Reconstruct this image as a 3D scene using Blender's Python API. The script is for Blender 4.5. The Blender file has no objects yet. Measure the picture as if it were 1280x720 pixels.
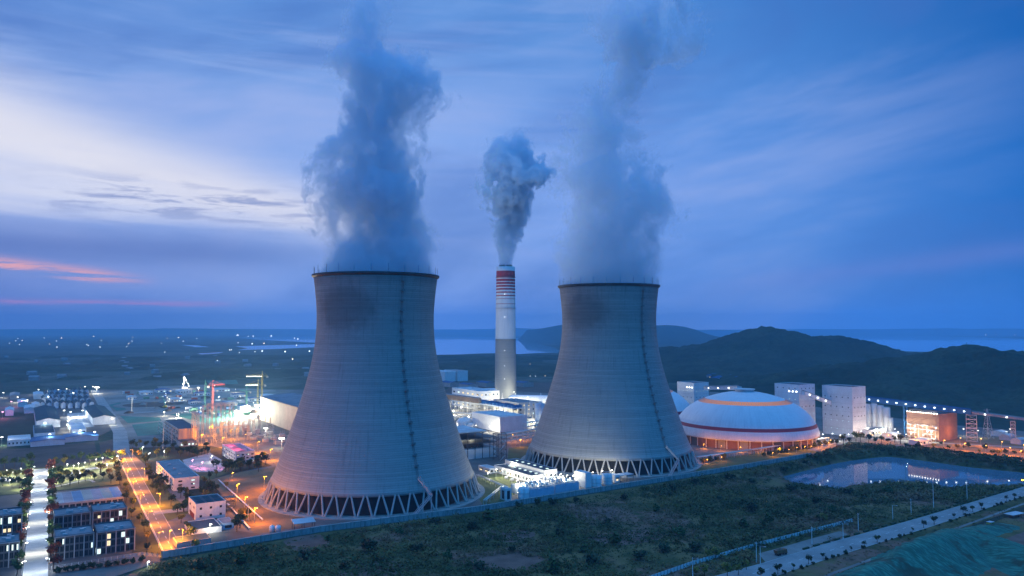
import bpy, bmesh, math, random
import numpy as np
from mathutils import Vector, Matrix

S = bpy.context.scene
COL = S.collection
random.seed(7)
RNG = np.random.default_rng(11)
PI = math.pi
FPX, PITCH, CAMZ = 943.887, 0.053870, 125.0          # focal length in pixels of a 1280 px wide frame, tilt up, drone height


def srgb(r, g, b):
    f = lambda c: (c / 255 / 12.92) if c / 255 <= 0.04045 else ((c / 255 + 0.055) / 1.055) ** 2.4
    return (f(r), f(g), f(b))


# ------------------------------------------------------------------ camera
cd = bpy.data.cameras.new('drone_camera')
cd.sensor_width = 36.0
cd.lens = FPX / 1280 * 36.0
cd.clip_start, cd.clip_end = 1.0, 200000.0
cam = bpy.data.objects.new('drone_camera', cd)
cam.location = (0, 0, CAMZ)
cam.rotation_euler = (PI / 2 + PITCH, 0, 0)
COL.objects.link(cam)
S.camera = cam

# ------------------------------------------------------------------ render settings
S.view_settings.view_transform = 'Standard'
S.view_settings.look = 'None'
S.view_settings.exposure = 0.16
S.view_settings.gamma = 1.0
S.view_settings.use_curve_mapping = False
S.render.engine = 'CYCLES'
cy = S.cycles
cy.use_denoising = True
cy.denoiser = 'OPENIMAGEDENOISE'
cy.max_bounces = 6
cy.diffuse_bounces = 2
cy.glossy_bounces = 3
cy.transmission_bounces = 2
cy.transparent_max_bounces = 8
cy.volume_bounces = 5
cy.volume_step_rate = 1.0
cy.volume_max_steps = 256
cy.caustics_reflective = False
cy.caustics_refractive = False
cy.sample_clamp_indirect = 4.0
cy.sample_clamp_direct = 0.0
cy.use_light_tree = True


# ------------------------------------------------------------------ node expression helper
class E:
    """A node socket with arithmetic."""
    tree = None

    def __init__(s, sock): s.s = sock

    @staticmethod
    def m(op, *a, clamp=False):
        n = E.tree.nodes.new('ShaderNodeMath')
        n.operation = op
        n.use_clamp = clamp
        for i, v in enumerate(a):
            if isinstance(v, E): E.tree.links.new(v.s, n.inputs[i])
            else: n.inputs[i].default_value = v
        return E(n.outputs[0])

    def __add__(s, o): return E.m('ADD', s, o)
    __radd__ = __add__
    def __sub__(s, o): return E.m('SUBTRACT', s, o)
    def __rsub__(s, o): return E.m('SUBTRACT', o, s)
    def __mul__(s, o): return E.m('MULTIPLY', s, o)
    __rmul__ = __mul__
    def __truediv__(s, o): return E.m('DIVIDE', s, o)
    def __rtruediv__(s, o): return E.m('DIVIDE', o, s)
    def __neg__(s): return E.m('MULTIPLY', s, -1.0)


def node(kind, **kw):
    n = E.tree.nodes.new(kind)
    for k, v in kw.items():
        if k.startswith('i_'):
            k = k[2:]
            sock = n.inputs[int(k)] if k.isdigit() else n.inputs[k.replace('_', ' ')]
            if isinstance(v, E): E.tree.links.new(v.s, sock)
            else: sock.default_value = v
        else: setattr(n, k, v)
    return n


def smooth(x, a, b):
    n = node('ShaderNodeMapRange', interpolation_type='SMOOTHSTEP')
    E.tree.links.new(x.s, n.inputs[0])
    n.inputs[1].default_value, n.inputs[2].default_value = (a, b) if a < b else (b, a)
    n.inputs[3].default_value, n.inputs[4].default_value = (0, 1) if a < b else (1, 0)
    return E(n.outputs[0])


def bump_at(x, c, w):                       # a soft bell at c of half-width w
    return E.m('EXPONENT', -E.m('POWER', E.m('ABSOLUTE', (x - c) / w), 2.0))


def mixc(f, a, b, mode='MIX'):
    n = node('ShaderNodeMix', data_type='RGBA', blend_type=mode)
    for v, i in ((f, 0), (a, 6), (b, 7)):
        if isinstance(v, E): E.tree.links.new(v.s, n.inputs[i])
        elif i == 0: n.inputs[0].default_value = v
        else: n.inputs[i].default_value = (*v[:3], 1)
    return E(n.outputs[2])


def noise(vec, scale, detail=4, rough=0.5, dist=0.0, out=0, dims='3D'):
    n = node('ShaderNodeTexNoise', noise_dimensions=dims)
    if vec is not None: E.tree.links.new(vec.s, n.inputs['Vector'])
    n.inputs['Scale'].default_value = scale
    n.inputs['Detail'].default_value = detail
    n.inputs['Roughness'].default_value = rough
    n.inputs['Distortion'].default_value = dist
    return E(n.outputs[out])


def combine(x, y, z):
    n = node('ShaderNodeCombineXYZ')
    for i, v in enumerate((x, y, z)):
        if isinstance(v, E): E.tree.links.new(v.s, n.inputs[i])
        else: n.inputs[i].default_value = v
    return E(n.outputs[0])


def separate(v):
    n = node('ShaderNodeSeparateXYZ')
    E.tree.links.new(v.s, n.inputs[0])
    return E(n.outputs[0]), E(n.outputs[1]), E(n.outputs[2])


def ramp(x, stops):
    n = node('ShaderNodeValToRGB')
    E.tree.links.new(x.s, n.inputs[0])
    cr = n.color_ramp
    while len(cr.elements) < len(stops): cr.elements.new(0.5)
    for e, (p, c) in zip(cr.elements, stops):
        e.position = p
        e.color = (*c[:3], 1)
    return E(n.outputs[0])


# ------------------------------------------------------------------ dusk sky
SKY_GAIN = 1.0
SUN_AZ, SUN_EL = math.radians(-38), math.radians(2.0)       # afterglow far to the left
world = bpy.data.worlds.new('World')
S.world = world
world.use_nodes = True
wt = world.node_tree
wt.nodes.clear()
E.tree = wt
dirv = E(node('ShaderNodeTexCoord').outputs['Generated'])
dx, dy, dz = separate(dirv)
el = E.m('ARCSINE', dz) * (180 / PI)
az = E.m('ARCTAN2', dx, dy) * (180 / PI)                     # 0 ahead, negative left
azn = E.m('MULTIPLY_ADD', az, 1 / 360, 0.5)                  # 0..1 around, 0.5 ahead
P = lambda a: a / 360 + 0.5
low = ramp(azn, [(P(-180), srgb(16, 52, 104)), (P(-80), srgb(62, 88, 160)), (P(-34), srgb(98, 126, 200)), (P(-4), srgb(150, 180, 242)),
                 (P(10), srgb(106, 150, 226)), (P(35), srgb(38, 108, 192)), (P(90), srgb(16, 62, 126)), (P(180), srgb(16, 52, 104))])
mid = ramp(azn, [(P(-180), srgb(14, 50, 106)), (P(-80), srgb(104, 138, 204)), (P(-34), srgb(138, 166, 222)), (P(-6), srgb(140, 173, 234)),
                 (P(8), srgb(116, 156, 226)), (P(20), srgb(88, 140, 216)), (P(35), srgb(28, 104, 188)), (P(90), srgb(16, 70, 142)), (P(180), srgb(14, 50, 106))])
top = ramp(azn, [(P(-180), srgb(14, 50, 110)), (P(-80), srgb(52, 104, 182)), (P(-34), srgb(82, 130, 202)), (P(-5), srgb(94, 144, 212)),
                 (P(15), srgb(66, 128, 202)), (P(35), srgb(14, 88, 166)), (P(90), srgb(12, 66, 138)), (P(180), srgb(14, 50, 110))])
skyc = mixc(smooth(el, 0.0, 9.0), low, mid)
skyc = mixc(smooth(el, 9.0, 25.0), skyc, top)
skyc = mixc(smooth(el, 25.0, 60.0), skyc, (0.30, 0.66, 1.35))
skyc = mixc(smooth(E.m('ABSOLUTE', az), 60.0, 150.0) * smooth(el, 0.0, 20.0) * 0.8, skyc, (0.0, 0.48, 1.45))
# a real twilight sky adds its gradient on top of the cloud layer
nish = node('ShaderNodeTexSky', sky_type='NISHITA', sun_disc=False)
nish.sun_elevation = SUN_EL
nish.sun_rotation = SUN_AZ
nish.altitude = 50
nish.air_density, nish.dust_density, nish.ozone_density = 1.0, 1.0, 3.0
# cirrus: direction projected on a cloud ceiling
ceil_k = 1.0 / (E.m('MAXIMUM', dz, 0.0) + 0.07)
cp = combine(dx * ceil_k, dy * ceil_k, 0.0)
warp = noise(combine(az * 0.05, el * 0.22, 0.0), 1.0, 3, 0.55)
big = noise(combine(az * 0.020 + el * 0.05, el * 0.11, 3.1), 1.0, 5, 0.55, 0.6)
fine = noise(combine(az * 0.055 + el * 0.16, el * 0.62, 7.7), 1.0, 7, 0.62, 0.8)
broad = noise(combine(az * 0.03 - el * 0.03, el * 0.07, 12.0), 1.0, 5, 0.6, 0.4)
ahead = smooth(E.m('ABSOLUTE', az), 120.0, 60.0)
skyc = mixc(smooth(broad, 0.44, 0.66) * 0.62 * ahead * smooth(az, 44.0, 8.0), skyc, srgb(164, 180, 228))
skyc = mixc(smooth(broad, 0.49, 0.32) * 0.55 * ahead, skyc, srgb(66, 108, 184))
skyc = mixc(smooth(fine, 0.42, 0.74) * 0.22 * ahead * smooth(az, 22.0, 0.0), skyc, srgb(160, 178, 228))
# the bright break in the cloud on the left
upper = 19.0 - (az + 34.0) * 0.345 + (big - 0.5) * 5.0 + (fine - 0.5) * 3.5
edge = smooth(upper - el, 0.0, 8.5)
lowedge = smooth(el + (fine - 0.5) * 1.8, 6.6, 8.8)
left = smooth(az + (fine - 0.5) * 6.0, -6.5, -16.0) * smooth(az, -95.0, -60.0)
brk = edge * lowedge * left
brk = brk * E.m('MULTIPLY_ADD', fine, 0.9, 0.42, clamp=True)
skyc = mixc(E.m('MINIMUM', brk * 0.95, 1.0), skyc, srgb(214, 218, 236))
core = bump_at(el + (az + 22.0) * 0.22 + (fine - 0.5) * 2.0, 10.0, 1.9) * left
skyc = mixc(core * 0.55, skyc, srgb(238, 232, 232))
veil = bump_at(el - (az + 30) * 0.05, 19.0, 3.0) * smooth(az, -4.0, -25.0) * smooth(fine, 0.3, 0.7)
skyc = mixc(veil * 0.4, skyc, srgb(150, 178, 228))
fleck = smooth(noise(combine(az * 0.20, el * 1.7, 21.0), 1.0, 6, 0.6, 0.5), 0.47, 0.62) * bump_at(el, 8.7, 1.3) * smooth(az, -10.0, -18.0) * smooth(az, -36.0, -27.0)
skyc = mixc(fleck * 0.75, skyc, srgb(112, 132, 188))
# darker cloud bank under it and the last pink streaks
bank = bump_at(el + (fine - 0.5) * 1.2, 5.3, 1.3) * smooth(az, -6.0, -24.0) * ahead
skyc = mixc(bank * 0.65, skyc, srgb(70, 98, 170))
stn = noise(combine(az * 0.16, el * 2.6, 33.0), 1.0, 6, 0.65, 0.5)
s1 = bump_at(el + (az + 30) * 0.10 + (stn - 0.5) * 1.5, 3.75, 0.36) * smooth(az, -24.5, -30.0) * smooth(az, -80.0, -50.0)
skyc = mixc(E.m('MINIMUM', s1 * smooth(stn, 0.34, 0.60) * 1.1, 1.0), skyc, srgb(236, 168, 168))
s2 = bump_at(el + (stn - 0.5) * 0.35, 1.75, 0.17) * smooth(az, -19.5, -22.5) * smooth(az, -80.0, -50.0)
skyc = mixc(s2 * smooth(stn, 0.30, 0.62) * 0.85, skyc, srgb(200, 140, 190))
s3 = bump_at(el - (az - 24) * 0.10 + (fine - 0.5) * 0.8, 3.9, 0.75) * smooth(az, 8.0, 26.0) * smooth(az, 80.0, 50.0)
skyc = mixc(s3 * 0.34, skyc, srgb(118, 134, 206))
# under the horizon: the same blue, dimmer
skyc = mixc(smooth(el, -0.2, -8.0), skyc, srgb(14, 52, 100))
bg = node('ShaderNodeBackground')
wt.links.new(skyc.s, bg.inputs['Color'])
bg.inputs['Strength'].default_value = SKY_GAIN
bg2 = node('ShaderNodeBackground')
wt.links.new(nish.outputs[0], bg2.inputs['Color'])
bg2.inputs['Strength'].default_value = 0.05 * 0.06
addw = node('ShaderNodeAddShader')
wt.links.new(bg.outputs[0], addw.inputs[0])
wt.links.new(bg2.outputs[0], addw.inputs[1])
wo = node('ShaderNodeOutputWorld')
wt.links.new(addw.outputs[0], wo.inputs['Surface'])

# the afterglow: one weak, very soft sun low on the left
sd = bpy.data.lights.new('sun', 'SUN')
sd.energy = 0.10
sd.angle = math.radians(25)
sd.color = (1.0, 0.72, 0.66)
sun = bpy.data.objects.new('sun', sd)
sdir = Vector((math.sin(SUN_AZ - 0.5) * math.cos(0.12), math.cos(SUN_AZ - 0.5) * math.cos(0.12), math.sin(0.12)))
sun.rotation_euler = sdir.to_track_quat('Z', 'Y').to_euler()
sun.location = (-300, 200, 400)
COL.objects.link(sun)


# ------------------------------------------------------------------ where a picture point stands on the ground
def g(px, py, z=0.0):
    u, v = (px - 640) / FPX, -(py - 360) / FPX
    d = (u, math.cos(PITCH) - v * math.sin(PITCH), math.sin(PITCH) + v * math.cos(PITCH))
    t = (z - CAMZ) / d[2]
    return Vector((d[0] * t, d[1] * t, z))


def z_at(py, Y):
    v = -(py - 360) / FPX
    return CAMZ + Y * (math.sin(PITCH) + v * math.cos(PITCH)) / (math.cos(PITCH) - v * math.sin(PITCH))


def x_at(px, Y):
    return (px - 640) / FPX * Y * 1.0


ANG = math.radians(33.0)                                     # the plant's own street grid
E1 = Vector((math.cos(ANG), math.sin(ANG), 0))
E2 = Vector((-math.sin(ANG), math.cos(ANG), 0))


# ------------------------------------------------------------------ object helpers
def link(o, parent=None):
    COL.objects.link(o)
    if parent is not None: o.parent = parent
    return o


def tag(o, label=None, cat=None, group=None, kind=None):
    if label: o['label'] = label
    if cat: o['category'] = cat
    if group: o['group'] = group
    if kind: o['kind'] = kind
    return o


def empty(name, loc=(0, 0, 0), rz=0.0):
    o = bpy.data.objects.new(name, None)
    o.location = loc
    o.rotation_euler = (0, 0, rz)
    o.empty_display_size = 1
    return link(o)


class MB:
    """collects polygons and becomes one mesh object"""
    def __init__(s): s.v, s.f, s.mi = [], [], []

    def poly(s, pts, m=0):
        i = len(s.v)
        s.v += [tuple(p) for p in pts]
        s.f.append(tuple(range(i, i + len(pts))))
        s.mi.append(m)

    def hexa(s, b, t, m=0):                                  # bottom loop b and top loop t (same count)
        i, n = len(s.v), len(b)
        s.v += [tuple(p) for p in b] + [tuple(p) for p in t]
        s.f.append(tuple(range(i + n - 1, i - 1, -1)))
        s.f.append(tuple(range(i + n, i + 2 * n)))
        s.mi += [m, m]
        for k in range(n):
            k2 = (k + 1) % n
            s.f.append((i + k, i + k2, i + n + k2, i + n + k))
            s.mi.append(m)

    def box(s, x0, x1, y0, y1, z0, z1, m=0):
        s.hexa([(x0, y0, z0), (x1, y0, z0), (x1, y1, z0), (x0, y1, z0)], [(x0, y0, z1), (x1, y0, z1), (x1, y1, z1), (x0, y1, z1)], m)

    def bar(s, a, b, w, h=None, m=0):
        a, b = Vector(a), Vector(b)
        d = (b - a)
        if d.length < 1e-6: return
        d.normalize()
        u = d.cross(Vector((0, 0, 1)))
        if u.length < 1e-3: u = Vector((1, 0, 0))
        u.normalize()
        v = d.cross(u).normalized()
        u, v = u * w / 2, v * (h or w) / 2
        q = [-u - v, u - v, u + v, -u + v]
        s.hexa([a + k for k in q], [b + k for k in q], m)

    def tube(s, a, b, r0, r1=None, n=10, m=0):
        a, b = Vector(a), Vector(b)
        r1 = r0 if r1 is None else r1
        d = (b - a).normalized()
        u = d.cross(Vector((0, 0, 1)))
        if u.length < 1e-3: u = Vector((1, 0, 0))
        u.normalize()
        v = u.cross(d).normalized()
        L0 = [a + (u * math.cos(t) + v * math.sin(t)) * r0 for t in (2 * PI * k / n for k in range(n))]
        L1 = [b + (u * math.cos(t) + v * math.sin(t)) * r1 for t in (2 * PI * k / n for k in range(n))]
        s.hexa(L0, L1, m)

    def pipe(s, pts, r, n=8, m=0):
        for a, b in zip(pts, pts[1:]): s.tube(a, b, r, r, n, m)

    def lathe(s, prof, n=48, m=0, cx=0, cy=0, close=False, a0=0.0, a1=2 * PI):
        full = abs(a1 - a0 - 2 * PI) < 1e-6
        cols = n if full else n + 1
        i = len(s.v)
        for r, z in prof:
            for k in range(cols):
                t = a0 + (a1 - a0) * k / n
                s.v.append((cx + r * math.sin(t), cy - r * math.cos(t), z))
        L = len(prof)
        for j in range(L if close else L - 1):
            j2 = (j + 1) % L
            for k in range(n):
                k2 = (k + 1) % cols
                s.f.append((i + j * cols + k, i + j * cols + k2, i + j2 * cols + k2, i + j2 * cols + k))
                s.mi.append(m)

    def mesh(s, name, mats):
        me = bpy.data.meshes.new(name)
        me.from_pydata(s.v, [], s.f)
        for mt in mats: me.materials.append(mt)
        if any(s.mi): me.polygons.foreach_set('material_index', s.mi)
        me.update()
        return me

    def build(s, name, mat, parent=None, smooth_=False, loc=None, rz=0.0):
        mats = mat if isinstance(mat, (list, tuple)) else [mat]
        o = bpy.data.objects.new(name, s.mesh(name, mats))
        if smooth_:
            o.data.polygons.foreach_set('use_smooth', [True] * len(o.data.polygons))
            o.data.update()
        if loc is not None: o.location = loc
        o.rotation_euler.z = rz
        return link(o, parent)


def sheet(name, pts, z, mat, kind='structure'):
    m = MB()
    m.poly([(p[0], p[1], z) for p in pts])
    return tag(m.build(name, mat), kind=kind)


def np_mesh(name, verts, faces, mat, mat_index=None):
    """verts (n,3), faces (m,k) as numpy"""
    me = bpy.data.meshes.new(name)
    n, (m, k) = len(verts), faces.shape
    me.vertices.add(n)
    me.vertices.foreach_set('co', np.asarray(verts, np.float32).ravel())
    me.loops.add(m * k)
    me.loops.foreach_set('vertex_index', faces.astype(np.int32).ravel())
    me.polygons.add(m)
    me.polygons.foreach_set('loop_start', np.arange(0, m * k, k, dtype=np.int32))
    me.polygons.foreach_set('loop_total', np.full(m, k, np.int32))
    for x in (mat if isinstance(mat, (list, tuple)) else [mat]): me.materials.append(x)
    if mat_index is not None: me.polygons.foreach_set('material_index', mat_index.astype(np.int32))
    me.update(calc_edges=True)
    me.validate()
    return me


# ------------------------------------------------------------------ materials
def new_mat(name):
    m = bpy.data.materials.new(name)
    m.use_nodes = True
    m.node_tree.nodes.clear()
    E.tree = m.node_tree
    return m


def surf(color, rough=0.8, metal=0.0, spec=0.3, bump=None, bump_d=0.1, bump_s=0.6):
    b = node('ShaderNodeBsdfPrincipled')
    if isinstance(color, E): E.tree.links.new(color.s, b.inputs['Base Color'])
    else: b.inputs['Base Color'].default_value = (*color[:3], 1)
    if isinstance(rough, E): E.tree.links.new(rough.s, b.inputs['Roughness'])
    else: b.inputs['Roughness'].default_value = rough
    b.inputs['Metallic'].default_value = metal
    b.inputs['Specular IOR Level'].default_value = spec
    if bump is not None:
        bn = node('ShaderNodeBump')
        bn.inputs['Strength'].default_value = bump_s
        bn.inputs['Distance'].default_value = bump_d
        E.tree.links.new(bump.s, bn.inputs['Height'])
        E.tree.links.new(bn.outputs[0], b.inputs['Normal'])
    o = node('ShaderNodeOutputMaterial')
    E.tree.links.new(b.outputs[0], o.inputs['Surface'])
    return b


def geo_pos(): return E(node('ShaderNodeNewGeometry').outputs['Position'])
def obj_pos(): return E(node('ShaderNodeTexCoord').outputs['Object'])


def mottled(name, c, amount=0.25, scale=0.3, rough=0.8, metal=0.0, c2=None, world_=True, streak=False, spec=0.3):
    """a plain painted / mineral surface with uneven dirt"""
    m = new_mat(name)
    p = geo_pos() if world_ else obj_pos()
    n1 = noise(p, scale, 5, 0.6)
    n2 = noise(p, scale * 9, 3, 0.6)
    c2 = c2 or tuple(x * (1 - amount) for x in c)
    col = mixc(smooth(n1, 0.35, 0.68), c, c2)
    col = mixc(smooth(n2, 0.4, 0.75) * 0.5, col, tuple(x * (1 - amount * 0.8) for x in c))
    if streak:
        x, y, z = separate(p)
        st = noise(combine(x * 1.2, y * 1.2, z * 0.06), 1.0, 4, 0.6)
        col = mixc(smooth(st, 0.5, 0.72) * 0.4, col, tuple(v * 0.62 for v in c))
    surf(col, rough, metal, spec)
    return m


def glow_mat(name, c, strength):
    m = new_mat(name)
    e = node('ShaderNodeEmission')
    e.inputs['Color'].default_value = (*c, 1)
    e.inputs['Strength'].default_value = strength
    o = node('ShaderNodeOutputMaterial')
    E.tree.links.new(e.outputs[0], o.inputs['Surface'])
    m.cycles.emission_sampling = 'NONE'                      # its light comes from the lamp inside it
    return m

# ==================================================================  GROUND, WATER, HILLS
M = {}
# far plain: fields, woods, bare soil
m = new_mat('plain_ground')
p = geo_pos()
n1 = noise(p, 0.0016, 6, 0.62, 0.3)
n2 = noise(p, 0.012, 5, 0.6)
n3 = noise(p, 0.11, 4, 0.6)
vor = node('ShaderNodeTexVoronoi', feature='F1')
E.tree.links.new(p.s, vor.inputs['Vector'])
vor.inputs['Scale'].default_value = 0.006
cell = E(vor.outputs['Color'])
cr_, cg_, cb_ = separate(cell)
col = mixc(smooth(n1, 0.42, 0.6), (0.020, 0.055, 0.045), (0.058, 0.090, 0.070))
col = mixc(smooth(cr_, 0.72, 0.76) * smooth(n1, 0.45, 0.55) * 0.8, col, (0.10, 0.115, 0.10))
col = mixc(smooth(n2, 0.5, 0.66) * 0.7, col, (0.02, 0.038, 0.022))
col = mixc(smooth(n3, 0.45, 0.7) * 0.5, col, (0.015, 0.03, 0.018))
surf(col, 0.95, 0, 0.1, bump=n3 + n2 * 2.0, bump_d=5.0, bump_s=0.7)
M['plain'] = m

m = new_mat('water')
p = geo_pos()
surf((0.20, 0.34, 0.42), 0.03, 0.26, 0.6, bump=noise(p, 0.9, 3, 0.5), bump_d=0.010, bump_s=0.3)
M['water'] = m
m = new_mat('lake_water')
p = geo_pos()
surf((0.62, 0.70, 0.80), 0.03, 0.8, 0.6)
M['lake'] = m

m = new_mat('forest_hill')
p = geo_pos()
n1 = noise(p, 0.008, 5, 0.6)
n2 = noise(p, 0.12, 4, 0.6)
col = mixc(smooth(n1, 0.38, 0.64), (0.012, 0.042, 0.032), (0.034, 0.068, 0.046))
col = mixc(smooth(n2, 0.42, 0.66) * 0.7, col, (0.012, 0.026, 0.014))
surf(col, 0.95, 0, 0.1, bump=n2, bump_d=4.0, bump_s=0.8)
M['forest'] = m

R_ = 19500.0
from mathutils.geometry import delaunay_2d_cdt


def inside(poly, x, y):
    x, y = np.asarray(x, float), np.asarray(y, float)
    r = np.zeros(x.shape, bool)
    n = len(poly)
    j = n - 1
    for i in range(n):
        xi, yi = poly[i][0], poly[i][1]
        xj, yj = poly[j][0], poly[j][1]
        r ^= ((yi > y) != (yj > y)) & (x < (xj - xi) * (y - yi) / (yj - yi + 1e-12) + xi)
        j = i
    return r


def holed_sheet(name, outline, hole, z, mat, extra=(), kind='structure'):
    """a flat sheet with the pond basin left open"""
    vs = [Vector((p[0], p[1])) for p in outline] + [Vector((p[0], p[1])) for p in hole] + [Vector((p[0], p[1])) for p in extra]
    n, m_ = len(outline), len(hole)
    ed = [(i, (i + 1) % n) for i in range(n)] + [(n + i, n + (i + 1) % m_) for i in range(m_)]
    V, _e, F, *_r = delaunay_2d_cdt(vs, ed, [], 0, 1e-4)
    mb = MB()
    cs = [(sum(V[i].x for i in f) / 3, sum(V[i].y for i in f) / 3) for f in F]
    cx_, cy_ = np.array(cs).T
    keep = inside([(p[0], p[1]) for p in outline], cx_, cy_) & ~inside([(p[0], p[1]) for p in hole], cx_, cy_)
    mb.v = [(v.x, v.y, z) for v in V]
    for f, k_ in zip(F, keep):
        if k_: mb.f.append(tuple(f)); mb.mi.append(0)
    return tag(mb.build(name, mat), kind=kind)


def px_poly(pts, z=0.0): return [g(x, y, z) for x, y in pts]


def smooth_poly(pts, n=6):
    """Catmull-Rom closed outline"""
    out = []
    L = len(pts)
    for i in range(L):
        p0, p1, p2, p3 = (Vector(pts[(i + k - 1) % L]) for k in range(4))
        for k in range(n):
            t = k / n
            out.append(0.5 * ((2 * p1) + (p2 - p0) * t + (2 * p0 - 5 * p1 + 4 * p2 - p3) * t * t + (3 * p1 - p0 - 3 * p2 + p3) * t ** 3))
    return out


def lake(pts):
    q = px_poly(pts)
    sheet('lake', [(v.x, v.y) for v in q], 0.0, M['lake'])


# the pond lies in a basin six metres below the field
WZ = -6.0
far_sh = [(976, 598), (996, 591), (1016, 586), (1040, 580), (1070, 575), (1107, 571), (1140, 574), (1205, 583), (1251, 588), (1300, 593), (1345, 597)]
near_sh = [(1330, 603), (1300, 603), (1262, 607), (1225, 606), (1192, 610), (1165, 607), (1140, 602), (1100, 604), (1070, 607), (1056, 612), (1028, 609), (1006, 606), (988, 603)]
_w = [g(x, y, WZ) for x, y in far_sh] + [None] * len(near_sh)
_r = [None] * len(far_sh) + [g(x, y, 0) for x, y in near_sh]
_c = sum((v for v in _w + _r if v is not None), Vector((0, 0, 0))) / (len(far_sh) + len(near_sh))
for i in range(len(_w)):
    if _w[i] is not None:
        d_ = (_w[i] - _c); d_.z = 0; d_ = Vector((.35 * d_.normalized().x, .9, 0)).normalized()
        _r[i] = Vector((*(_w[i] + d_ * 11).xy, 0))
    else:
        _w[i] = Vector((*(_r[i] + Vector((0, 8, 0))).xy, WZ))
RIM = smooth_poly(_r, 5)
WAT = smooth_poly(_w, 5)
POND = np.array([(v.x, v.y) for v in RIM])
ext = [(rr * math.cos(2 * PI * k / 24), rr * math.sin(2 * PI * k / 24)) for rr in (300, 800, 1600, 3200, 6400, 12800) for k in range(24)]
ext = [p_ for p_ in ext if not inside(POND, np.array([p_[0]]), np.array([p_[1]]))[0]]
holed_sheet('ground', [(R_ * math.cos(2 * PI * k / 48), R_ * math.sin(2 * PI * k / 48)) for k in range(48)], [(v.x, v.y) for v in RIM], -0.3, M['plain'], ext)

lake([(440, 421), (540, 420.6), (600, 420.4), (647, 422.6), (660, 425), (674, 430), (690, 434), (700, 438), (697, 441), (672, 441.2), (650, 442.6), (628, 441.4), (600, 441.8), (575, 443), (545, 443.6), (500, 442), (440, 439)])
lake([(297, 422.2), (330, 420.6), (394, 420.2), (440, 421), (440, 428), (394, 428.4), (350, 426), (322, 424.6)])
lake([(294, 433), (330, 431.8), (394, 430.2), (440, 430), (440, 436), (394, 434), (340, 436.4), (297, 437.6), (310, 435.4)])
lake([(226, 431), (246, 431.6), (262, 433.8), (244, 434)])
lake([(246, 442), (280, 440), (274, 441.6), (252, 443)])
lake([(364, 457), (378, 454), (392, 455.4), (392, 457)])
lake([(845, 416), (900, 413.6), (1000, 416), (1060, 418), (1160, 420), (1300, 424), (1400, 428), (1400, 450), (1280, 446), (1200, 441), (1110, 438.5), (1000, 430), (900, 424)])


def vnoise(x, y, seed=0):
    """smooth value noise on numpy arrays"""
    r = np.random.default_rng(seed).random((256, 256))
    xi, yi = np.floor(x).astype(int), np.floor(y).astype(int)
    fx, fy = x - xi, y - yi
    fx, fy = fx * fx * (3 - 2 * fx), fy * fy * (3 - 2 * fy)
    a = r[xi % 256, yi % 256]; b = r[(xi + 1) % 256, yi % 256]
    c = r[xi % 256, (yi + 1) % 256]; d = r[(xi + 1) % 256, (yi + 1) % 256]
    return (a * (1 - fx) + b * fx) * (1 - fy) + (c * (1 - fx) + d * fx) * fy


def heightfield(name, x0, x1, y0, y1, step, fn, mat, kind='structure', canopy=5.0):
    nx, ny = int((x1 - x0) / step) + 1, int((y1 - y0) / step) + 1
    X, Y = np.meshgrid(np.linspace(x0, x1, nx), np.linspace(y0, y1, ny), indexing='ij')
    Z = fn(X, Y)
    if canopy:
        c = vnoise(X / 9, Y / 9, 3) * 0.55 + vnoise(X / 23, Y / 23, 4) * 0.8 + vnoise(X / 60, Y / 60, 5) * 0.7
        Z = Z + canopy * (c - 0.6) * np.clip(Z / 8 + 0.3, 0, 1)
    edge = np.minimum.reduce([X - x0, x1 - X, Y - y0, y1 - Y]) / (4 * step)
    Z = np.where(edge < 1, Z * np.clip(edge, 0, 1) - 4 * (1 - np.clip(edge, 0, 1)), Z)
    Z = np.maximum(Z, -4)
    V = np.stack([X, Y, Z], -1).reshape(-1, 3)
    i = np.arange(nx * ny).reshape(nx, ny)
    F = np.stack([i[:-1, :-1], i[1:, :-1], i[1:, 1:], i[:-1, 1:]], -1).reshape(-1, 4)
    o = bpy.data.objects.new(name, np_mesh(name, V, F, mat))
    o.data.polygons.foreach_set('use_smooth', np.ones(len(F), bool))
    return tag(link(o), kind=kind)


def bell(X, Y, cx, cy, h, sx, sy, rot=0.0, pw=1.0):
    u = (X - cx) * math.cos(rot) + (Y - cy) * math.sin(rot)
    v = -(X - cx) * math.sin(rot) + (Y - cy) * math.cos(rot)
    return h * np.exp(-((u / sx) ** 2 + (v / sy) ** 2) ** pw)


def ridge(Y0, sy, prof, seed, amp):
    xs = [x_at(px, Y0) for px, py in prof]
    zs_ = [max(0.0, z_at(py, Y0)) for px, py in prof]

    def fn(X, Y):
        z = np.interp(X, xs, zs_)
        k = np.linspace(-1, 1, 9)
        w = 0.018 * Y0
        z = sum(np.interp(X + w * kk, xs, zs_) for kk in k) / 9
        wig = amp * (vnoise(X / (sy * .7), Y * 0, seed) - .5)
        v = (Y - Y0 - wig) / (sy * (.75 + .5 * vnoise(X / (sy * .5), Y * 0 + 7, seed + 1)))
        spur = .78 + .40 * vnoise(X / (sy * .38), Y / (sy * .38), seed + 2)
        return z * 1.02 * np.exp(-v ** 2) * np.where(np.abs(v) < .25, 1.0, spur) - 2.5
    return fn


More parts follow.
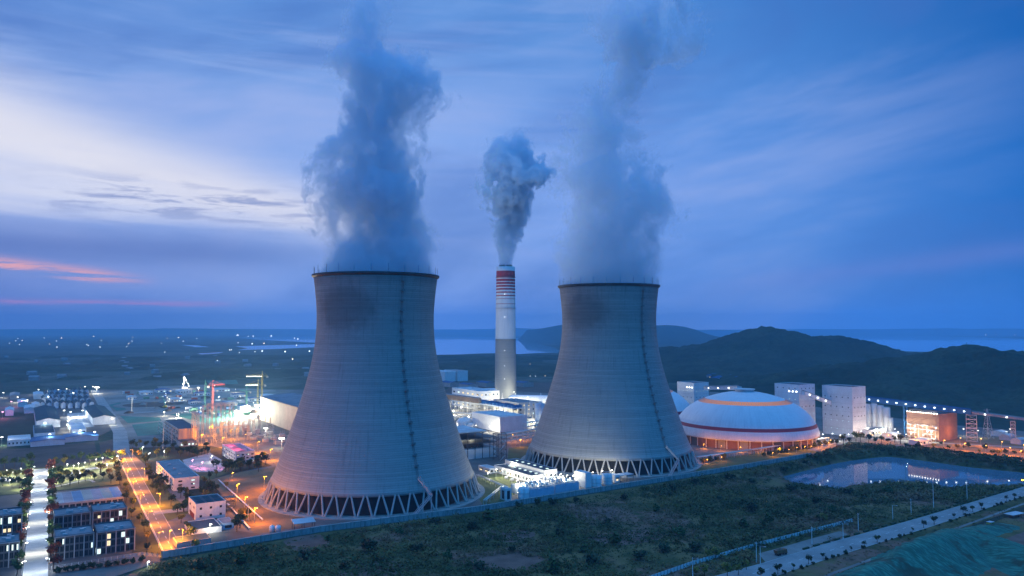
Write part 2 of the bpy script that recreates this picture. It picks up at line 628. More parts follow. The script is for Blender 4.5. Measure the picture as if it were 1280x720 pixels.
hill_near = ridge(1500, 270, [(880, 494), (930, 487), (980, 475), (1036, 466), (1080, 459), (1108, 455), (1140, 451), (1165, 448), (1185, 440), (1203, 434), (1222, 437), (1252, 444), (1280, 446), (1330, 440), (1400, 430), (1480, 440), (1600, 470), (1700, 494)], 8, 160)
hill_main = ridge(2700, 430, [(700, 455), (780, 446), (822, 437), (856, 434), (892, 427), (928, 414), (946, 409.5), (964, 413), (1000, 422), (1021, 424), (1054, 421), (1072, 425), (1108, 437), (1126, 446), (1170, 454)], 9, 240)
hill_far = ridge(8200, 900, [(632, 425), (645, 414), (673, 412), (687, 409), (710, 405), (760, 404), (800, 407), (822, 408), (842, 405), (874, 415), (900, 426)], 10, 500)


heightfield('near_hill', 380, 2200, 1060, 2300, 6, hill_near, M['forest'], canopy=10)
heightfield('wooded_hill', 250, 1800, 1850, 3600, 9, hill_main, M['forest'], canopy=12)
heightfield('distant_hill', 60, 3200, 6300, 10500, 26, hill_far, M['forest'], canopy=5)


def woods(X, Y):
    a = vnoise(X / 260, Y / 260, 21) * 0.6 + vnoise(X / 90, Y / 90, 22) * 0.4
    return np.clip((a - 0.47) * 60, -2, 5.5)


wd = heightfield('far_woods', -2900, 700, 1750, 3380, 10, lambda X, Y: woods(X, Y), M['forest'], kind='stuff', canopy=6)
tag(wd, 'dark patches of far-off woodland spread over the plain', 'woodland')


def far_ridge(X, Y):
    n = vnoise(X / 1500, Y / 1500, 31) * .6 + vnoise(X / 500, Y / 500, 32) * .4
    return (96 + 55 * n) * np.exp(-((Y - 16600 + 600 * (n - .5)) / 900) ** 2) - 6


heightfield('far_shore_hills', -15000, 15000, 14200, 18600, 110, far_ridge, M['forest'], canopy=0)

# ==================================================================  HAZE
hz = MB()
hz.box(-20000, 20000, -20000, 20000, -6, 480)
m = new_mat('haze_air')
pv = node('ShaderNodeVolumePrincipled')
pv.inputs['Color'].default_value = (0.38, 0.71, 1.0, 1)
pv.inputs['Density'].default_value = HAZE_DENSITY = 8.4e-5
pv.inputs['Anisotropy'].default_value = 0.0
o_ = node('ShaderNodeOutputMaterial')
E.tree.links.new(pv.outputs[0], o_.inputs['Volume'])
m.cycles.homogeneous_volume = True
HAZE = tag(hz.build('haze', m), kind='stuff')
tag(HAZE, 'pale blue evening haze over the whole plain', 'haze')

# ==================================================================  COOLING TOWERS
T1 = Vector((-105.4, 585.5, 0))
T2 = Vector((92.7, 723.7, 0))
PROF = [(76.3, 12.8), (72.6, 22), (69.3, 30), (66.2, 39), (61.6, 52), (57.2, 66), (52.8, 80), (49.2, 93.5), (46.6, 107), (45.0, 120.5), (44.5, 133), (45.3, 147), (46.2, 156), (47.2, 164.6)]


def shell_r(z):
    for (r0, z0), (r1, z1) in zip(PROF, PROF[1:]):
        if z <= z1: return r0 + (r1 - r0) * (z - z0) / (z1 - z0)
    return PROF[-1][0]


# smooth the profile
zs = np.linspace(12.8, 164.6, 60)
_c = np.polyfit([z for r, z in PROF], [r for r, z in PROF], 5)
prof_s = [(float(np.polyval(_c, z)), float(z)) for z in zs]
shell_r = lambda z: float(np.polyval(_c, z))


def tower_concrete(name, dark_patch_th, seed):
    m = new_mat(name)
    p = obj_pos()
    x, y, z = separate(p)
    th = E.m('ARCTAN2', x, -y)
    lift = E.m('FLOOR', z / 1.45)
    wn = node('ShaderNodeTexWhiteNoise', noise_dimensions='1D')
    E.tree.links.new((lift + seed).s, wn.inputs['W'])
    band = E(wn.outputs['Value'])
    # formwork panels: each lift and every few degrees a slightly different grey
    wn2 = node('ShaderNodeTexWhiteNoise', noise_dimensions='2D')
    pan = E.m('FLOOR', th * 22.0 + lift * 0.37)
    E.tree.links.new(combine(pan, lift, 0.0).s, wn2.inputs['Vector'])
    panel = E(wn2.outputs['Value'])
    fr = E.m('FRACT', z / 1.45)
    joint = smooth(E.m('ABSOLUTE', fr - 0.5), 0.30, 0.5)
    longb = noise(combine(th * 1.6, z * 0.42, seed), 1.0, 5, 0.65)
    streak = noise(combine(th * 34.0, z * 0.035, seed + 3.0), 1.0, 5, 0.65)
    big = noise(p, 0.022, 4, 0.55)
    v = 0.30 + (band - 0.5) * 0.045 + (panel - 0.5) * 0.014 - joint * 0.055 + (longb - 0.5) * 0.13 + (big - 0.5) * 0.09
    v = v - smooth(streak, 0.50, 0.72) * 0.06
    # darker patch below the lip, on one side
    dth = (th - dark_patch_th) / 0.62
    dzz = (z - 140.0) / 19.0
    dist = E.m('SQRT', dth * dth + dzz * dzz) + (noise(combine(th * 9.0, z * 0.09, seed + 9.0), 1.0, 6, 0.65) - 0.5) * 0.8
    dark_patch = smooth(dist, 1.2, 0.5)
    lip = smooth(z + (streak - 0.5) * 14.0, 156.0, 166.0)
    v = v * (1.0 - dark_patch * 0.36) * (1.0 - lip * 0.16)
    skirt = smooth(z, 17.6, 17.2)
    v = v + skirt * 0.05
    col = combine(v * 0.99, v * 0.985, v * 0.95)
    surf(col, 0.88, 0, 0.25, bump=joint * -1.0, bump_d=0.12, bump_s=0.8)
    return m


M['leg'] = mottled('leg_concrete', (0.40, 0.39, 0.37), 0.22, 0.25, 0.85)
M['concrete'] = mottled('pale_concrete', (0.34, 0.33, 0.31), 0.3, 0.15, 0.9)
M['dark_rim'] = mottled('dark_rim_steel', (0.05, 0.055, 0.06), 0.3, 0.4, 0.6)
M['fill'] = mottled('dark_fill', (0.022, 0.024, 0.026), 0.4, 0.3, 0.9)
M['rust_steel'] = mottled('grey_ladder_steel', (0.24, 0.24, 0.24), 0.3, 0.5, 0.6, 0.3)
M['galv'] = mottled('galvanised_steel', (0.55, 0.56, 0.57), 0.2, 0.5, 0.45, 0.5)
M['white_steel'] = mottled('white_painted_steel', (0.70, 0.71, 0.72), 0.2, 0.4, 0.5)


def leg_mesh():
    mb = MB()
    return mb


def cooling_tower(loc, label, dark_patch, seed):
    root = empty('cooling_tower', loc)
    tag(root, label, 'cooling tower', 'the pair of cooling towers')
    sh = MB()
    inner = [(r - 1.0, z) for r, z in reversed(prof_s)]
    sh.lathe(prof_s + inner, 160, close=True)
    sh.build('shell', tower_concrete('tower_concrete', dark_patch, seed), root, True)
    rim = MB()
    r0, z0 = prof_s[-1]
    rim.lathe([(r0 + 0.02, z0 - 0.9), (r0 + 1.5, z0 + 0.2), (r0 + 1.5, z0 + 1.5), (r0 - 1.3, z0 + 1.5), (r0 - 1.3, z0 - 0.2)], 160)
    rm = rim.build('rim', M['dark_rim'], root)
    for k in range(24):
        t = 2 * PI * k / 24 + 0.1
        rods = MB()
        rods.bar((r0 * math.sin(t), -r0 * math.cos(t), z0 + 1.5), (r0 * math.sin(t), -r0 * math.cos(t), z0 + 7.5), 0.22)
        rods.build('lightning_rod', M['dark_rim'], rm)
    # legs: pairs in a V standing on one foot
    NP = 46
    rb, rt = 80.4, 76.0
    pp = lambda r, t, z: Vector((r * math.sin(t), -r * math.cos(t), z))
    for k in range(NP):
        t = 2 * PI * (k + 0.25) / NP
        d = PI / NP
        for s in (-1, 1):
            lg = MB()
            a = pp(rb, t + s * d * 0.12, 0.9)
            b = pp(rt, t + s * d * 0.82, 13.6)
            lg.tube(a, b, 0.72, 0.62, 8)
            lg.box(a.x - 0.95, a.x + 0.95, a.y - 0.95, a.y + 0.95, 0.3, 1.6)
            lg.build('leg', M['leg'], root)
    bs = MB()
    bs.lathe([(84.6, 0.0), (84.6, 0.55), (78.0, 0.75), (78.0, 1.1), (77.4, 1.1), (77.4, 0.1)], 120)
    bs.build('basin', M['concrete'], root)
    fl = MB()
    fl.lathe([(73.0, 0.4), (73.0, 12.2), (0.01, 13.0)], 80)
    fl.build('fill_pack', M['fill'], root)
    # ladder with rest platforms, and the stair tower to the ground
    th = math.radians(34.1)
    ld = MB()
    zz = 22.0
    pts = []
    while zz < 165:
        pts.append(pp(shell_r(zz) + 0.7, th, zz))
        zz += 3.0
    tang = Vector((math.cos(th), math.sin(th), 0))
    for a, b in zip(pts, pts[1:]):
        for s in (-0.55, 0.55): ld.bar(a + tang * s, b + tang * s, 0.22)
    ldo = ld.build('ladder', M['rust_steel'], root)
    zz, k = 30.0, 0
    while zz < 163:
        pl = MB()
        a = pp(shell_r(zz) + 0.1, th, zz)
        nrm = Vector((math.sin(th), -math.cos(th), 0))
        wide = 1.3
        q = [a - tang * wide, a + tang * wide, a + tang * wide + nrm * 2.0, a - tang * wide + nrm * 2.0]
        pl.hexa([(v.x, v.y, zz) for v in q], [(v.x, v.y, zz + 0.25) for v in q])
        pl.hexa([(v.x, v.y, zz + 0.25) for v in (q[3] - nrm * 0.15, q[2] - nrm * 0.15, q[2], q[3])], [(v.x, v.y, zz + 1.5) for v in (q[3] - nrm * 0.15, q[2] - nrm * 0.15, q[2], q[3])])
        pl.build('platform', M['rust_steel'], ldo)
        zz += 7.2
    st = MB()
    def flight(a, b):
        d = (b - a); side = Vector((d.y, -d.x, 0)).normalized() * 0.9
        for s in (-1, 1):
            st.bar(a + side * s, b + side * s, 0.35, 0.7)
            st.bar(a + side * s + Vector((0, 0, 1.4)), b + side * s + Vector((0, 0, 1.4)), 0.2)
        for i in range(14):
            q = a.lerp(b, i / 13)
            st.bar(q - side, q + side, 0.5, 0.15)
    A = pp(shell_r(22) + 1.2, th, 22.5)
    B = pp(shell_r(13) + 7.0, th + 0.06, 12.0)
    C_ = pp(90, th - 0.14, 0.3)
    flight(A, B); flight(B, C_)
    st.bar(B, (B.x, B.y, 0), 0.7)
    st.build('staircase', M['galv'], root)
    return root


cooling_tower(T1, 'nearer left concrete cooling tower with steam rising beside the boundary wall', math.radians(-22), 1.0)
cooling_tower(T2, 'right concrete cooling tower standing between chimney and coal dome', math.radians(-38), 5.0)

# ==================================================================  CHIMNEY
CH = Vector((-11.0, 1306, 0))


def chimney():
    root = empty('chimney', CH)
    tag(root, 'tall white chimney with red bands at the top and grey lower half', 'chimney')
    m = new_mat('chimney_shaft')
    p = obj_pos()
    x, y, z = separate(p)
    st = noise(combine(E.m('ARCTAN2', x, y) * 6.0, z * 0.02, 0.0), 1.0, 5, 0.6)
    ring = noise(combine(0.0, 0.0, z * 0.35), 1.0, 3, 0.6)
    white = mixc(smooth(st, 0.45, 0.75) * 0.5, (0.66, 0.66, 0.66), (0.46, 0.46, 0.47))
    grey = mixc(smooth(ring, 0.4, 0.65) * 0.5, (0.25, 0.26, 0.26), (0.19, 0.2, 0.2))
    col = mixc(smooth(z, 106.8, 107.2), grey, white)
    red = None
    for za, zb in ((212.5, 224.5), (206.6, 210.6), (201.6, 205.0), (196.8, 199.8), (191.8, 194.4), (186.6, 188.6), (181.0, 182.6), (176.0, 176.6), (167.4, 168.0)):
        b = smooth(z, za - 0.2, za) * smooth(z, zb + 0.2, zb)
        red = b if red is None else E.m('MAXIMUM', red, b)
    col = mixc(red, col, (0.33, 0.035, 0.05))
    surf(col, 0.8, 0, 0.3)
    r = lambda z: 18.9 - 2.9 * z / 232
    sh = MB()
    prof = [(r(z), z) for z in np.linspace(0, 232, 24)]
    sh.lathe([(float(a), float(b)) for a, b in prof] + [(r(232) - 1.4, 232.0), (r(232) - 1.4, 222.0)], 64)
    sh.build('shaft', m, root, True)
    fl = MB()
    for k in range(2):
        fl.lathe([(5.4, 222), (5.4, 235.5), (4.8, 235.5), (4.8, 222)], 24, cx=-6.2 if k else 6.2)
    fl.lathe([(13.4, 222), (0.01, 222)], 32)
    fl.build('flue', M['rust_steel'], root)
    lamp = glow_mat('white_beacon', (0.9, 0.95, 1.0), 3.0)
    for zz in (184, 145, 88, 62, 40):
        b = MB()
        b.tube((-1.5, -r(zz) - 0.7, zz), (-1.5, -r(zz) + 0.4, zz), 0.5, 0.5, 8)
        b.build('beacon', lamp, root)
    for zz in (214, 160, 107):
        b = MB()
        b.lathe([(r(zz), zz), (r(zz) + 1.3, zz), (r(zz) + 1.3, zz + 0.4), (r(zz), zz + 0.4)], 48)
        b.build('gallery', M['rust_steel'], root)


chimney()


# ==================================================================  STEAM
def plume(name, label, axis, s, z0, rows, dens, colour, seed, nscale, wob, aniso=0.2, mode=(1.07, 0.84), step=0.2, depth_k=1.0):
    """rows: (height above z0 in m, centre offset x, radius, density)"""
    H = rows[-1][0]
    m = new_mat('steam')
    p = obj_pos()
    x, y, z = separate(p)
    zn = z / H

    def curve(vals, lo, hi):
        n = node('ShaderNodeFloatCurve')
        E.tree.links.new(zn.s, n.inputs['Value'])
        c = n.mapping.curves[0]
        while len(c.points) < len(vals): c.points.new(0.5, 0.5)
        for pt, (a, v) in zip(c.points, vals):
            pt.location = (a, (v - lo) / (hi - lo))
            pt.handle_type = 'AUTO_CLAMPED'
        n.mapping.update()
        return E.m('MULTIPLY_ADD', E(n.outputs[0]), hi - lo, lo)

    R = max(r[2] for r in rows)
    cxs = curve([(r[0] / H, r[1]) for r in rows], -120, 120)
    rr = curve([(r[0] / H, r[2]) for r in rows], 0, 120)
    dd = curve([(r[0] / H, r[3]) for r in rows], 0, 2)
    w1 = noise(combine(x, y, z * 0.8 + seed * 100.0), nscale * 0.45, 3, 0.5, out=1)
    wx, wy, wz = separate(w1)
    fade = smooth(z, 0.0, H * 0.24)
    qx = x + (wx - 0.5) * (wob * 2.4) * fade
    qy = y + (wy - 0.5) * (wob * 2.4) * fade
    n2 = noise(combine(qx * 1.0, qy * 1.0, z * 0.75 + (wz - 0.5) * wob + seed * 57.0), nscale, 7, 0.60, 0.35)
    ex, ey = qx - cxs, qy * (1.0 / depth_k)
    d = E.m('SQRT', ex * ex + ey * ey) / (rr * (1.0 - 0.18 * fade))
    n3 = noise(combine(qx, qy, z * 0.8 + seed * 31.0), nscale * 3.4, 5, 0.62, 0.3)
    puff = (n2 - 0.5) * (fade * 4.3 * E.m('MULTIPLY_ADD', zn, 0.7, 0.75) + 0.30) + (n3 - 0.5) * (fade * 2.4 + 0.25)
    v = smooth(d - puff, *mode)
    inner = smooth(n2 + (n3 - 0.5) * 0.9, 0.36, 0.60) * 0.7 + 0.3
    den = v * inner * dd * dens * smooth(z, 0.0, 2.0) * smooth(z, H * 1.0, H * 0.90)
    pv = node('ShaderNodeVolumePrincipled')
    pv.inputs['Color'].default_value = (*colour, 1)
    pv.inputs['Anisotropy'].default_value = aniso
    E.tree.links.new(den.s, pv.inputs['Density'])
    o_ = node('ShaderNodeOutputMaterial')
    E.tree.links.new(pv.outputs[0], o_.inputs['Volume'])
    m.cycles.volume_step_rate = step
    # the body of air the steam fills
    mb = MB()
    prof = []
    n = 28
    cols = 20
    hs = [r[0] for r in rows]
    for j in range(n + 1):
        h = H * j / n
        c = float(np.interp(h, hs, [r[1] for r in rows]))
        r = max(float(np.interp(hh, hs, [q[2] for q in rows])) for hh in (max(0, h - H * 0.05), h, min(H, h + H * 0.05)))
        r = r * (1.02 if h < 1 else 1.55) + min(h * 0.3, 6)
        for k in range(cols):
            t = 2 * PI * k / cols
            mb.v.append((c + r * math.cos(t), r * depth_k * math.sin(t), h))
    for j in range(n):
        for k in range(cols):
            k2 = (k + 1) % cols
            mb.f.append((j * cols + k, j * cols + k2, (j + 1) * cols + k2, (j + 1) * cols + k)); mb.mi.append(0)
    mb.f.append(tuple(range(cols - 1, -1, -1))); mb.mi.append(0)
    mb.f.append(tuple(n * cols + k for k in range(cols))); mb.mi.append(0)
    o = mb.build(name, m, None, False, Vector((axis[0], axis[1], z0)))
    return tag(o, label, 'steam plume', 'white vapour rising from the plant')


k = 0.622
rows1 = [(y_, cxp * k, rp * k, dn) for y_, cxp, rp, dn in (
    (0, 2, 76, 0.85), (26, 3, 64, 0.9), (57, 2, 59, 1.0), (82, -2, 62, 1.0), (100, -2, 58, 1.0), (119, 8, 50, 1.0), (138, 20, 56, 0.9), (160, 4, 52, 0.9), (181, -10, 36, 0.8), (206, -12, 30, 0.7), (240, -4, 24, 0.5))]
plume('steam_plume', 'dark blue steam column rising from the left cooling tower', T1, k, 163.5, rows1, 0.105, (0.74, 0.88, 0.98), 1.0, 0.032, 15)
k = 0.767
rows2 = [(y_, cxp * k, rp * k, dn) for y_, cxp, rp, dn in (
    (0, 0, 63, 0.9), (40, 7, 62, 0.9), (71, 12, 64, 0.8), (94, 2, 58, 0.9), (117, -2, 52, 0.9), (155, -2, 44, 0.95), (186, 14, 30, 1.1), (209, 28, 28, 1.2), (240, 52, 48, 1.2), (271, 56, 56, 1.1), (300, 60, 60, 0.8))]
plume('steam_plume', 'faint wide steam column rising from the right cooling tower', T2, k, 163.5, rows2, 0.068, (0.80, 0.915, 0.99), 2.3, 0.028, 15)
k = 1.383
rows3 = [(y_, cxp * k, rp * k, dn) for y_, cxp, rp, dn in (
    (0, 0, 8, 1.0), (33, 2, 13, 1.1), (75, 2, 20, 1.1), (116, 5, 30, 1.0), (150, 15, 37, 1.0), (180, 10, 33, 0.9), (206, 6, 24, 0.7), (245, 16, 16, 0.2))]
plume('smoke_plume', 'billowing smoke trail leaving the red banded chimney', CH, k, 234.5, rows3, 0.15, (0.78, 0.90, 0.98), 4.7, 0.026, 16)

# ==================================================================  PLANT MATERIALS
M['yard'] = mottled('yard_concrete', (0.17, 0.16, 0.15), 0.45, 0.03, 0.9)
M['asphalt'] = mottled('asphalt', (0.085, 0.085, 0.088), 0.35, 0.05, 0.85)
M['paleroad'] = mottled('concrete_road', (0.30, 0.30, 0.29), 0.30, 0.06, 0.85)
M['paver'] = mottled('light_pavers', (0.42, 0.42, 0.41), 0.3, 0.10, 0.8)
M['kerb'] = mottled('kerb_stone', (0.45, 0.45, 0.44), 0.25, 0.2, 0.85)
M['line'] = mottled('road_paint', (0.72, 0.72, 0.70), 0.25, 0.5, 0.7)
M['gravel'] = mottled('gravel_lot', (0.25, 0.165, 0.09), 0.4, 0.05, 0.95)
M['soil'] = mottled('bare_red_soil', (0.20, 0.115, 0.085), 0.4, 0.08, 0.95)
M['brown_field'] = mottled('ploughed_soil', (0.085, 0.062, 0.055), 0.45, 0.05, 0.95)
M['dark_grass'] = mottled('dark_grass', (0.030, 0.045, 0.026), 0.5, 0.05, 0.95)
M['lawn'] = mottled('lawn_grass', (0.11, 0.13, 0.045), 0.45, 0.06, 0.95)
M['net'] = mottled('turquoise_dust_net', (0.014, 0.17, 0.14), 0.35, 0.04, 0.85)
M['dirt_pale'] = mottled('pale_site_dirt', (0.25, 0.24, 0.22), 0.5, 0.02, 0.95)
M['white_wall'] = mottled('white_render', (0.68, 0.68, 0.67), 0.16, 0.12, 0.8, streak=True)
M['white_sheet'] = mottled('white_metal_cladding', (0.66, 0.68, 0.70), 0.14, 0.10, 0.5, streak=True)
M['pale_blue'] = mottled('pale_blue_cladding', (0.40, 0.50, 0.62), 0.2, 0.12, 0.5, streak=True)
M['tan_wall'] = mottled('tan_cladding', (0.50, 0.38, 0.29), 0.2, 0.10, 0.7, streak=True)
M['brick'] = mottled('orange_brick_cladding', (0.42, 0.25, 0.17), 0.25, 0.12, 0.8, streak=True)
M['grey_wall'] = mottled('grey_panel', (0.30, 0.31, 0.32), 0.22, 0.12, 0.7, streak=True)
M['dark_wall'] = mottled('dark_panel', (0.10, 0.11, 0.12), 0.25, 0.15, 0.7)
M['roof_grey'] = mottled('grey_flat_roof', (0.25, 0.26, 0.28), 0.35, 0.10, 0.9)
M['roof_dark'] = mottled('dark_slate_roof', (0.05, 0.075, 0.10), 0.35, 0.12, 0.7)
M['roof_blue'] = mottled('blue_sheet_roof', (0.022, 0.11, 0.25), 0.25, 0.10, 0.85, spec=.15)
M['roof_teal'] = mottled('teal_sheet_roof', (0.022, 0.075, 0.10), 0.3, 0.10, 0.9, spec=.1)
M['roof_white'] = mottled('white_sheet_roof', (0.55, 0.58, 0.60), 0.3, 0.10, 0.8)
M['roof_red'] = mottled('pink_sheet_roof', (0.58, 0.16, 0.19), 0.3, 0.08, 0.6)
M['steel'] = mottled('dark_steelwork', (0.09, 0.10, 0.11), 0.3, 0.4, 0.5, 0.4)
M['steel_pale'] = mottled('pale_steelwork', (0.50, 0.50, 0.49), 0.25, 0.3, 0.5, 0.2)
M['conveyor'] = mottled('blue_gallery_cladding', (0.035, 0.15, 0.33), 0.2, 0.12, 0.8)
M['conveyor_brown'] = mottled('brown_gallery_cladding', (0.20, 0.14, 0.10), 0.25, 0.12, 0.6)
M['silver'] = mottled('silver_tank_metal', (0.62, 0.63, 0.63), 0.2, 0.15, 0.4, 0.3, streak=True)
M['crane_red'] = mottled('red_crane_paint', (0.5, 0.05, 0.04), 0.25, 0.4, 0.5)
M['crane_green'] = mottled('green_crane_paint', (0.12, 0.38, 0.25), 0.25, 0.4, 0.5)
M['crane_yellow'] = mottled('yellow_crane_paint', (0.65, 0.46, 0.08), 0.25, 0.4, 0.5)
M['rubber'] = mottled('tyre_rubber', (0.02, 0.02, 0.02), 0.2, 1.0, 0.9)
M['truck_paint'] = mottled('rusty_orange_paint', (0.30, 0.12, 0.05), 0.4, 0.6, 0.6)
M['yellow_paint'] = mottled('yellow_paint', (0.55, 0.42, 0.08), 0.3, 0.6, 0.6)
m = new_mat('window_glass')
surf((0.012, 0.02, 0.028), 0.06, 0, 0.6)
M['glass'] = m
M['lit_cool'] = glow_mat('lit_window_cool', (0.78, 1.0, 0.95), 1.25)
M['lit_warm'] = glow_mat('lit_window_warm', (1.0, 0.82, 0.50), 1.2)
M['lamp_white'] = glow_mat('lamp_white', (1.0, 0.97, 0.86), 7.0)
M['lamp_cool'] = glow_mat('lamp_cool', (0.88, 0.96, 1.0), 7.0)
M['lamp_orange'] = glow_mat('lamp_orange', (1.0, 0.45, 0.09), 7.0)
M['lamp_pink'] = glow_mat('lamp_pink', (1.0, 0.40, 0.62), 5.0)
M['skylight'] = glow_mat('lit_skylight', (1.0, 0.45, 0.29), 0.46)

ORD = 'first second third fourth fifth sixth seventh eighth ninth tenth eleventh twelfth thirteenth fourteenth fifteenth sixteenth seventeenth eighteenth nineteenth twentieth'.split()
TENS = {20: 'twenty', 30: 'thirty', 40: 'forty', 50: 'fifty', 60: 'sixty', 70: 'seventy', 80: 'eighty', 90: 'ninety', 100: 'hundred and'}


def nth(i):
    if i < 20: return ORD[i]
    t, u = (i + 1) // 10 * 10, (i + 1) % 10
    if u == 0: return {20: 'twentieth', 30: 'thirtieth', 40: 'fortieth', 50: 'fiftieth', 60: 'sixtieth', 70: 'seventieth', 80: 'eightieth', 90: 'ninetieth', 100: 'hundredth'}[t]
    return TENS[t] + '-' + ORD[u - 1]


# ==================================================================  GROUND SHEETS, ROADS
yard = px_poly([(203, 694), (400, 664), (600, 638), (870, 594), (1014, 569), (1062, 552), (1110, 556), (1300, 582), (1420, 596), (1420, 545), (1290, 540), (1200, 532), (1090, 519), (1000, 505), (900, 490), (640, 487), (200, 487), (112, 487), (152, 560)])
sheet('plant_yard', yard, 0.0, M['yard'])


def ribbon(name, pts, w, z, mat, kind='structure', lines=()):
    pts = [Vector((p[0], p[1], 0)) for p in pts]
    L, Rr = [], []
    for i, p in enumerate(pts):
        d = (pts[min(i + 1, len(pts) - 1)] - pts[max(i - 1, 0)]).normalized()
        s = Vector((d.y, -d.x, 0)) * w / 2
        L.append(p - s); Rr.append(p + s)
    mb = MB()
    for i in range(len(pts) - 1):
        mb.poly([(L[i].x, L[i].y, z), (Rr[i].x, Rr[i].y, z), (Rr[i + 1].x, Rr[i + 1].y, z), (L[i + 1].x, L[i + 1].y, z)])
    o = tag(mb.build(name, mat), kind=kind)
    return L, Rr


def subdiv(a, b, step):
    n = max(1, int((b - a).length / step))
    return [a.lerp(b, i / n) for i in range(n + 1)]


def dashes(name, a, b, z, w, ln, gap, mat):
    mb = MB()
    d = (b - a).normalized()
    s = Vector((d.y, -d.x, 0)) * w / 2
    t = 0
    while t < (b - a).length - ln:
        p, q = a + d * t, a + d * (t + ln)
        mb.poly([(v.x, v.y, z) for v in (p - s, p + s, q + s, q - s)])
        t += ln + gap
    tag(mb.build(name, mat), kind='structure')


def kerb_run(name, pts, mat=None, w=0.35, h=0.14):
    mb = MB()
    for a, b in zip(pts, pts[1:]): mb.bar((a[0], a[1], h / 2), (b[0], b[1], h / 2), w, h)
    return tag(mb.build(name, mat or M['kerb']), kind='structure')


OR0, OR1 = g(219, 694), g(152, 566)
M['warm_road'] = mottled('worn_concrete_road', (0.20, 0.175, 0.15), 0.35, 0.06, 0.9)
ORL, ORR = ribbon('orange_lit_road', [OR0, OR1], 10.5, 0.03, M['warm_road'])
kerb_run('road_kerb', ORL); kerb_run('road_kerb', ORR)
dirO = (OR1 - OR0).normalized()
sideO = Vector((dirO.y, -dirO.x, 0))
dashes('road_markings', OR0 - sideO * 0.0, OR1, 0.045, 0.35, 6, 7, M['line'])
dashes('road_markings', OR0 - sideO * 4.6, OR1 - sideO * 4.6, 0.045, 0.3, 400, 1, M['line'])
PR0, PR1 = g(150, 540), g(118, 488)
ribbon('pale_road', [g(152, 566), PR0, PR1], 15, 0.055, M['paleroad'])
ribbon('branch_road', [g(192, 641), g(243, 636)], 11, 0.034, M['paleroad'])
WR0, WR1 = g(44, 724), g(51, 586)
WL, WR = ribbon('white_lit_road', [WR0, WR1], 10.5, 0.03, M['paver'])
kerb_run('road_kerb', WL); kerb_run('road_kerb', WR)
blv = [g(x, y) for x, y in ((-30, 603), (0, 598), (22, 601), (45, 595), (64, 593), (90, 591), (112, 586), (132, 583), (152, 576))]
ribbon('garden_path', smooth_poly(blv, 4)[:-8], 9.0, 0.035, M['paver'])
ribbon('garden_path', smooth_poly([g(x, y) for x, y in ((58, 612), (80, 606), (98, 602), (112, 600), (118, 604), (112, 609))], 4)[:-8], 2.4, 0.035, M['paver'])
sheet('garden_lawn', px_poly([(-40, 622), (60, 614), (160, 604), (150, 572), (60, 584), (-40, 592)]), 0.0, M['lawn'])
sheet('brown_field', px_poly([(-60, 566), (36, 560), (118, 552), (124, 580), (60, 586), (-60, 592)]), -0.02, M['brown_field'])
sheet('dark_meadow', px_poly([(-40, 518), (44, 515), (42, 546), (-40, 550)]), 0.02, M['dark_grass'])
sheet('brown_plot', px_poly([(124, 553), (147, 548), (152, 566), (128, 580)]), 0.004, M['brown_field'])
sheet('industrial_yard', px_poly([(44, 515), (-40, 517), (-40, 496), (118, 489), (142, 536), (118, 548), (40, 553)]), -0.05, M['asphalt'])
sheet('lit_yard', px_poly([(86, 537), (84, 517), (112, 515), (118, 533)]), 0.05, M['paver'])
sheet('campus_ground', px_poly([(-60, 735), (180, 705), (196, 690), (160, 606), (-60, 625)]), -0.05, M['asphalt'])
sheet('verge', px_poly([(62, 722), (70, 704), (178, 690), (200, 694), (200, 702), (100, 735), (60, 735)]), 0.01, M['yard'])
sheet('gravel_lot', px_poly([(262, 600), (300, 590), (352, 583), (420, 640), (366, 660), (318, 668), (296, 640)]), 0.04, M['gravel'])
sheet('gravel_lot', px_poly([(226, 668), (300, 664), (330, 668), (232, 684)]), 0.045, M['asphalt'])
sheet('lit_lawn', px_poly([(598, 595), (636, 590), (652, 612), (628, 628), (604, 632), (590, 610)]), 0.03, M['lawn'])
sheet('lit_lawn', px_poly([(636, 560), (672, 556), (664, 572), (634, 576)]), 0.03, M['lawn'])
sheet('lit_lawn', px_poly([(868, 585), (905, 572), (1014, 556), (1020, 566), (872, 592)]), 0.03, M['lawn'])
sheet('garden_lawn', px_poly([(200, 655), (172, 605), (196, 596), (214, 618), (240, 640)]), 0.01, M['lawn'])
sheet('garden_lawn', px_poly([(232, 600), (228, 580), (268, 572), (300, 585), (262, 600)]), 0.01, M['lawn'])
sheet('pink_lit_court', px_poly([(232, 582), (228, 575), (262, 566), (286, 580), (276, 590), (246, 590)]), 0.035, M['paver'])
sheet('planted_verge', px_poly([(158, 560), (262, 557), (300, 566), (340, 582), (300, 590), (268, 598), (284, 640), (262, 654), (236, 634), (228, 604), (196, 594)]), 0.008, M['dark_grass'])
sheet('planted_verge', px_poly([(166, 696), (150, 608), (147, 576), (153, 573), (204, 692)]), 0.008, M['dark_grass'])
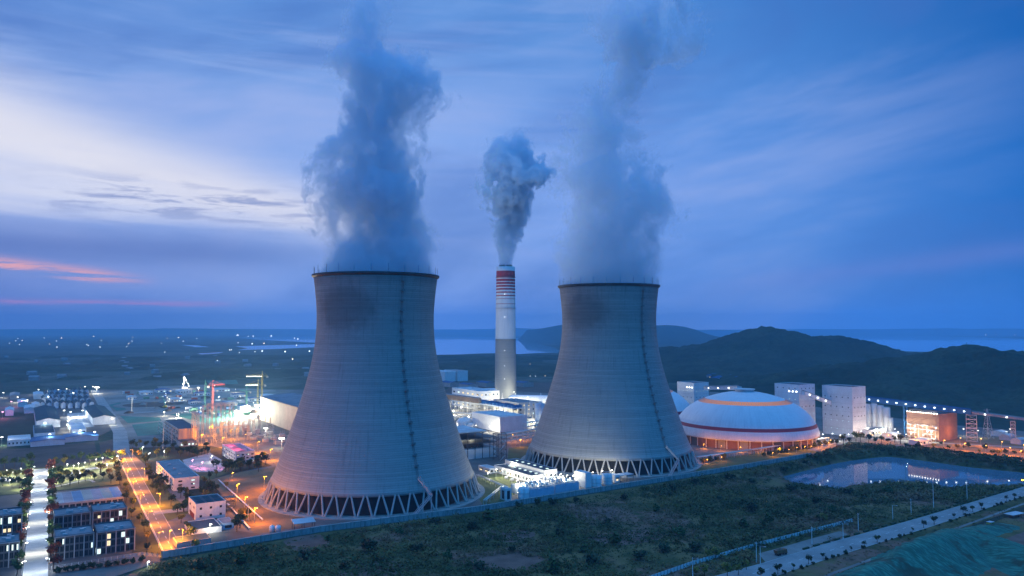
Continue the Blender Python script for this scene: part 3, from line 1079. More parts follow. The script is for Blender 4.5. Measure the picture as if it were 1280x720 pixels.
# construction site
sheet('site_dirt', px_poly([(152, 545), (122, 490), (262, 484), (345, 487), (345, 520), (250, 530), (205, 548)]), 0.02, M['dirt_pale'])
for q in ([(165, 531), (203, 527), (205, 543), (172, 545)], [(150, 520), (200, 522), (202, 526), (160, 529)], [(136, 506), (150, 503), (158, 512), (146, 514)], [(258, 476), (268, 473), (294, 472.5), (298, 480), (262, 481)],
          [(212, 518), (290, 512), (300, 528), (262, 530)], [(270, 506), (300, 502), (312, 510), (280, 512)]):
    sheet('green_net', px_poly(q), 0.06, M['net'])
pit_c = g(192, 505.5)
pm = MB()
for k in range(36):
    t0, t1 = 2 * PI * k / 36, 2 * PI * (k + 1) / 36
    c0, c1 = (Vector((math.cos(t), math.sin(t), 0)) for t in (t0, t1))
    pm.poly([(*(pit_c + c0 * 46).xy, 0.1), (*(pit_c + c0 * 60).xy, 0.1), (*(pit_c + c1 * 60).xy, 0.1), (*(pit_c + c1 * 46).xy, 0.1)])
tag(pm.build('site_ring_road', M['dirt_pale']), kind='structure')
sheet('foundation_pit', [(pit_c.x + 46 * math.cos(t), pit_c.y + 46 * math.sin(t)) for t in np.linspace(0, 2 * PI, 30)[:-1]], 0.09, M['brown_field'])
ribbon('site_track', [g(150, 518), g(206, 513), g(236, 511), g(262, 523)], 9, 0.07, M['paleroad'])
ribbon('site_track', [g(152, 500), g(240, 493), g(300, 494)], 9, 0.07, M['paleroad'])
sheet('lit_site_ground', px_poly([(196, 482.5), (258, 481), (262, 486), (200, 488)]), 0.08, M['dirt_pale'])
sheet('coal_yard', px_poly([(545, 497), (570, 478), (700, 478), (700, 492), (640, 489), (600, 490)]), 0.02, M['brown_field'])
# field in front of the wall
m = new_mat('scrub_ground')
p = geo_pos()
n1 = noise(p, 0.02, 6, 0.62, 0.4)
n2 = noise(p, 0.10, 5, 0.62)
n3 = noise(p, 0.011, 4, 0.6)
col = mixc(smooth(n1, 0.44, 0.6), (0.056, 0.068, 0.026), (0.16, 0.125, 0.055))
col = mixc(smooth(n3, 0.49, 0.60) * smooth(n2, 0.33, 0.55), col, (0.22, 0.12, 0.085))
col = mixc(smooth(n2, 0.55, 0.72) * 0.8, col, (0.018, 0.028, 0.016))
surf(col, 0.95, 0, 0.1, bump=n2, bump_d=1.2, bump_s=0.8)
M['scrub_ground'] = m
field_px = [(120, 735), (204, 701), (400, 666), (600, 640), (870, 596.5), (1014, 571.5), (1062, 553.5), (1110, 557.5), (1300, 583), (1420, 598), (1420, 800), (600, 900), (100, 800)]
holed_sheet('field', px_poly(field_px), [(v.x, v.y) for v in RIM], 0.02, M['scrub_ground'])
for q in ([(580, 700), (640, 690), (690, 700), (650, 715), (600, 714)], [(715, 640), (760, 636), (770, 645), (730, 650)], [(440, 706), (480, 700), (520, 712), (470, 722), (420, 724)], [(735, 672), (800, 662), (830, 672), (770, 682)], [(600, 668), (640, 660), (670, 668), (640, 678)],
          [(355, 676), (395, 668), (412, 676), (398, 692), (375, 690)]):
    sheet('bare_earth', smooth_poly([(v.x, v.y, 0) for v in px_poly(q)], 5), 0.045, M['soil'])
# right road
up = [(870, 727), (954, 704), (1030, 681), (1155, 646), (1272, 611), (1330, 594), (1420, 570)]
lo = [(948, 727), (1030, 700), (1155, 661), (1280, 620), (1335, 603), (1425, 577)]
UP, LO = px_poly(up), px_poly(lo)
sheet('valley_road', UP + LO[::-1], 0.06, M['paleroad'])
kerb_run('road_kerb', UP); kerb_run('road_kerb', LO)
def mid_pt(t):
    def along(P, t):
        L = [0]
        for a, b in zip(P, P[1:]): L.append(L[-1] + (b - a).length)
        s = t * L[-1]
        for i in range(len(P) - 1):
            if s <= L[i + 1]: return P[i].lerp(P[i + 1], (s - L[i]) / (L[i + 1] - L[i]))
        return P[-1]
    return along(UP, t), along(LO, t)
for i in range(40):
    pass
a_, b_ = mid_pt(0.0); c_, d_ = mid_pt(1.0)
dashes('road_markings', (a_ + b_) / 2, (mid_pt(0.8)[0] + mid_pt(0.8)[1]) / 2, 0.07, 0.3, 4, 6, M['line'])
ribbon('verge_path', [g(838, 745), g(1010, 688), g(1060, 672)], 4, 0.05, M['dirt_pale'])
sheet('dirt_layby', px_poly([(948, 692), (974, 685), (1012, 674), (1050, 664), (1060, 668), (1020, 681), (985, 697), (957, 703)]), 0.055, M['dirt_pale'])
ribbon('dirt_track', [g(980, 744), g(1040, 717), g(1150, 677), g(1290, 626), g(1420, 584)], 2.2, 0.05, M['dirt_pale'])
ribbon('ditch', [g(1000, 744), g(1060, 716), g(1160, 680), g(1290, 632), g(1420, 590)], 5, 0.045, M['dark_grass'])
# orange lit ground at the right
sheet('lit_gravel_ground', px_poly([(1140, 552), (1198, 548), (1300, 545), (1420, 560), (1420, 592), (1282, 576), (1200, 566)]), 0.03, M['gravel'])
ribbon('service_road', [g(1014, 563), g(1062, 546), g(1130, 551), g(1290, 560), g(1420, 573)], 8, 0.05, M['paleroad'])

# pond basin: sloping bank and still water
bk = MB()
for i in range(len(RIM)):
    j = (i + 1) % len(RIM)
    bk.poly([(RIM[i].x, RIM[i].y, 0.02), (RIM[j].x, RIM[j].y, 0.02), (WAT[j].x, WAT[j].y, WZ - 0.2), (WAT[i].x, WAT[i].y, WZ - 0.2)])
tag(bk.build('pond_bank', M['scrub_ground']), kind='structure')
holed = [(v.x, v.y) for v in WAT]
wc = Vector((sum(p_[0] for p_ in holed) / len(holed), sum(p_[1] for p_ in holed) / len(holed), 0))
sheet('pond_water', [(wc.x + (p_[0] - wc.x) * 1.0, wc.y + (p_[1] - wc.y) * 1.0) for p_ in holed], WZ, M['water'])


# ==================================================================  VEGETATION
m = new_mat('scrub_leaves')
p = geo_pos()
n1 = noise(p, 0.022, 5, 0.6, 0.3)
n2 = noise(p, 0.35, 3, 0.6)
n3 = noise(p, 0.011, 4, 0.6)
col = mixc(smooth(n1, 0.42, 0.62), (0.050, 0.070, 0.022), (0.15, 0.125, 0.038))
col = mixc(smooth(n2, 0.5, 0.7) * 0.5, col, (0.10, 0.11, 0.038))
col = mixc(smooth(n3, 0.50, 0.62) * 0.7, col, (0.22, 0.12, 0.07))
surf(col, 0.8, 0, 0.25)
M['scrub'] = m


def leaf_mat(name, a, b):
    m = new_mat(name)
    p = geo_pos()
    n1 = noise(p, 0.5, 3, 0.6)
    surf(mixc(smooth(n1, 0.38, 0.64), a, b), 0.75, 0, 0.25)
    return m


M['leaf_green'] = leaf_mat('street_tree_leaves', (0.035, 0.075, 0.022), (0.075, 0.115, 0.035))
M['leaf_dark'] = leaf_mat('dark_tree_leaves', (0.018, 0.042, 0.018), (0.04, 0.07, 0.028))
M['leaf_red_light'] = leaf_mat('red_light_leaves', (0.13, 0.028, 0.02), (0.18, 0.06, 0.025))  # red light on the street trees, put into their leaf colour
M['leaf_yellow'] = leaf_mat('yellowing_leaves', (0.16, 0.14, 0.02), (0.24, 0.19, 0.04))
M['bark'] = mottled('bark', (0.07, 0.055, 0.045), 0.3, 1.0, 0.9)


def leaf_quads(centres, sizes, rng, flat=0.5):
    n = len(centres)
    nrm = rng.normal(size=(n, 3))
    nrm[:, 2] += flat * np.sign(nrm[:, 2])
    nrm /= np.linalg.norm(nrm, axis=1)[:, None]
    t = rng.normal(size=(n, 3))
    u = np.cross(nrm, t); u /= np.linalg.norm(u, axis=1)[:, None]
    v = np.cross(nrm, u)
    s = sizes[:, None] / 2
    asp = rng.uniform(0.6, 1.0, (n, 1))
    c = centres
    V = np.stack([c - u * s - v * s * asp * 0.4, c + u * s * 0.4 - v * s * asp, c + u * s + v * s * asp * 0.4, c - u * s * 0.4 + v * s * asp], 1).reshape(-1, 3)
    F = np.arange(n * 4).reshape(n, 4)
    return V, F


def crown_mesh(name, n, rx, rz, cz, leaf, mat, seed, lumps=7):
    r = np.random.default_rng(seed)
    L = r.normal(size=(lumps, 3)); L /= np.linalg.norm(L, axis=1)[:, None]
    L = L * r.uniform(0.35, 0.62, (lumps, 1)) * np.array([rx, rx, rz])
    lr = r.uniform(0.35, 0.6, lumps)
    k = r.integers(0, lumps, n)
    d = r.normal(size=(n, 3)); d /= np.linalg.norm(d, axis=1)[:, None]
    C = L[k] + d * (r.uniform(0.45, 1.05, (n, 1)) * lr[k][:, None]) * np.array([rx, rx, rz])
    C[:, 2] += cz
    V, F = leaf_quads(C, r.uniform(0.7, 1.3, n) * leaf, r)
    return np_mesh(name, V, F, mat)


def trunk_mesh(name, h, r0, crown_r, seed):
    rr = random.Random(seed)
    mb = MB()
    mb.tube((0, 0, 0), (0.05 * h * rr.uniform(-1, 1), 0.03 * h, h * 0.6), r0, r0 * 0.6, 6)
    for i in range(4):
        t = i * PI / 2 + rr.uniform(-0.5, 0.5)
        mb.tube((0, 0, h * (0.42 + 0.05 * i)), (math.cos(t) * crown_r * 0.55, math.sin(t) * crown_r * 0.55, h * 0.85), r0 * 0.45, r0 * 0.2, 5)
    return mb.mesh(name, [M['bark']])


TREES = {}
for kind, mat in (('green', 'leaf_green'), ('dark', 'leaf_dark'), ('red', 'leaf_red_light'), ('yellow', 'leaf_yellow')):
    TREES[kind] = [(trunk_mesh('trunk', 5.0, 0.16, 1.9, s), crown_mesh('crown', 260, 2.0, 2.0, 3.7, 0.62, M[mat], s * 7 + 3)) for s in range(3)]
SHRUBS = {}
for kind, mat in (('green', 'leaf_green'), ('dark', 'leaf_dark'), ('yellow', 'leaf_yellow'), ('red', 'leaf_red_light')):
    SHRUBS[kind] = [crown_mesh('shrub', 170, 1.0, 0.8, 0.75, 0.42, M[mat], s * 5 + 40) for s in range(3)]
_t = [0]


def tree(p, size, kind, label, group, name='street_tree', cat='tree'):
    _t[0] += 1
    tm, cm = TREES[kind][_t[0] % 3]
    r = empty(name, (p[0], p[1], p[2] if len(p) > 2 else 0.0), random.uniform(0, 6.28))
    s = size / 3.7
    r.scale = (s * random.uniform(0.85, 1.15), s * random.uniform(0.85, 1.15), s)
    tag(r, label, cat, group)
    link(bpy.data.objects.new('trunk', tm), r)
    link(bpy.data.objects.new('crown', cm), r)
    return r


def shrub(p, size, kind, label, group, name='shrub', cat='shrub'):
    _t[0] += 1
    o = bpy.data.objects.new(name, SHRUBS[kind][_t[0] % 3])
    o.location = (p[0], p[1], p[2] if len(p) > 2 else 0.0)
    o.rotation_euler.z = random.uniform(0, 6.28)
    size *= 1.15
    o.scale = (size * random.uniform(0.8, 1.2), size * random.uniform(0.8, 1.2), size * random.uniform(0.8, 1.15))
    return tag(link(o), label, cat, group)


# the scrub that covers the field: one mass of leaves
def scrub_mass(name, label, poly, n, smin, smax, leaves, holes=(), seed=1, leaf=0.62, dens=None):
    r = np.random.default_rng(seed)
    poly = np.array([(v[0], v[1]) for v in poly])
    x0, y0 = poly.min(0); x1, y1 = poly.max(0)
    X = r.uniform(x0, x1, n * 3); Y = r.uniform(y0, y1, n * 3)
    ok = inside(poly, X, Y)
    for h in holes: ok &= ~inside(h, X, Y)
    X, Y = X[ok], Y[ok]
    dn = vnoise(X / 42 + 50, Y / 42 + 50, seed + 5) * 0.65 + vnoise(X / 15 + 9, Y / 15 + 9, seed + 6) * 0.35
    keep = dn > r.uniform(0.18, 0.60, len(X))
    X, Y, dn = X[keep][:n], Y[keep][:n], dn[keep][:n]
    S_ = (smin + (smax - smin) * r.random(len(X)) ** 3.0) * (0.55 + 0.9 * dn)
    k = np.repeat(np.arange(len(X)), leaves)
    d = r.normal(size=(len(k), 3)); d /= np.linalg.norm(d, axis=1)[:, None]
    d[:, 2] = np.abs(d[:, 2]) * 0.85
    rad = r.uniform(0.45, 1.05, (len(k), 1)) * S_[k][:, None]
    C = d * rad
    C[:, 0] += X[k]; C[:, 1] += Y[k]
    C[:, 2] += 0.1
    V, F = leaf_quads(C, r.uniform(0.6, 1.3, len(k)) * leaf * (0.5 + 0.32 * S_[k]), r, 0.8)
    o = bpy.data.objects.new(name, np_mesh(name, V, F, M['scrub']))
    return tag(link(o), label, 'scrub', kind='stuff')


hole_layby = np.array([(v.x, v.y) for v in px_poly([(940, 690), (974, 682), (1055, 660), (1060, 668), (1020, 682), (985, 699), (950, 706)])])
earth_holes = [np.array([(v.x, v.y) for v in px_poly(q)]) for q in ([(586, 700), (640, 692), (684, 700), (650, 712), (606, 712)], [(362, 678), (394, 671), (408, 676), (396, 688), (378, 687)])]
fld = px_poly([(150, 727), (206, 705), (400, 669), (600, 643), (870, 599), (1014, 574), (1062, 556), (1110, 560), (1300, 586), (1300, 600), (1276, 607), (1155, 643), (1030, 678), (950, 700), (860, 726), (700, 745), (300, 745)])
scrub_mass('scrub', 'dark green and brown scrub covering the field in front of the boundary wall', fld, 13000, 0.6, 4.6, 40, [POND, hole_layby] + earth_holes, 3)
scrub_mass('grass_tufts', 'low mixed grass and weeds between the bushes of the field', fld, 16000, 0.25, 0.9, 12, [POND, hole_layby] + earth_holes, 23, 0.8)
vg = px_poly([(1020, 745), (1040, 703), (1155, 666), (1285, 624), (1420, 584), (1420, 640), (1280, 660), (1200, 668), (1110, 700), (1060, 745)])
scrub_mass('verge_weeds', 'dark weeds on the verge below the valley road', vg, 2600, 0.3, 1.3, 26, (), 8, 0.5)
# thick bushes on the pond's far bank
sb = px_poly([(945, 598), (985, 586), (1014, 580), (1040, 575), (1070, 569), (1107, 565), (1140, 568), (1205, 577), (1251, 583), (1330, 590), (1420, 600), (1420, 592), (1282, 577), (1200, 568), (1110, 558), (1062, 555), (1014, 573), (930, 588)])
scrub_mass('bank_thicket', 'dense dark thicket along the far bank of the pond', sb, 2800, 1.2, 5.6, 44, [POND], 12, 0.8)
nb = px_poly([(1000, 606), (1030, 612), (1056, 616), (1075, 610), (1105, 606), (1150, 607), (1170, 611), (1195, 613), (1230, 610), (1262, 610), (1262, 613), (1200, 622), (1060, 632), (1000, 620)])
scrub_mass('bank_thicket', 'dark bushes along the near bank of the pond', nb, 1100, 1.2, 5.0, 40, [POND], 15, 0.7)

r_b = np.random.default_rng(44)
nb_ = 900
ti = r_b.integers(0, len(RIM), nb_); sv = r_b.uniform(0.0, 0.85, nb_); tv = r_b.random(nb_)
RA, WA = np.array([v[:] for v in RIM]), np.array([v[:] for v in WAT])
tj = (ti + 1) % len(RIM)
Rp = RA[ti] * (1 - tv[:, None]) + RA[tj] * tv[:, None]; Wp = WA[ti] * (1 - tv[:, None]) + WA[tj] * tv[:, None]
Bp = Rp * (1 - sv[:, None]) + Wp * sv[:, None]
Bp[:, 2] = -6.0 * sv
kk = np.repeat(np.arange(nb_), 34)
dd_ = r_b.normal(size=(len(kk), 3)); dd_ /= np.linalg.norm(dd_, axis=1)[:, None]; dd_[:, 2] = np.abs(dd_[:, 2])
bs_ = r_b.uniform(.8, 3.6, nb_)
Vb, Fb = leaf_quads(Bp[kk] + dd_ * (r_b.uniform(.4, 1.05, (len(kk), 1)) * bs_[kk][:, None]), r_b.uniform(.6, 1.2, len(kk)) * .9, r_b, .8)
tag(link(bpy.data.objects.new('bank_scrub', np_mesh('bank_scrub', Vb, Fb, M['scrub']))), 'dark scrub clinging to the sloping pond banks', 'scrub', kind='stuff')

# ==================================================================  LAMPS
LM = {}
for key, mat in (('white', 'lamp_white'), ('cool', 'lamp_cool'), ('orange', 'lamp_orange'), ('pink', 'lamp_pink')):
    mb = MB()
    mb.box(-0.42, 0.42, -0.3, 0.3, -0.25, 0.10)
    LM[key] = mb.mesh('lamp_head', [M[mat]])
LCOL = {'white': (1.0, 0.93, 0.70), 'cool': (0.86, 0.95, 1.0), 'orange': (1.0, 0.285, 0.0), 'pink': (1.0, 0.25, 0.45)}
POLES = {}
LDATA = {}


def light_in(parent, loc, key, power, radius=0.5):
    k = (key, round(power), radius)
    if k not in LDATA:
        ld = bpy.data.lights.new('lamp_light', 'POINT')
        ld.energy = power
        ld.color = LCOL[key]
        ld.shadow_soft_size = radius
        LDATA[k] = ld
    o = bpy.data.objects.new('lamp_light', LDATA[k])
    o.location = loc
    return link(o, parent)


def lamp(p, key, power, label, group, h=8.0, rz=0.0, arm=1.4, name='street_lamp', lit=True, head=1.0):
    hk = (round(h, 1), arm)
    if hk not in POLES:
        mb = MB()
        mb.tube((0, 0, 0), (0, 0, h), 0.14, 0.08, 6)
        if arm: mb.tube((0, 0, h), (arm, 0, h + 0.25), 0.07, 0.06, 5)
        POLES[hk] = mb.mesh('pole', [M['galv']])
    r = empty(name, (p[0], p[1], p[2] if len(p) > 2 else 0.0), rz)
    tag(r, label, 'street lamp', group)
    link(bpy.data.objects.new('pole', POLES[hk]), r)
    hd = link(bpy.data.objects.new('lamp_head', LM[key] if lit else LM['off']), r)
    hd.location = (arm, 0, h + 0.15)
    hd.scale = (head, head, head)
    if power: light_in(r, (arm, 0, h - 0.5), key, power)
    return r


mb = MB(); mb.box(-0.5, 0.5, -0.25, 0.25, -0.15, 0.08)
LM['off'] = mb.mesh('lamp_head', [M['galv']])

# ==================================================================  BUILDINGS
_win = {}


def window_mesh(w, h, lit, fr='white'):
    key = (round(w, 2), round(h, 2), lit, fr)
    if key not in _win:
        mb = MB()
        f = min(0.14, w * 0.12)
        mb.box(0, w, -0.06, 0, 0, h, 0)
        mb.box(f, w - f, -0.09, -0.061, f, h - f, 1)
        if w > 1.8: mb.box(w / 2 - f / 3, w / 2 + f / 3, -0.12, -0.091, f, h - f, 0)
        fm = {'white': M['white_steel'], 'dark': M['steel']}[fr]
        gm_ = {0: M['glass'], 1: M['lit_cool'], 2: M['lit_warm'], 3: M['glass'], 4: M['glass']}[lit]
        if lit > 2:
            if lit == 3: mb.box(w * .5, w - f - .02, -0.105, -0.091, f, h - f, 2)
            else: mb.box(f + .02, w * .8, -0.105, -0.091, f, h * .55, 2)
        _win[key] = mb.mesh('window', [fm, gm_, M['lit_cool'] if lit != 4 else M['lit_warm']])
    return _win[key]


def corner(near, right, left, top=None, h=None):
    O, A, B = g(*near), g(*right), g(*left)
    w1 = max(3.0, (A - O).dot(E1))
    w2 = max(3.0, (B - O).dot(E2))
    if h is None: h = z_at(top, O.y)
    return O, w1, w2, h


def add_windows(root, w1, w2, h, floors, n1, n2, lit, fr='white', wf=0.6, hf=0.55, z0=0.0, warm=0.3, rnd=None, off=0.0):
    rnd = rnd or random
    fh = (h - z0 - 0.4) / max(1, floors)
    for axis, n, w in ((0, n1, w1), (1, n2, w2)):
        if not n: continue
        bw = w / n
        ww, wh = bw * wf, fh * hf
        for f in range(floors):
            for i in range(n):
                l = 0
                if rnd.random() < lit: l = rnd.choice((2, 4)) if rnd.random() < warm else rnd.choice((1, 3, 3, 4))
                o = bpy.data.objects.new('window', window_mesh(ww, wh, l, fr))
                z = z0 + fh * f + fh * (1 - hf) * 0.5
                if axis == 0:
                    o.location = (bw * i + (bw - ww) / 2, -0.003 - off, z)
                else:
                    o.location = (-0.003 - off, bw * i + (bw + ww) / 2, z)
                    o.rotation_euler.z = -PI / 2
                link(o, root)


def building(name, label, near, right, left, top=None, h=None, wall='white_wall', roof='roof_grey', floors=2, n1=0, n2=0, lit=0.15, cat='building', group=None,
             parapet=0.6, gable=None, fr='white', wf=0.6, hf=0.55, units=0, minw=None, rzoff=0.0, z0=0.0, warm=0.3, door=False):
    O, w1, w2, h = corner(near, right, left, top, h)
    if minw: w1, w2 = max(w1, minw[0]), max(w2, minw[1])
    rnd = random.Random(hash((near, right)) & 0xffff)
    root = empty(name, O, ANG + rzoff)
    tag(root, label, cat, group)
    b = MB()
    b.box(0, w1, 0, w2, -0.4, h)
    if gable:                                        # ridge along the longer side
        gh = gable
        if w2 >= w1: ends = [[(0, y, h), (w1, y, h), (w1 / 2, y, h + gh)] for y in (0, w2)]
        else: ends = [[(x, 0, h), (x, w2, h), (x, w2 / 2, h + gh)] for x in (0, w1)]
        for e in ends: b.poly(e)
    b.build('wall', M[wall], root)
    r = MB()
    if gable:
        ov = 0.5
        if w2 >= w1:
            prof = [(-ov, h - gh * ov * 2 / w1), (w1 / 2, h + gh), (w1 + ov, h - gh * ov * 2 / w1)]
            for (xa, za), (xb, zb) in zip(prof, prof[1:]):
                r.hexa([(xa, -ov, za), (xb, -ov, zb), (xb, w2 + ov, zb), (xa, w2 + ov, za)], [(xa, -ov, za + .2), (xb, -ov, zb + .2), (xb, w2 + ov, zb + .2), (xa, w2 + ov, za + .2)])
        else:
            prof = [(-ov, h - gh * ov * 2 / w2), (w2 / 2, h + gh), (w2 + ov, h - gh * ov * 2 / w2)]
            for (ya, za), (yb, zb) in zip(prof, prof[1:]):
                r.hexa([(-ov, ya, za), (w1 + ov, ya, za), (w1 + ov, yb, zb), (-ov, yb, zb)], [(-ov, ya, za + .2), (w1 + ov, ya, za + .2), (w1 + ov, yb, zb + .2), (-ov, yb, zb + .2)])
        ro = r.build('roof', M[roof], root)
    else:
        r.box(0.02, w1 - 0.02, 0.02, w2 - 0.02, h + 0.003, h + 0.12)
        ro = r.build('roof', M[roof], root)
        if parapet:
            pp_ = MB()
            t = 0.25
            for x0, x1, y0, y1 in ((-0.05, w1 + 0.05, -0.05, t), (-0.05, w1 + 0.05, w2 - t, w2 + 0.05), (-0.05, t, t, w2 - t), (w1 - t, w1 + 0.05, t, w2 - t)):
                pp_.box(x0, x1, y0, y1, h + 0.003, h + parapet)
            pp_.build('parapet', M[wall], root)
        for i in range(units):
            u = MB()
            x, y = rnd.uniform(0.15, 0.75) * w1, rnd.uniform(0.15, 0.8) * w2
            s = rnd.uniform(1.0, 2.2)
            u.box(x, x + s, y, y + s * 0.8, h + 0.12, h + 0.12 + rnd.uniform(0.7, 1.6))
            u.build('roof_unit', M['galv'], ro)
    if floors and (n1 or n2): add_windows(root, w1, w2, h, floors, n1, n2, lit, fr, wf, hf, z0, warm, rnd)
    if door:
        d = MB(); d.box(w1 * 0.42, w1 * 0.42 + 1.6, -0.10, -0.002, 0, 2.4)
        d.build('door', M['dark_wall'], root)
    return root, w1, w2, h


def frame_tower(mb, x0, x1, y0, y1, zs_, t=0.3, brace=True, m=0):
    for x in (x0, x1):
        for y in (y0, y1): mb.bar((x, y, zs_[0]), (x, y, zs_[-1]), t, t, m)
    for z in zs_[1:]:
        for a, b in (((x0, y0), (x1, y0)), ((x1, y0), (x1, y1)), ((x1, y1), (x0, y1)), ((x0, y1), (x0, y0))):
            mb.bar((*a, z), (*b, z), t * 0.8, t * 0.8, m)
    if brace:
        for za, zb in zip(zs_, zs_[1:]):
            for a, b in (((x0, y0), (x1, y0)), ((x1, y0), (x1, y1)), ((x1, y1), (x0, y1)), ((x0, y1), (x0, y0))):
                mb.bar((*a, za), (*b, zb), t * 0.5, t * 0.5, m)

# ==================================================================  BOUNDARY WALL
def boundary_wall():
    pts = [g(x, y) for x, y in ((203, 697), (300, 681), (400, 664.5), (500, 651.5), (600, 638.5), (735, 616.5), (870, 595), (942, 583), (1013, 570.5))]
    root = empty('boundary_wall', pts[0])
    tag(root, 'long pale concrete wall between the cooling towers and the scrub field', 'wall')
    wl, cp = MB(), MB()
    o = pts[0]
    run = []
    for a, b in zip(pts, pts[1:]): run += subdiv(a, b, 6.0)[:-1]
    run.append(pts[-1])
    H = 3.5
    for a, b in zip(pts, pts[1:]):
        a, b = a - o, b - o
        wl.bar((a.x, a.y, H / 2 - 0.4), (b.x, b.y, H / 2 - 0.4), 0.4, H)
        cp.bar((a.x, a.y, H - 0.2), (b.x, b.y, H - 0.2), 0.75, 0.35)
    m = new_mat('wall_concrete')
    p = geo_pos()
    x, y, z = separate(p)
    n1 = noise(combine(x * 0.6, y * 0.6, z * 0.12), 1.0, 5, 0.65)
    n2 = noise(p, 0.06, 4, 0.6)
    col = mixc(smooth(n1, 0.42, 0.68), (0.33, 0.33, 0.33), (0.17, 0.17, 0.17))
    col = mixc(smooth(n2, 0.45, 0.7) * 0.5, col, (0.22, 0.22, 0.22))
    surf(col, 0.85, 0, 0.25)
    wl.build('wall_panel', m, root)
    cp.build('coping', M['kerb'], root)
    for i, q in enumerate(run[::1]):
        if i % 1: continue
        q = q - o
        pm = MB()
        pm.box(q.x - 0.35, q.x + 0.35, q.y - 0.42, q.y + 0.42, -0.4, H + 0.25)
        if i < 100: pm.build('pier', M['concrete'], root)


boundary_wall()

# campus fence at the left
def simple_fence(name, label, pts, h, step, mat, post, panel_h=None, cat='fence', solid=True):
    root = empty(name, pts[0])
    tag(root, label, cat)
    o = pts[0]
    run = []
    for a, b in zip(pts, pts[1:]): run += subdiv(a, b, step)[:-1]
    run.append(pts[-1])
    for i, (a, b) in enumerate(zip(run, run[1:])):
        a, b = a - o, b - o
        if i >= 99: break
        pm = MB()
        if solid:
            d = (b - a).normalized() * 0.12
            pm.bar((a + d).xy.to_3d() + Vector((0, 0, h / 2 + 0.1)), (b - d).xy.to_3d() + Vector((0, 0, h / 2 + 0.1)), 0.08, h - 0.2)
            pm.bar(a + Vector((0, 0, h)), b + Vector((0, 0, h)), 0.12, 0.08)
        else:
            for zz in (h, h * 0.6, h * 0.25): pm.bar(a + Vector((0, 0, zz)), b + Vector((0, 0, zz)), 0.08, 0.08)
        pm.build('panel', mat, root)
    for i, a in enumerate(run):
        a = a - o
        if i >= 100: break
        pm = MB(); pm.box(a.x - 0.12, a.x + 0.12, a.y - 0.12, a.y + 0.12, 0, h + 0.15)
        pm.build('post', post, root)
    return root


simple_fence('site_fence', 'white panel fence along the scrub field beside the valley road', [g(800, 730), g(870, 705.5), g(950, 682.5), g(1010, 667), g(1066, 652.5)], 2.3, 2.6, M['white_sheet'], M['steel'])
simple_fence('campus_fence', 'low rail fence in front of the dark teaching blocks', [g(64, 712), g(178, 694), g(203, 697)], 1.6, 3.0, M['galv'], M['galv'], solid=False)

# ==================================================================  LEFT: CAMPUS BLOCKS
def block(name, label, near, right, left, top, floors, n1, lit, group, n2=3):
    root, w1, w2, h = building(name, label, near, right, left, top, wall='dark_wall', roof='roof_grey', floors=floors, n1=n1, n2=n2, lit=lit, cat='office block', group=group, parapet=0.9, fr='dark', wf=0.84, hf=0.8, units=8, warm=0.06)
    for i in range(n1 // 2 + 1):                             # pilasters
        x = w1 * i / (n1 // 2)
        c = MB(); c.box(x - 0.28, x + 0.28, -0.75, -0.004, -0.3, h + 0.2)
        c.build('column', M['grey_wall'], root)
    ev = MB(); ev.box(-0.4, w1 + 0.4, -1.1, -0.004, h + 0.25, h + 0.7)
    ev.build('eave', M['roof_grey'], root)


grp = 'dark glazed blocks beside the white lit road'
block('office_block', 'dark glazed block with lit windows nearest the corner of the white road', (68, 701), (116.5, 694.5), (67, 690), 673, 3, 8, 0.14, grp)
block('office_block', 'dark glazed block with most lit windows beside the orange road', (120.5, 694), (168, 687.6), (118, 682), 667, 3, 8, 0.20, grp)
block('office_block', 'second row block left half behind the dark glazed blocks', (67, 673), (112, 667), (66, 664), 646, 3, 8, 0.12, grp)
block('office_block', 'second row block right half beside the bend of the orange road', (115.5, 666.5), (158, 661), (112, 657.5), 640.5, 3, 8, 0.14, grp)
block('office_block', 'dark glazed block cut by the left edge of the picture, nearest one', (-28, 715), (23, 708), (-28, 704), 684, 3, 8, 0.12, grp)
block('office_block', 'greenish lit block left of the white road in the second row', (-22, 681), (26.5, 674), (-22, 672), 648, 3, 8, 0.4, grp)
r_, w1, w2, h = building('sports_hall', 'low hall with a broad pale multicoloured roof behind the dark blocks', (63, 639), (154, 628), (60, 625), h=4.5, wall='grey_wall', roof='roof_white', floors=1, n1=12, lit=0.1, cat='hall', parapet=0, fr='dark', wf=0.8)
for i, c in enumerate(((0.42, 0.40, 0.38), (0.40, 0.33, 0.33), (0.16, 0.30, 0.42), (0.42, 0.41, 0.34), (0.41, 0.35, 0.36), (0.36, 0.40, 0.33), (0.14, 0.32, 0.46))):
    mb = MB(); mb.box(w1 * (0.04 + 0.137 * i), w1 * (0.04 + 0.137 * (i + 1)) - 0.25, 0.8, w2 - 0.8, h + 0.125, h + 0.19)
    mb.build('roof_panel', mottled('roof_panel_%d' % i, c, 0.35, 0.06, 0.6), r_)


# parked cars
def car_mesh_parts():
    b = MB()
    sec = [(-2.1, .35, .75), (-2.15, .45, .85), (-1.2, .45, .95), (1.2, .45, .95), (2.1, .45, .8), (2.2, .38, .6)]
    b.hexa([(-2.15, -.88, .32), (2.15, -.88, .32), (2.15, .88, .32), (-2.15, .88, .32)], [(-2.1, -.82, .92), (2.1, -.82, .82), (2.1, .82, .82), (-2.1, .82, .92)])
    c = MB()
    c.hexa([(-1.75, -.78, .90), (1.05, -.78, .88), (1.05, .78, .88), (-1.75, .78, .90)], [(-1.25, -.62, 1.42), (0.35, -.62, 1.45), (0.35, .62, 1.45), (-1.25, .62, 1.42)])
    w = MB(); w.tube((0, -.12, 0), (0, .12, 0), .33, .33, 12)
    return b, c, w


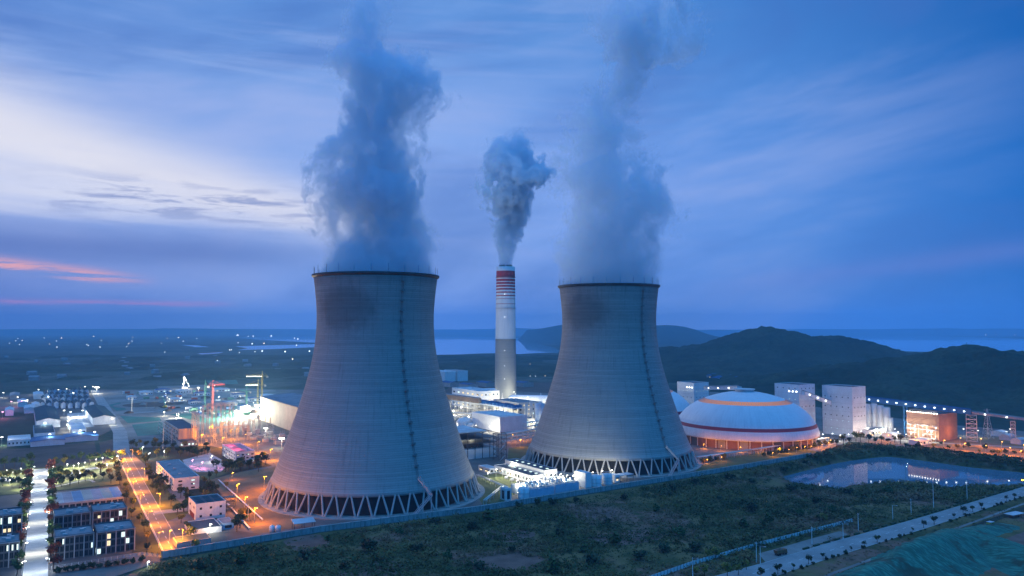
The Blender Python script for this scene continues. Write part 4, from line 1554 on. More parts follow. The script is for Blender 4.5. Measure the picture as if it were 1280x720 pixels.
_b, _c, _w = car_mesh_parts()
WHEEL = _w.mesh('wheel', [M['rubber']])
CABIN = _c.mesh('cabin', [M['glass']])
CARS = [_b.mesh('body', [mottled('car_paint_%d' % i, c, 0.1, 1.0, 0.3)]) for i, c in enumerate(((0.7, 0.7, 0.7), (0.45, 0.46, 0.48), (0.05, 0.05, 0.06), (0.35, 0.04, 0.04)))]


def car(p, rz, ci, label, group):
    r = empty('parked_car', (p.x, p.y, p.z), rz)
    tag(r, label, 'car', group)
    link(bpy.data.objects.new('body', CARS[ci]), r)
    link(bpy.data.objects.new('cabin', CABIN), r)
    for x in (-1.35, 1.35):
        for y in (-.8, .8):
            o = link(bpy.data.objects.new('wheel', WHEEL), r); o.location = (x, y, .33)


cols = ('white', 'white', 'grey', 'white', 'black', 'white', 'red')
cid = (0, 0, 1, 0, 2, 0, 3)
sheet('car_park', px_poly([(-30, 644), (31, 636), (28, 630), (-30, 637)]), 0.02, M['asphalt'])
for i in range(7):
    q = g(1.5 + i * 4.2, 640.2 - i * 0.55); q.z = 0.02
    car(q, ANG + PI / 2 + 0.05, cid[i], '%s car parked behind the left blocks, %s from the picture edge' % (cols[i], nth(i)), 'cars in the row behind the left blocks')

# buildings near the left tower
building('office_building', 'white three storey building with a flat grey roof beside the orange road', (217, 614), (250, 611.5), (200, 590), 599.5, wall='white_wall', roof='roof_grey', floors=3, n1=2, n2=9, lit=0.25, parapet=0.8, units=4, fr='dark', wf=0.30, hf=0.42)
r_, w1, w2, h = building('control_house', 'white two storey house with a dark slate roof and red doorway', (244.5, 651), (279, 643.5), (235, 641), 631, wall='white_wall', roof='roof_dark', floors=2, n1=3, n2=2, lit=0.12, parapet=0.5, units=0, fr='dark', wf=0.24, hf=0.3)
for i in range(3):
    for j in range(2):
        mb = MB(); mb.box(w1 * (.12 + .3 * i), w1 * (.12 + .3 * i) + w1 * .2, w2 * (.1 + .45 * j), w2 * (.1 + .45 * j) + w2 * .34, h + .125, h + .3)
        mb.build('roof_panel', M['roof_teal'], r_)
mb = MB(); mb.box(-0.12, -0.003, w2 * .2, w2 * .75, 0, 3.4)
mb.build('door', mottled('dark_red_door', (0.16, 0.02, 0.03), 0.2, 0.5), r_)
building('annex', 'low white annex with a dark roof in front of the slate roofed house', (239.5, 670), (276, 663.5), (233, 659), 663.5, wall='white_wall', roof='roof_dark', floors=0, parapet=0.4)
building('pump_hut', 'small blue grey hut beside the low white annex', (278, 662.5), (291, 659), (274.5, 655.5), 655, wall='pale_blue', roof='roof_grey', floors=1, n1=1, n2=1, lit=0, parapet=0.3, fr='dark')
building('substation_box', 'flat dark roofed shed by the end of the orange road', (221, 686), (262, 678), (222, 678), h=3.0, wall='grey_wall', roof='roof_dark', floors=0, parapet=0.3)

O = g(281, 641)
root = empty('steel_frame', O, ANG)
tag(root, 'open dark steel frame with three decks beside the slate roofed house', 'steel frame')
mb = MB(); frame_tower(mb, 0, 7, 0, 6, [0, 3.2, 6.4, 9.6], 0.35)
mb.build('frame', M['steel'], root)
for z in (3.2, 6.4, 9.6):
    mb = MB(); mb.box(0.2, 6.8, 0.2, 5.8, z + 0.2, z + 0.32); mb.build('deck', M['dark_wall'], root)

r_, w1, w2, h = building('pink_roofed_office', 'white building with a pink lit roof beside the gravel lot', (294.4, 579.5), (316, 576), (271.5, 569.5), 566.5, wall='white_wall', roof='roof_grey', floors=3, n1=4, n2=8, lit=0.2, parapet=1.0, units=2, fr='dark', wf=0.5, hf=0.45)
mb = MB(); mb.box(0.6, w1 * .55, w2 * .08, w2 * .95, h + .13, h + .9); mb.build('roof_cover', M['roof_red'], r_)
light_in(r_, (w1 * .3, w2 * .3, h + 6), 'pink', 5000)
light_in(r_, (w1 * .3, w2 * .8, h + 6), 'pink', 4000)

r_, w1, w2, h = building('switch_house', 'tan building with a dark flat roof in front of the turquoise site nets', (223, 554), (243.5, 550), (210, 541), 537, wall='tan_wall', roof='roof_dark', floors=2, n1=0, n2=5, lit=0, parapet=0.6, fr='dark')
r2, a, b, c = building('entrance_hall', 'low podium with three lit windows below the tan building', (225, 558.5), (246, 555.5), (223, 555), h=4.5, wall='grey_wall', roof='roof_dark', floors=1, n1=5, lit=0.7, parapet=0.3, fr='dark', warm=0.2)
mb = MB()
for i in range(6):
    for zz in (4, 8, 12, 16): mb.bar((-1.5 - 0 * i, w2 * i / 5, zz), (-7, w2 * i / 5, zz), .25, .25)
    mb.bar((-7, w2 * i / 5, 0), (-7, w2 * i / 5, 16), .35)
    mb.bar((-1.5, w2 * i / 5, 0), (-1.5, w2 * i / 5, 16), .35)
for zz in (4, 8, 12, 16):
    mb.bar((-7, 0, zz), (-7, w2, zz), .25); mb.bar((-1.5, 0, zz), (-1.5, w2, zz), .25)
rt = empty('scaffold', g(223, 554), ANG); tag(rt, 'grey scaffold standing against the left side of the tan building', 'scaffold')
mb.build('scaffold_frame', M['steel_pale'], rt)


# switchyard gantries
def gantry(p, rz, w, h, bays, label, group):
    root = empty('lattice_gantry', p, rz)
    tag(root, label, 'gantry', group)
    for i in range(bays + 1):
        mb = MB()
        x = w * i / bays
        frame_tower(mb, x - .9, x + .9, -.9, .9, [0, h * .25, h * .5, h * .75, h], .28)
        mb.build('column', M['steel_pale'], root)
    mb = MB()
    for y in (-.8, .8):
        for z in (h - 1.6, h): mb.bar((0, y, z), (w, y, z), .24)
    n = int(w / 2.5)
    for i in range(n):
        a, b = w * i / n, w * (i + 1) / n
        for y in (-.8, .8): mb.bar((a, y, h - 1.6), (b, y, h), .16); mb.bar((a, y, h), (b, y, h - 1.6), .16)
    mb.build('truss', M['steel_pale'], root)
    for i in range(bays):
        ins = MB()
        x = w * (i + .5) / bays
        ins.tube((x, 0, h - 1.8), (x, 0, h - 4.2), .28, .28, 6)
        ins.build('insulator', M['leg'], root)


grp = 'lattice gantries of the orange lit switchyard'
gs = [((247, 557), 34, 3), ((253, 546), 36, 3), ((259, 539), 34, 3), ((268, 553), 17, 3), ((277, 546), 17, 3), ((286, 541), 16, 3)]
for i, (q, h, b) in enumerate(gs):
    gantry(g(*q), ANG + (PI / 2 if i < 1 else 0.0), 30 if i < 3 else 36, h, b,
           ['tall orange lit gantry end-on beside the tan building', 'tall orange lit gantry, middle one of the three tall frames', 'tall orange lit gantry farthest back of the three tall frames',
            'lower orange lit gantry nearest to the pink roofed building', 'lower orange lit gantry in the middle of the switchyard', 'lower orange lit gantry at the back of the switchyard'][i], grp)
rnd = random.Random(5)
for i in range(14):
    q = g(258 + i % 7 * 6 + rnd.uniform(-1, 1), 556 - (i // 7) * 9 - (i % 7) * 0.6)
    root = empty('transformer_stand', q, ANG)
    tag(root, 'small insulator stand in the orange lit switchyard yard', 'insulator stand', 'insulator stands in the switchyard')
    mb = MB(); mb.bar((0, 0, 0), (0, 0, 3.2), .5); mb.box(-1, 1, -.4, .4, 3.2, 3.6); mb.build('stand', M['steel_pale'], root)
    for x in (-.7, .7):
        mb = MB(); mb.tube((x, 0, 3.6), (x, 0, 6.2), .26, .2, 6); mb.build('insulator', M['leg'], root)

# gravel lot kerb: a white pipe run
for (a, b, lab) in (((273, 601), (328, 651), 'long white pipe run lying along the orange lit gravel lot'), ((282, 628), (312, 662), 'short white pipe run beside the dark steel frame')):
    A, B = g(*a), g(*b)
    root = empty('pipe_run', A)
    tag(root, lab, 'pipe')
    mb = MB(); mb.bar((0, 0, .9), (B - A) + Vector((0, 0, .9)), .9, .5); mb.build('pipe', M['white_steel'], root)
    for q in subdiv(A, B, 6):
        s = MB(); s.box(q.x - A.x - .3, q.x - A.x + .3, q.y - A.y - .3, q.y - A.y + .3, 0, .7); s.build('support', M['concrete'], root)

# canopy shelter, white tanks and kerb at the wall
O = g(368, 664)
root = empty('canopy', O, ANG - .1)
tag(root, 'small open shed with a white sloping roof beside the left tower', 'canopy')
mb = MB(); mb.hexa([(-.6, -.6, 4.3), (13, -.6, 4.3), (13, 7.6, 5.4), (-.6, 7.6, 5.4)], [(-.6, -.6, 4.55), (13, -.6, 4.55), (13, 7.6, 5.65), (-.6, 7.6, 5.65)]); mb.build('roof', M['roof_white'], root)
for x in (0, 6, 12.4):
    for y in (0, 7):
        mb = MB(); mb.bar((x, y, 0), (x, y, 4.3 + y * .15), .3); mb.build('post', M['steel'], root)
for i, x in enumerate((340, 347.5)):
    O = g(x, 664.5)
    root = empty('water_tank', O); tag(root, ['left of two white tanks on the slab by the boundary wall', 'right of two white tanks on the slab by the boundary wall'][i], 'tank', 'white tanks by the boundary wall')
    mb = MB(); mb.lathe([(0.01, 0), (1.7, 0), (1.7, 3.2), (1.3, 3.6), (.01, 3.8)], 20); mb.build('vessel', M['white_steel'], root, True)
    mb = MB(); mb.tube((0, 0, 3.8), (0, 0, 4.3), .4, .4, 8); mb.build('hatch', M['galv'], root)

# boiler hall behind the left tower
near = (398, 552)
O, w1, w2, h = corner(near, (440, 546), (346, 523), h=31)
root = empty('boiler_hall', O, ANG)
tag(root, 'tall tan clad hall with a mono-pitch roof behind the left tower', 'hall')
mb = MB(); mb.hexa([(0, 0, 0), (w1, 0, 0), (w1, w2, 0), (0, w2, 0)], [(0, 0, 31), (w1, 0, 34), (w1, w2, 34), (0, w2, 31)]); mb.build('wall', M['tan_wall'], root)
mb = MB(); mb.hexa([(-.8, -.8, 31.01), (w1, -.8, 34.01), (w1, w2 + .8, 34.01), (-.8, w2 + .8, 31.01)], [(-.8, -.8, 31.7), (w1, -.8, 34.7), (w1, w2 + .8, 34.7), (-.8, w2 + .8, 31.7)]); mb.build('roof', M['roof_grey'], root)
for i in range(2):
    mb = MB(); mb.box(-.2, -.003, w2 * (.78 + .1 * i), w2 * (.78 + .1 * i) + 5, 0, 8); mb.build('door', mottled('rust_door', (.28, .12, .07), .3, .3), root)

# construction cranes
def tower_crane(p, h, jib, rz, mat, label, lit_jib=False, back=12):
    root = empty('tower_crane', p, rz)
    tag(root, label, 'tower crane', 'cranes over the construction ground')
    mb = MB(); frame_tower(mb, -1, 1, -1, 1, list(np.linspace(0, h, 9)), .34); mb.build('mast', M[mat], root)
    mb = MB()
    for y in (-.7, .7): mb.bar((-back, y, h), (jib, y, h), .34)
    mb.bar((-2, 0, h + 2.2), (jib, 0, h + 1.5), .34)
    n = int(jib / 3)
    for i in range(n):
        a = jib * i / n
        mb.bar((a, -.7, h), (a + jib / n / 2, 0, h + 1.8), .2); mb.bar((a + jib / n / 2, 0, h + 1.8), (a + jib / n, .7, h), .2)
    mb.build('jib', M['lamp_cool'] if lit_jib == 2 else M[mat], root)
    mb = MB(); mb.bar((0, 0, h), (0, 0, h + 8), .5); mb.bar((0, 0, h + 8), (jib * .7, 0, h + 1.6), .14); mb.bar((0, 0, h + 8), (-back, 0, h), .14); mb.build('tower_head', M[mat], root)
    mb = MB(); mb.box(-back - 1.5, -back + 1.5, -1, 1, h - 3, h); mb.build('counterweight', M['concrete'], root)
    mb = MB(); mb.box(.6, 2.4, -1.8, -.4, h - 2.4, h - .2); mb.build('cab', M['glass'], root)
    if lit_jib:
        for i in range(8):
            b = MB(); x = jib * (i + .5) / 8; b.box(x - .9, x + .9, -.45, .45, h - .9, h - .3); b.build('jib_lamp', M['lamp_cool'], root)
        light_in(root, (jib * .5, 0, h - 3), 'white', 9000)
    return root


tower_crane(g(322, 509), z_at(481, g(322, 509).y), 19, PI + .15, 'crane_yellow', 'yellow tower crane with the brightly lit jib above the floodlights', 1, 11)
tower_crane(g(327, 506.5), z_at(470, g(327, 506.5).y), 26, PI + .05, 'crane_yellow', 'taller yellow tower crane just behind the lit jib', 1, 9)
tower_crane(g(308, 508), z_at(489, g(308, 508).y), 16, 2.6, 'crane_green', 'short pale green crane left of the floodlights', False, 8)
tower_crane(g(256, 512), z_at(481, g(256, 512).y), 20, 1.9, 'crane_green', 'slim green tower crane above the turquoise nets', False, 8)
tower_crane(g(265.5, 513), z_at(482, g(265.5, 513).y), 20, .9, 'crane_red', 'slim red tower crane beside the green one', False, 8)

O = g(206, 510)
root = empty('mobile_crane', O, 2.6); tag(root, 'small mobile crane with a raised yellow boom by the foundation pit', 'mobile crane')
mb = MB(); mb.box(-5, 5, -1.6, 1.6, 1.1, 2.2); mb.build('chassis', M['crane_yellow'], root)
mb = MB(); mb.box(-3, 1, -1.5, 1.5, 2.2, 4.2); mb.build('cab', M['crane_yellow'], root)
mb = MB(); mb.bar((-1, 0, 3.4), (6, 0, 17), .8, .8); mb.build('boom', M['crane_green'], root)
for x in (-3.6, -1.4, 1.4, 3.6):
    for y in (-1.5, 1.5):
        mb = MB(); mb.tube((x, y - .25, .75), (x, y + .25, .75), .75, .75, 10); mb.build('wheel', M['rubber'], root)

O = g(231, 486)
root = empty('drill_rig', O, .4); tag(root, 'bright floodlit mast of a drilling rig far back on the site', 'drill rig')
mb = MB(); mb.box(-6, 6, -3, 3, 0, 4); mb.build('base', M['white_steel'], root)
mb = MB(); frame_tower(mb, -3, 0, -1.5, 1.5, [4, 9, 14, 19, 24], .5); mb.bar((0, 0, 22), (9, 0, 4), .9); mb.build('mast', M['white_steel'], root)
light_in(root, (-2, -9, 16), 'white', 30000); light_in(root, (6, -9, 8), 'white', 16000)
for x, z in ((-1.5, 24.6), (-1.5, 14), (7, 6)):
    b = MB(); b.box(x - .7, x + .7, -1.9, -1.5, z - .5, z + .5); b.build('floodlight', M['lamp_white'], root)

# floodlight masts of the site
def floodlight(p, h, key, power, label, group, n=4, s=1.0):
    root = empty('floodlight_mast', p, 0)
    tag(root, label, 'floodlight', group)
    mb = MB(); mb.tube((0, 0, 0), (0, 0, h), .3, .2, 6); mb.bar((-1.8 * s, 0, h), (1.8 * s, 0, h), .25); mb.build('mast', M['galv'], root)
    for i in range(n):
        b = MB(); x = (-1.5 + 3 * i / max(1, n - 1)) * s
        b.box(x - .45 * s, x + .45 * s, -.55, -.15, h - .4 * s, h + .45 * s); b.build('floodlight', M['lamp_' + key], root)
    light_in(root, (0, -1.6, h - .2), key, power, 1.0)
    return root


grp = 'floodlight masts on the construction ground'
for i, (q, h, pw, s, lab) in enumerate((((322, 514), 9, 1600000, 2.5, 'brightest floodlight mast under the yellow cranes'), ((341, 514.5), 9, 1200000, 2.3, 'bright floodlight mast beside the tan hall'),
                                        ((297, 523), 9, 1200000, 2.3, 'bright floodlight mast nearest the switchyard'), ((303, 518), 7, 160000, 1.2, 'small floodlight mast between the switchyard and the cranes'),
                                        ((248, 491), 10, 20000, 1.2, 'distant floodlight mast beside the drilling rig'), ((332, 545), 9, 14000, 1.2, 'floodlight mast on the pale ground left of the big tower'),
                                        ((352, 560), 10, 16000, 1.5, 'floodlight mast close to the side of the left tower'))):
    floodlight(g(*q), h, 'white', pw * .7, lab, grp, 6, s)

# pipework between switchyard and tower
rnd = random.Random(9)
for i in range(12):
    q = g(306 + i * 5.2, 538 + (i % 3) * 5 + i * 0.9)
    root = empty('transformer_bay', q, ANG)
    tag(root, 'pale transformer bay on the lit ground behind the pink roofed building', 'transformer bay', 'transformer bays on the lit ground')
    hh = rnd.uniform(4, 9)
    mb = MB(); mb.box(-3, 3, -2, 2, 0, hh * .5); mb.build('body', M['steel_pale'], root)
    for x in (-2, 0, 2):
        s = MB(); s.tube((x, 0, hh * .5), (x, 0, hh), .3, .2, 6); s.build('bushing', M['leg'], root)
    if i % 2 == 0:
        s = MB(); frame_tower(s, -4, 4, -2.6, 2.6, [0, hh * .7, hh * 1.5], .25); s.build('frame', M['galv'], root)

# ==================================================================  LEFT: INDUSTRIAL PARK
rnd = random.Random(21)
rows_ = [(493.5, 60, 6.6, 8), (498.5, 56, 7.2, 8), (504, 52, 8.0, 8), (510.5, 50, 8.8, 8)]
cnt = 0
for j, (y, x0, dx_, n) in enumerate(rows_):
    for i in range(n):
        x = x0 + i * dx_
        if x > 119 - (0 if j < 2 else -2): continue
        cnt += 1
        s = 1 + .1 * j
        building('factory_shed', 'small teal roofed shed, %s from left in the %s row of the industrial park' % (nth(i), ('farthest', 'second farthest', 'third farthest', 'nearest')[j]),
                 (x, y), (x + 4.2 * s, y - .6), (x - 3.0 * s, y - 2.6 * s), h=rnd.uniform(7, 9), wall='pale_blue' if i % 3 else 'white_sheet', roof='roof_teal', gable=2.2, cat='shed', group='small sheds of the industrial park', n1=0, n2=0, floors=0)
building('factory_hall', 'large teal roofed hall with a white gable on the left of the lit yard', (45, 535.5), (72.5, 531.5), (47, 517), h=9, wall='white_sheet', roof='roof_teal', gable=3, cat='hall', floors=0, minw=(26, 60))
building('factory_hall', 'large teal roofed hall with a white gable on the right of the lit yard', (116, 531.5), (141, 527), (112, 516), h=9, wall='white_sheet', roof='roof_teal', gable=3, cat='hall', floors=0, minw=(26, 50))
building('storage_hall', 'flat pale roofed storage hall in front of the left teal hall', (42.5, 549), (68, 545), (44, 538), h=6, wall='pale_blue', roof='roof_teal', cat='hall', floors=0, parapet=.3)
building('white_warehouse', 'brightly lit white warehouse in the middle of the industrial yard', (89.5, 545), (106.5, 542), (88, 536), h=7, wall='white_sheet', roof='roof_white', cat='warehouse', floors=1, n1=3, n2=2, lit=.8, parapet=.3)
building('long_shed', 'long low blue roofed shed along the brown field, left part', (38, 558.5), (80, 553), (36, 553), h=5, wall='pale_blue', roof='roof_blue', cat='shed', floors=0, gable=1.2)
building('long_shed', 'long low blue roofed shed along the brown field, right part', (81, 553), (121, 547.5), (79, 548.5), h=5, wall='pale_blue', roof='roof_blue', cat='shed', floors=0, gable=1.2)
building('gatehouse', 'low white building with small dark windows left of the long blue sheds', (9, 558), (38, 554.5), (8, 552), h=6, wall='white_wall', roof='roof_white', floors=1, n1=6, n2=0, lit=0, parapet=.3, fr='dark', wf=.4, hf=.35)
for i, (x, y, w, wall, lab) in enumerate(((6, 520, 11, 'white_sheet', 'pale shed at the left edge among pink lights'), (22, 509, 12, 'white_sheet', 'pale shed under the pink and white lights'), (40, 513, 9, 'pale_blue', 'blue shed right of the pink lights'),
                                          (42, 499, 12, 'white_sheet', 'lit white shed at the back corner of the industrial park'), (12, 500, 12, 'grey_wall', 'grey shed far back by the left edge'), (30, 517, 14, 'white_sheet', 'white shed facing the dark meadow'))):
    building('depot_shed', lab, (x, y), (x + w, y - 1.6), (x - 4, y - 4), h=7, wall=wall, roof='roof_white' if wall != 'grey_wall' else 'roof_grey', gable=1.8, floors=0, cat='shed', group='sheds of the depot at the left edge')

grp = 'yard lamps of the industrial park'
pk = [((3, 523), 'pink', 22000), ((22, 503), 'white', 26000), ((27, 508), 'pink', 26000), ((14, 509), 'pink', 16000), ((34, 507), 'white', 20000), ((48, 493), 'white', 22000), ((4, 497), 'white', 14000), ((60, 502), 'cool', 16000), ((71, 501), 'cool', 12000), ((73, 493), 'white', 20000), ((83, 492), 'white', 20000),
      ((91, 497), 'cool', 12000), ((80, 521), 'white', 14000), ((88, 523), 'cool', 20000), ((103, 521), 'cool', 26000), ((111, 517), 'cool', 20000), ((96, 530), 'cool', 16000), ((84, 540), 'white', 14000), ((100, 548), 'cool', 12000), ((56, 538), 'cool', 9000), ((140, 532), 'white', 9000), ((62, 553), 'cool', 9000), ((2, 557), 'white', 14000),
      ((106, 489), 'white', 9000), ((116, 489), 'white', 9000), ((50, 517), 'white', 12000), ((85, 535), 'white', 12000), ((118, 550), 'cool', 6000)]
for i, (q, key, pw) in enumerate(pk):
    lamp(g(*q), key, pw * 1.5, '%s yard lamp in the industrial park at the left, %s of its lights' % ({'pink': 'pink', 'white': 'warm white', 'cool': 'cool white'}[key], nth(i)), grp, 9, 0, 0, 'yard_lamp', True, 2.0)
floodlight(g(121, 492), 12, 'white', 40000, 'bright floodlight at the far end of the pale straight road', None, 3, 2.2)

# ==================================================================  LEFT ROAD LAMPS AND TREES
grp = 'lamps along the orange lit road'
for i in range(7):
    q = OR0.lerp(OR1, (i + .35) / 7.2)
    for s, nm in ((-1, 'field'), (1, 'building')):
        if s == 1 and i % 2: continue
        lamp(q + sideO * s * 6.3, 'orange', 30000, 'orange lamp on the %s side of the orange lit road, %s from the wall' % (nm, nth(i)), grp, 9, math.atan2(dirO.y, dirO.x) + (PI / 2 if s == 1 else -PI / 2), 2.0, 'street_lamp', True, .6)
for i, q in enumerate(((318, 655), (296, 622), (330, 612), (306, 640))):
    lamp(g(*q), 'orange', 22000, ['orange lamp at the corner of the gravel lot by the wall', 'orange lamp beside the dark steel frame', 'orange lamp in the middle of the gravel lot', 'orange lamp beside the short white pipe run'][i], 'lamps on the orange gravel lot', 10, 0, 1.5)
for i, q in enumerate(((322, 566), (338, 576), (305, 556), (288, 549), (262, 545), (252, 556), (278, 560))):
    lamp(g(*q), 'orange', 40000, 'orange lamp lighting the switchyard road, %s from the left tower' % nth(i), 'lamps of the switchyard', 11, 0, 1.5)
grp = 'lamps along the white lit road'
dirW = (WR1 - WR0).normalized(); sideW = Vector((dirW.y, -dirW.x, 0))
for i in range(9):
    q = WR0.lerp(WR1, (i + .3) / 9)
    for s, nm in ((-1, 'left'), (1, 'right')):
        lamp(q + sideW * s * 5.9, 'cool' if (i + s) % 2 else 'white', 3400, 'white lamp on the %s kerb of the white lit road, %s from the bottom edge' % (nm, nth(i)), grp, 6.5, math.atan2(dirW.y, dirW.x) + (PI / 2 if s == 1 else -PI / 2), 1.2)
grp = 'street trees along the white lit road'
for i in range(17):
    t = (i + .4) / 17
    q = WR0.lerp(WR1, t)
    for s, nm in ((-1, 'left'), (1, 'right')):
        kd = 'red' if (i * 2 + (s > 0)) % 5 in (1, 3) else 'green'
        tree(q + sideW * s * (8.2 + random.uniform(-.6, .6)), random.uniform(6.6, 8.6), kd, '%s tree on the %s side of the white lit road, %s from the bottom' % ({'red': 'red-light-coloured', 'green': 'round green'}[kd], nm, nth(i)), grp)
rnd = random.Random(3)
grp = 'garden lamps along the curved white path'
gl = [(8, 594), (16, 596), (26, 592), (34, 597), (66, 589), (74, 592), (84, 586), (92, 588), (98, 585), (106, 584), (120, 580), (128, 578), (140, 579), (146, 576), (12, 606), (28, 612), (70, 604), (86, 600), (100, 598), (114, 597), (124, 590), (60, 600), (36, 588), (134, 586)]
for i, q in enumerate(gl):
    lamp(g(*q), 'white', 7000, 'small garden lamp among the park trees, %s from the left' % nth(sorted(gl).index(q)), grp, 4.2, 0, 0, 'garden_lamp', True, 1.0)
grp = 'park trees beside the curved white path'
pts = []
for i in range(46):
    x = -4 + 160 * (i / 46) + rnd.uniform(-1.5, 1.5)
    y = (585 if i % 3 == 0 else (603 if i % 3 == 1 else 610)) - x * .06 + rnd.uniform(-2.5, 2.5)
    if 40 < x < 62: x += 22
    pts.append((x, y))
pts.sort()
for i, (x, y) in enumerate(pts):
    kd = ('green', 'yellow', 'dark')[i % 3]
    tree(g(x, y), rnd.uniform(4.8, 8.0), kd, '%s park tree near the curved white path, %s from the left' % ({'green': 'green', 'yellow': 'yellowish', 'dark': 'dark'}[kd], nth(i)), grp, 'park_tree')
grp = 'trees on the verge of the orange lit road'
for i in range(34):
    t = (i + .2) / 34
    q = OR0.lerp(OR1, t)
    s = -1 if i % 2 else 1
    if s == 1 and 8 < i < 14: continue
    kd = ('yellow', 'dark', 'green')[i % 3]
    tree(q + sideO * s * rnd.uniform(9, 14), rnd.uniform(4.0, 7.0), kd, '%s tree on the %s verge of the orange lit road, %s from the wall' % ({'green': 'green', 'yellow': 'yellowish', 'dark': 'dark'}[kd], 'left' if s < 0 else 'right', nth(i)), grp)
grp = 'trees around the white buildings by the left tower'
tp = [(222, 640), (230, 638), (214, 633), (256, 622), (262, 616), (255, 606), (262, 600), (270, 596), (282, 590), (290, 588), (300, 589), (312, 586), (322, 584), (196, 613), (190, 606), (186, 600), (206, 618), (226, 622), (233, 620), (264, 628), (270, 618), (283, 612), (300, 660), (306, 654), (296, 665), (244, 566), (236, 570), (212, 566), (196, 572), (184, 578), (226, 566), (258, 562), (176, 566), (166, 560)]
CL = [('among the white buildings', tp)]
rr = random.Random(61)
for nm_, (x0, y0, x1, y1, n_) in (('between the orange road and the white office', (186, 600, 214, 622, 9)), ('behind the slate roofed house', (225, 628, 240, 640, 6)), ('right of the white office', (252, 612, 274, 632, 9)), ('in front of the tan building', (196, 566, 262, 572, 16)),
                                  ('below the pink roofed building', (262, 583, 330, 590, 14)), ('in the row behind the road junction', (160, 556, 232, 563, 12)), ('at the corner of the gravel lot', (300, 640, 312, 655, 5)), ('right of the pink roofed building', (318, 572, 342, 583, 7))):
    CL.append((nm_, [(rr.uniform(x0, x1), rr.uniform(y0, y1)) for _ in range(n_)]))
for nm_, tl_ in CL:
    for i, q in enumerate(sorted(tl_)):
        kd = ('dark', 'green', 'yellow')[i % 3 if i % 4 else 0]
        tree(g(*q), rnd.uniform(4.2, 7.0), kd, '%s tree %s, %s from the left' % ({'green': 'green', 'yellow': 'yellowish', 'dark': 'dark'}[kd], nm_, nth(i)), grp)
for i, q in enumerate(((178, 566), (186, 574), (205, 571), (240, 583), (252, 586), (264, 578), (272, 586), (222, 597), (241, 610), (290, 600), (262, 668), (212, 676))):
    key = ('white', 'cool', 'white', 'pink', 'pink', 'white', 'pink', 'white', 'cool', 'orange', 'white', 'orange')[i]
    lamp(g(*q), key, 3800, '%s lamp post by the white buildings, %s from the left' % ({'white': 'white', 'cool': 'cool white', 'pink': 'pink', 'orange': 'orange'}[key], nth(i)), 'lamp posts by the white buildings', 6, 0, .8)
grp = 'round bushes on the strip in front of the campus fence'
for i in range(11):
    q = g(72 + i * 10.5, 716 - i * 1.35)
    shrub(q, rnd.uniform(1.6, 2.3), 'dark', 'round dark bush outside the campus fence, %s from the left' % nth(i), grp, 'round_bush', 'bush')
lamp(g(184, 712), 'cool', 1800, 'white lamp outside the wall at the end of the bush row', None, 4, 0, .6)
for i, (x, ya) in enumerate(((164.6, 515), (203.6, 561), (262, 575), (310, 650))):
    q = g(x, ya)
    root = empty('lightning_mast', q); tag(root, ['thin grey mast beside the foundation pit', 'tall thin mast by the trees below the tan building', 'short thin mast in front of the pink roofed building', 'thin mast on the gravel lot'][i], 'mast', 'thin masts on the left ground')
    mb = MB(); mb.tube((0, 0, 0), (0, 0, 22 if i < 2 else 10), .3, .15, 6); mb.build('pole', M['galv'], root)
    mb = MB(); mb.box(-.6, .6, -.6, .6, 0, .5); mb.build('base', M['concrete'], root)

# site clutter on the construction ground
rnd = random.Random(71)
PAINT = [mottled('container_paint_%d' % i, c, .2, .3, .6) for i, c in enumerate(((.10, .22, .42), (.55, .56, .58), (.42, .10, .07), (.10, .28, .20)))]
CONT = []
for i in range(4):
    mb = MB(); mb.box(-3, 3, -1.25, 1.25, .15, 2.7)
    for k in range(12): mb.box(-2.9 + k * .5, -2.7 + k * .5, -1.3, -1.251, .3, 2.6)
    CONT.append(mb.mesh('body', [PAINT[i]]))
mb = MB(); mb.box(3.001, 3.06, -1.1, 1.1, .3, 2.55); CDOOR = mb.mesh('door', [M['galv']])
nm = ('blue', 'grey', 'rust red', 'green')
for i in range(44):
    if i < 26: q = g(rnd.uniform(212, 330), rnd.uniform(494, 522))
    else: q = g(rnd.uniform(152, 260), rnd.uniform(489, 500))
    k = i % 4
    root = empty('site_container', q, rnd.choice((ANG, ANG + PI / 2, ANG + .3))); root.scale = (1.6, 1.5, 1.4)
    tag(root, '%s site container standing on the pale construction ground left of the tower' % nm[k], 'container', '%s containers on the construction ground' % nm[k])
    link(bpy.data.objects.new('body', CONT[k]), root); link(bpy.data.objects.new('door', CDOOR), root)
for i in range(18):
    q = g(rnd.uniform(160, 320), rnd.uniform(496, 520))
    mb = MB(); r = rnd.uniform(4, 10)
    pr = [(r, 0), (r * .8, r * .18), (r * .45, r * .4), (.01, r * .5)]
    mb.lathe(pr, 14)
    mb.v = [(x * rnd.uniform(.85, 1.15), y * rnd.uniform(.85, 1.15), z) for x, y, z in mb.v]
    o = mb.build('dirt_pile', M['dirt_pale'] if i % 2 else M['brown_field'], None, True, q)
    tag(o, '%s pile of dirt on the construction ground left of the tower' % ('pale' if i % 2 else 'dark'), 'dirt pile', '%s dirt piles on the construction ground' % ('pale' if i % 2 else 'dark'))
grp = 'small work lamps scattered over the construction ground'
for i in range(22):
    q = g(rnd.uniform(200, 340), rnd.uniform(490, 526))
    lamp(q, 'white' if i % 3 else 'cool', 9000, '%s work lamp on the construction ground, one of many small ones' % ('white' if i % 3 else 'cool white'), '%s work lamps on the construction ground' % ('white' if i % 3 else 'cool white'), 6, 0, 0, 'site_lamp', True, 1.0)

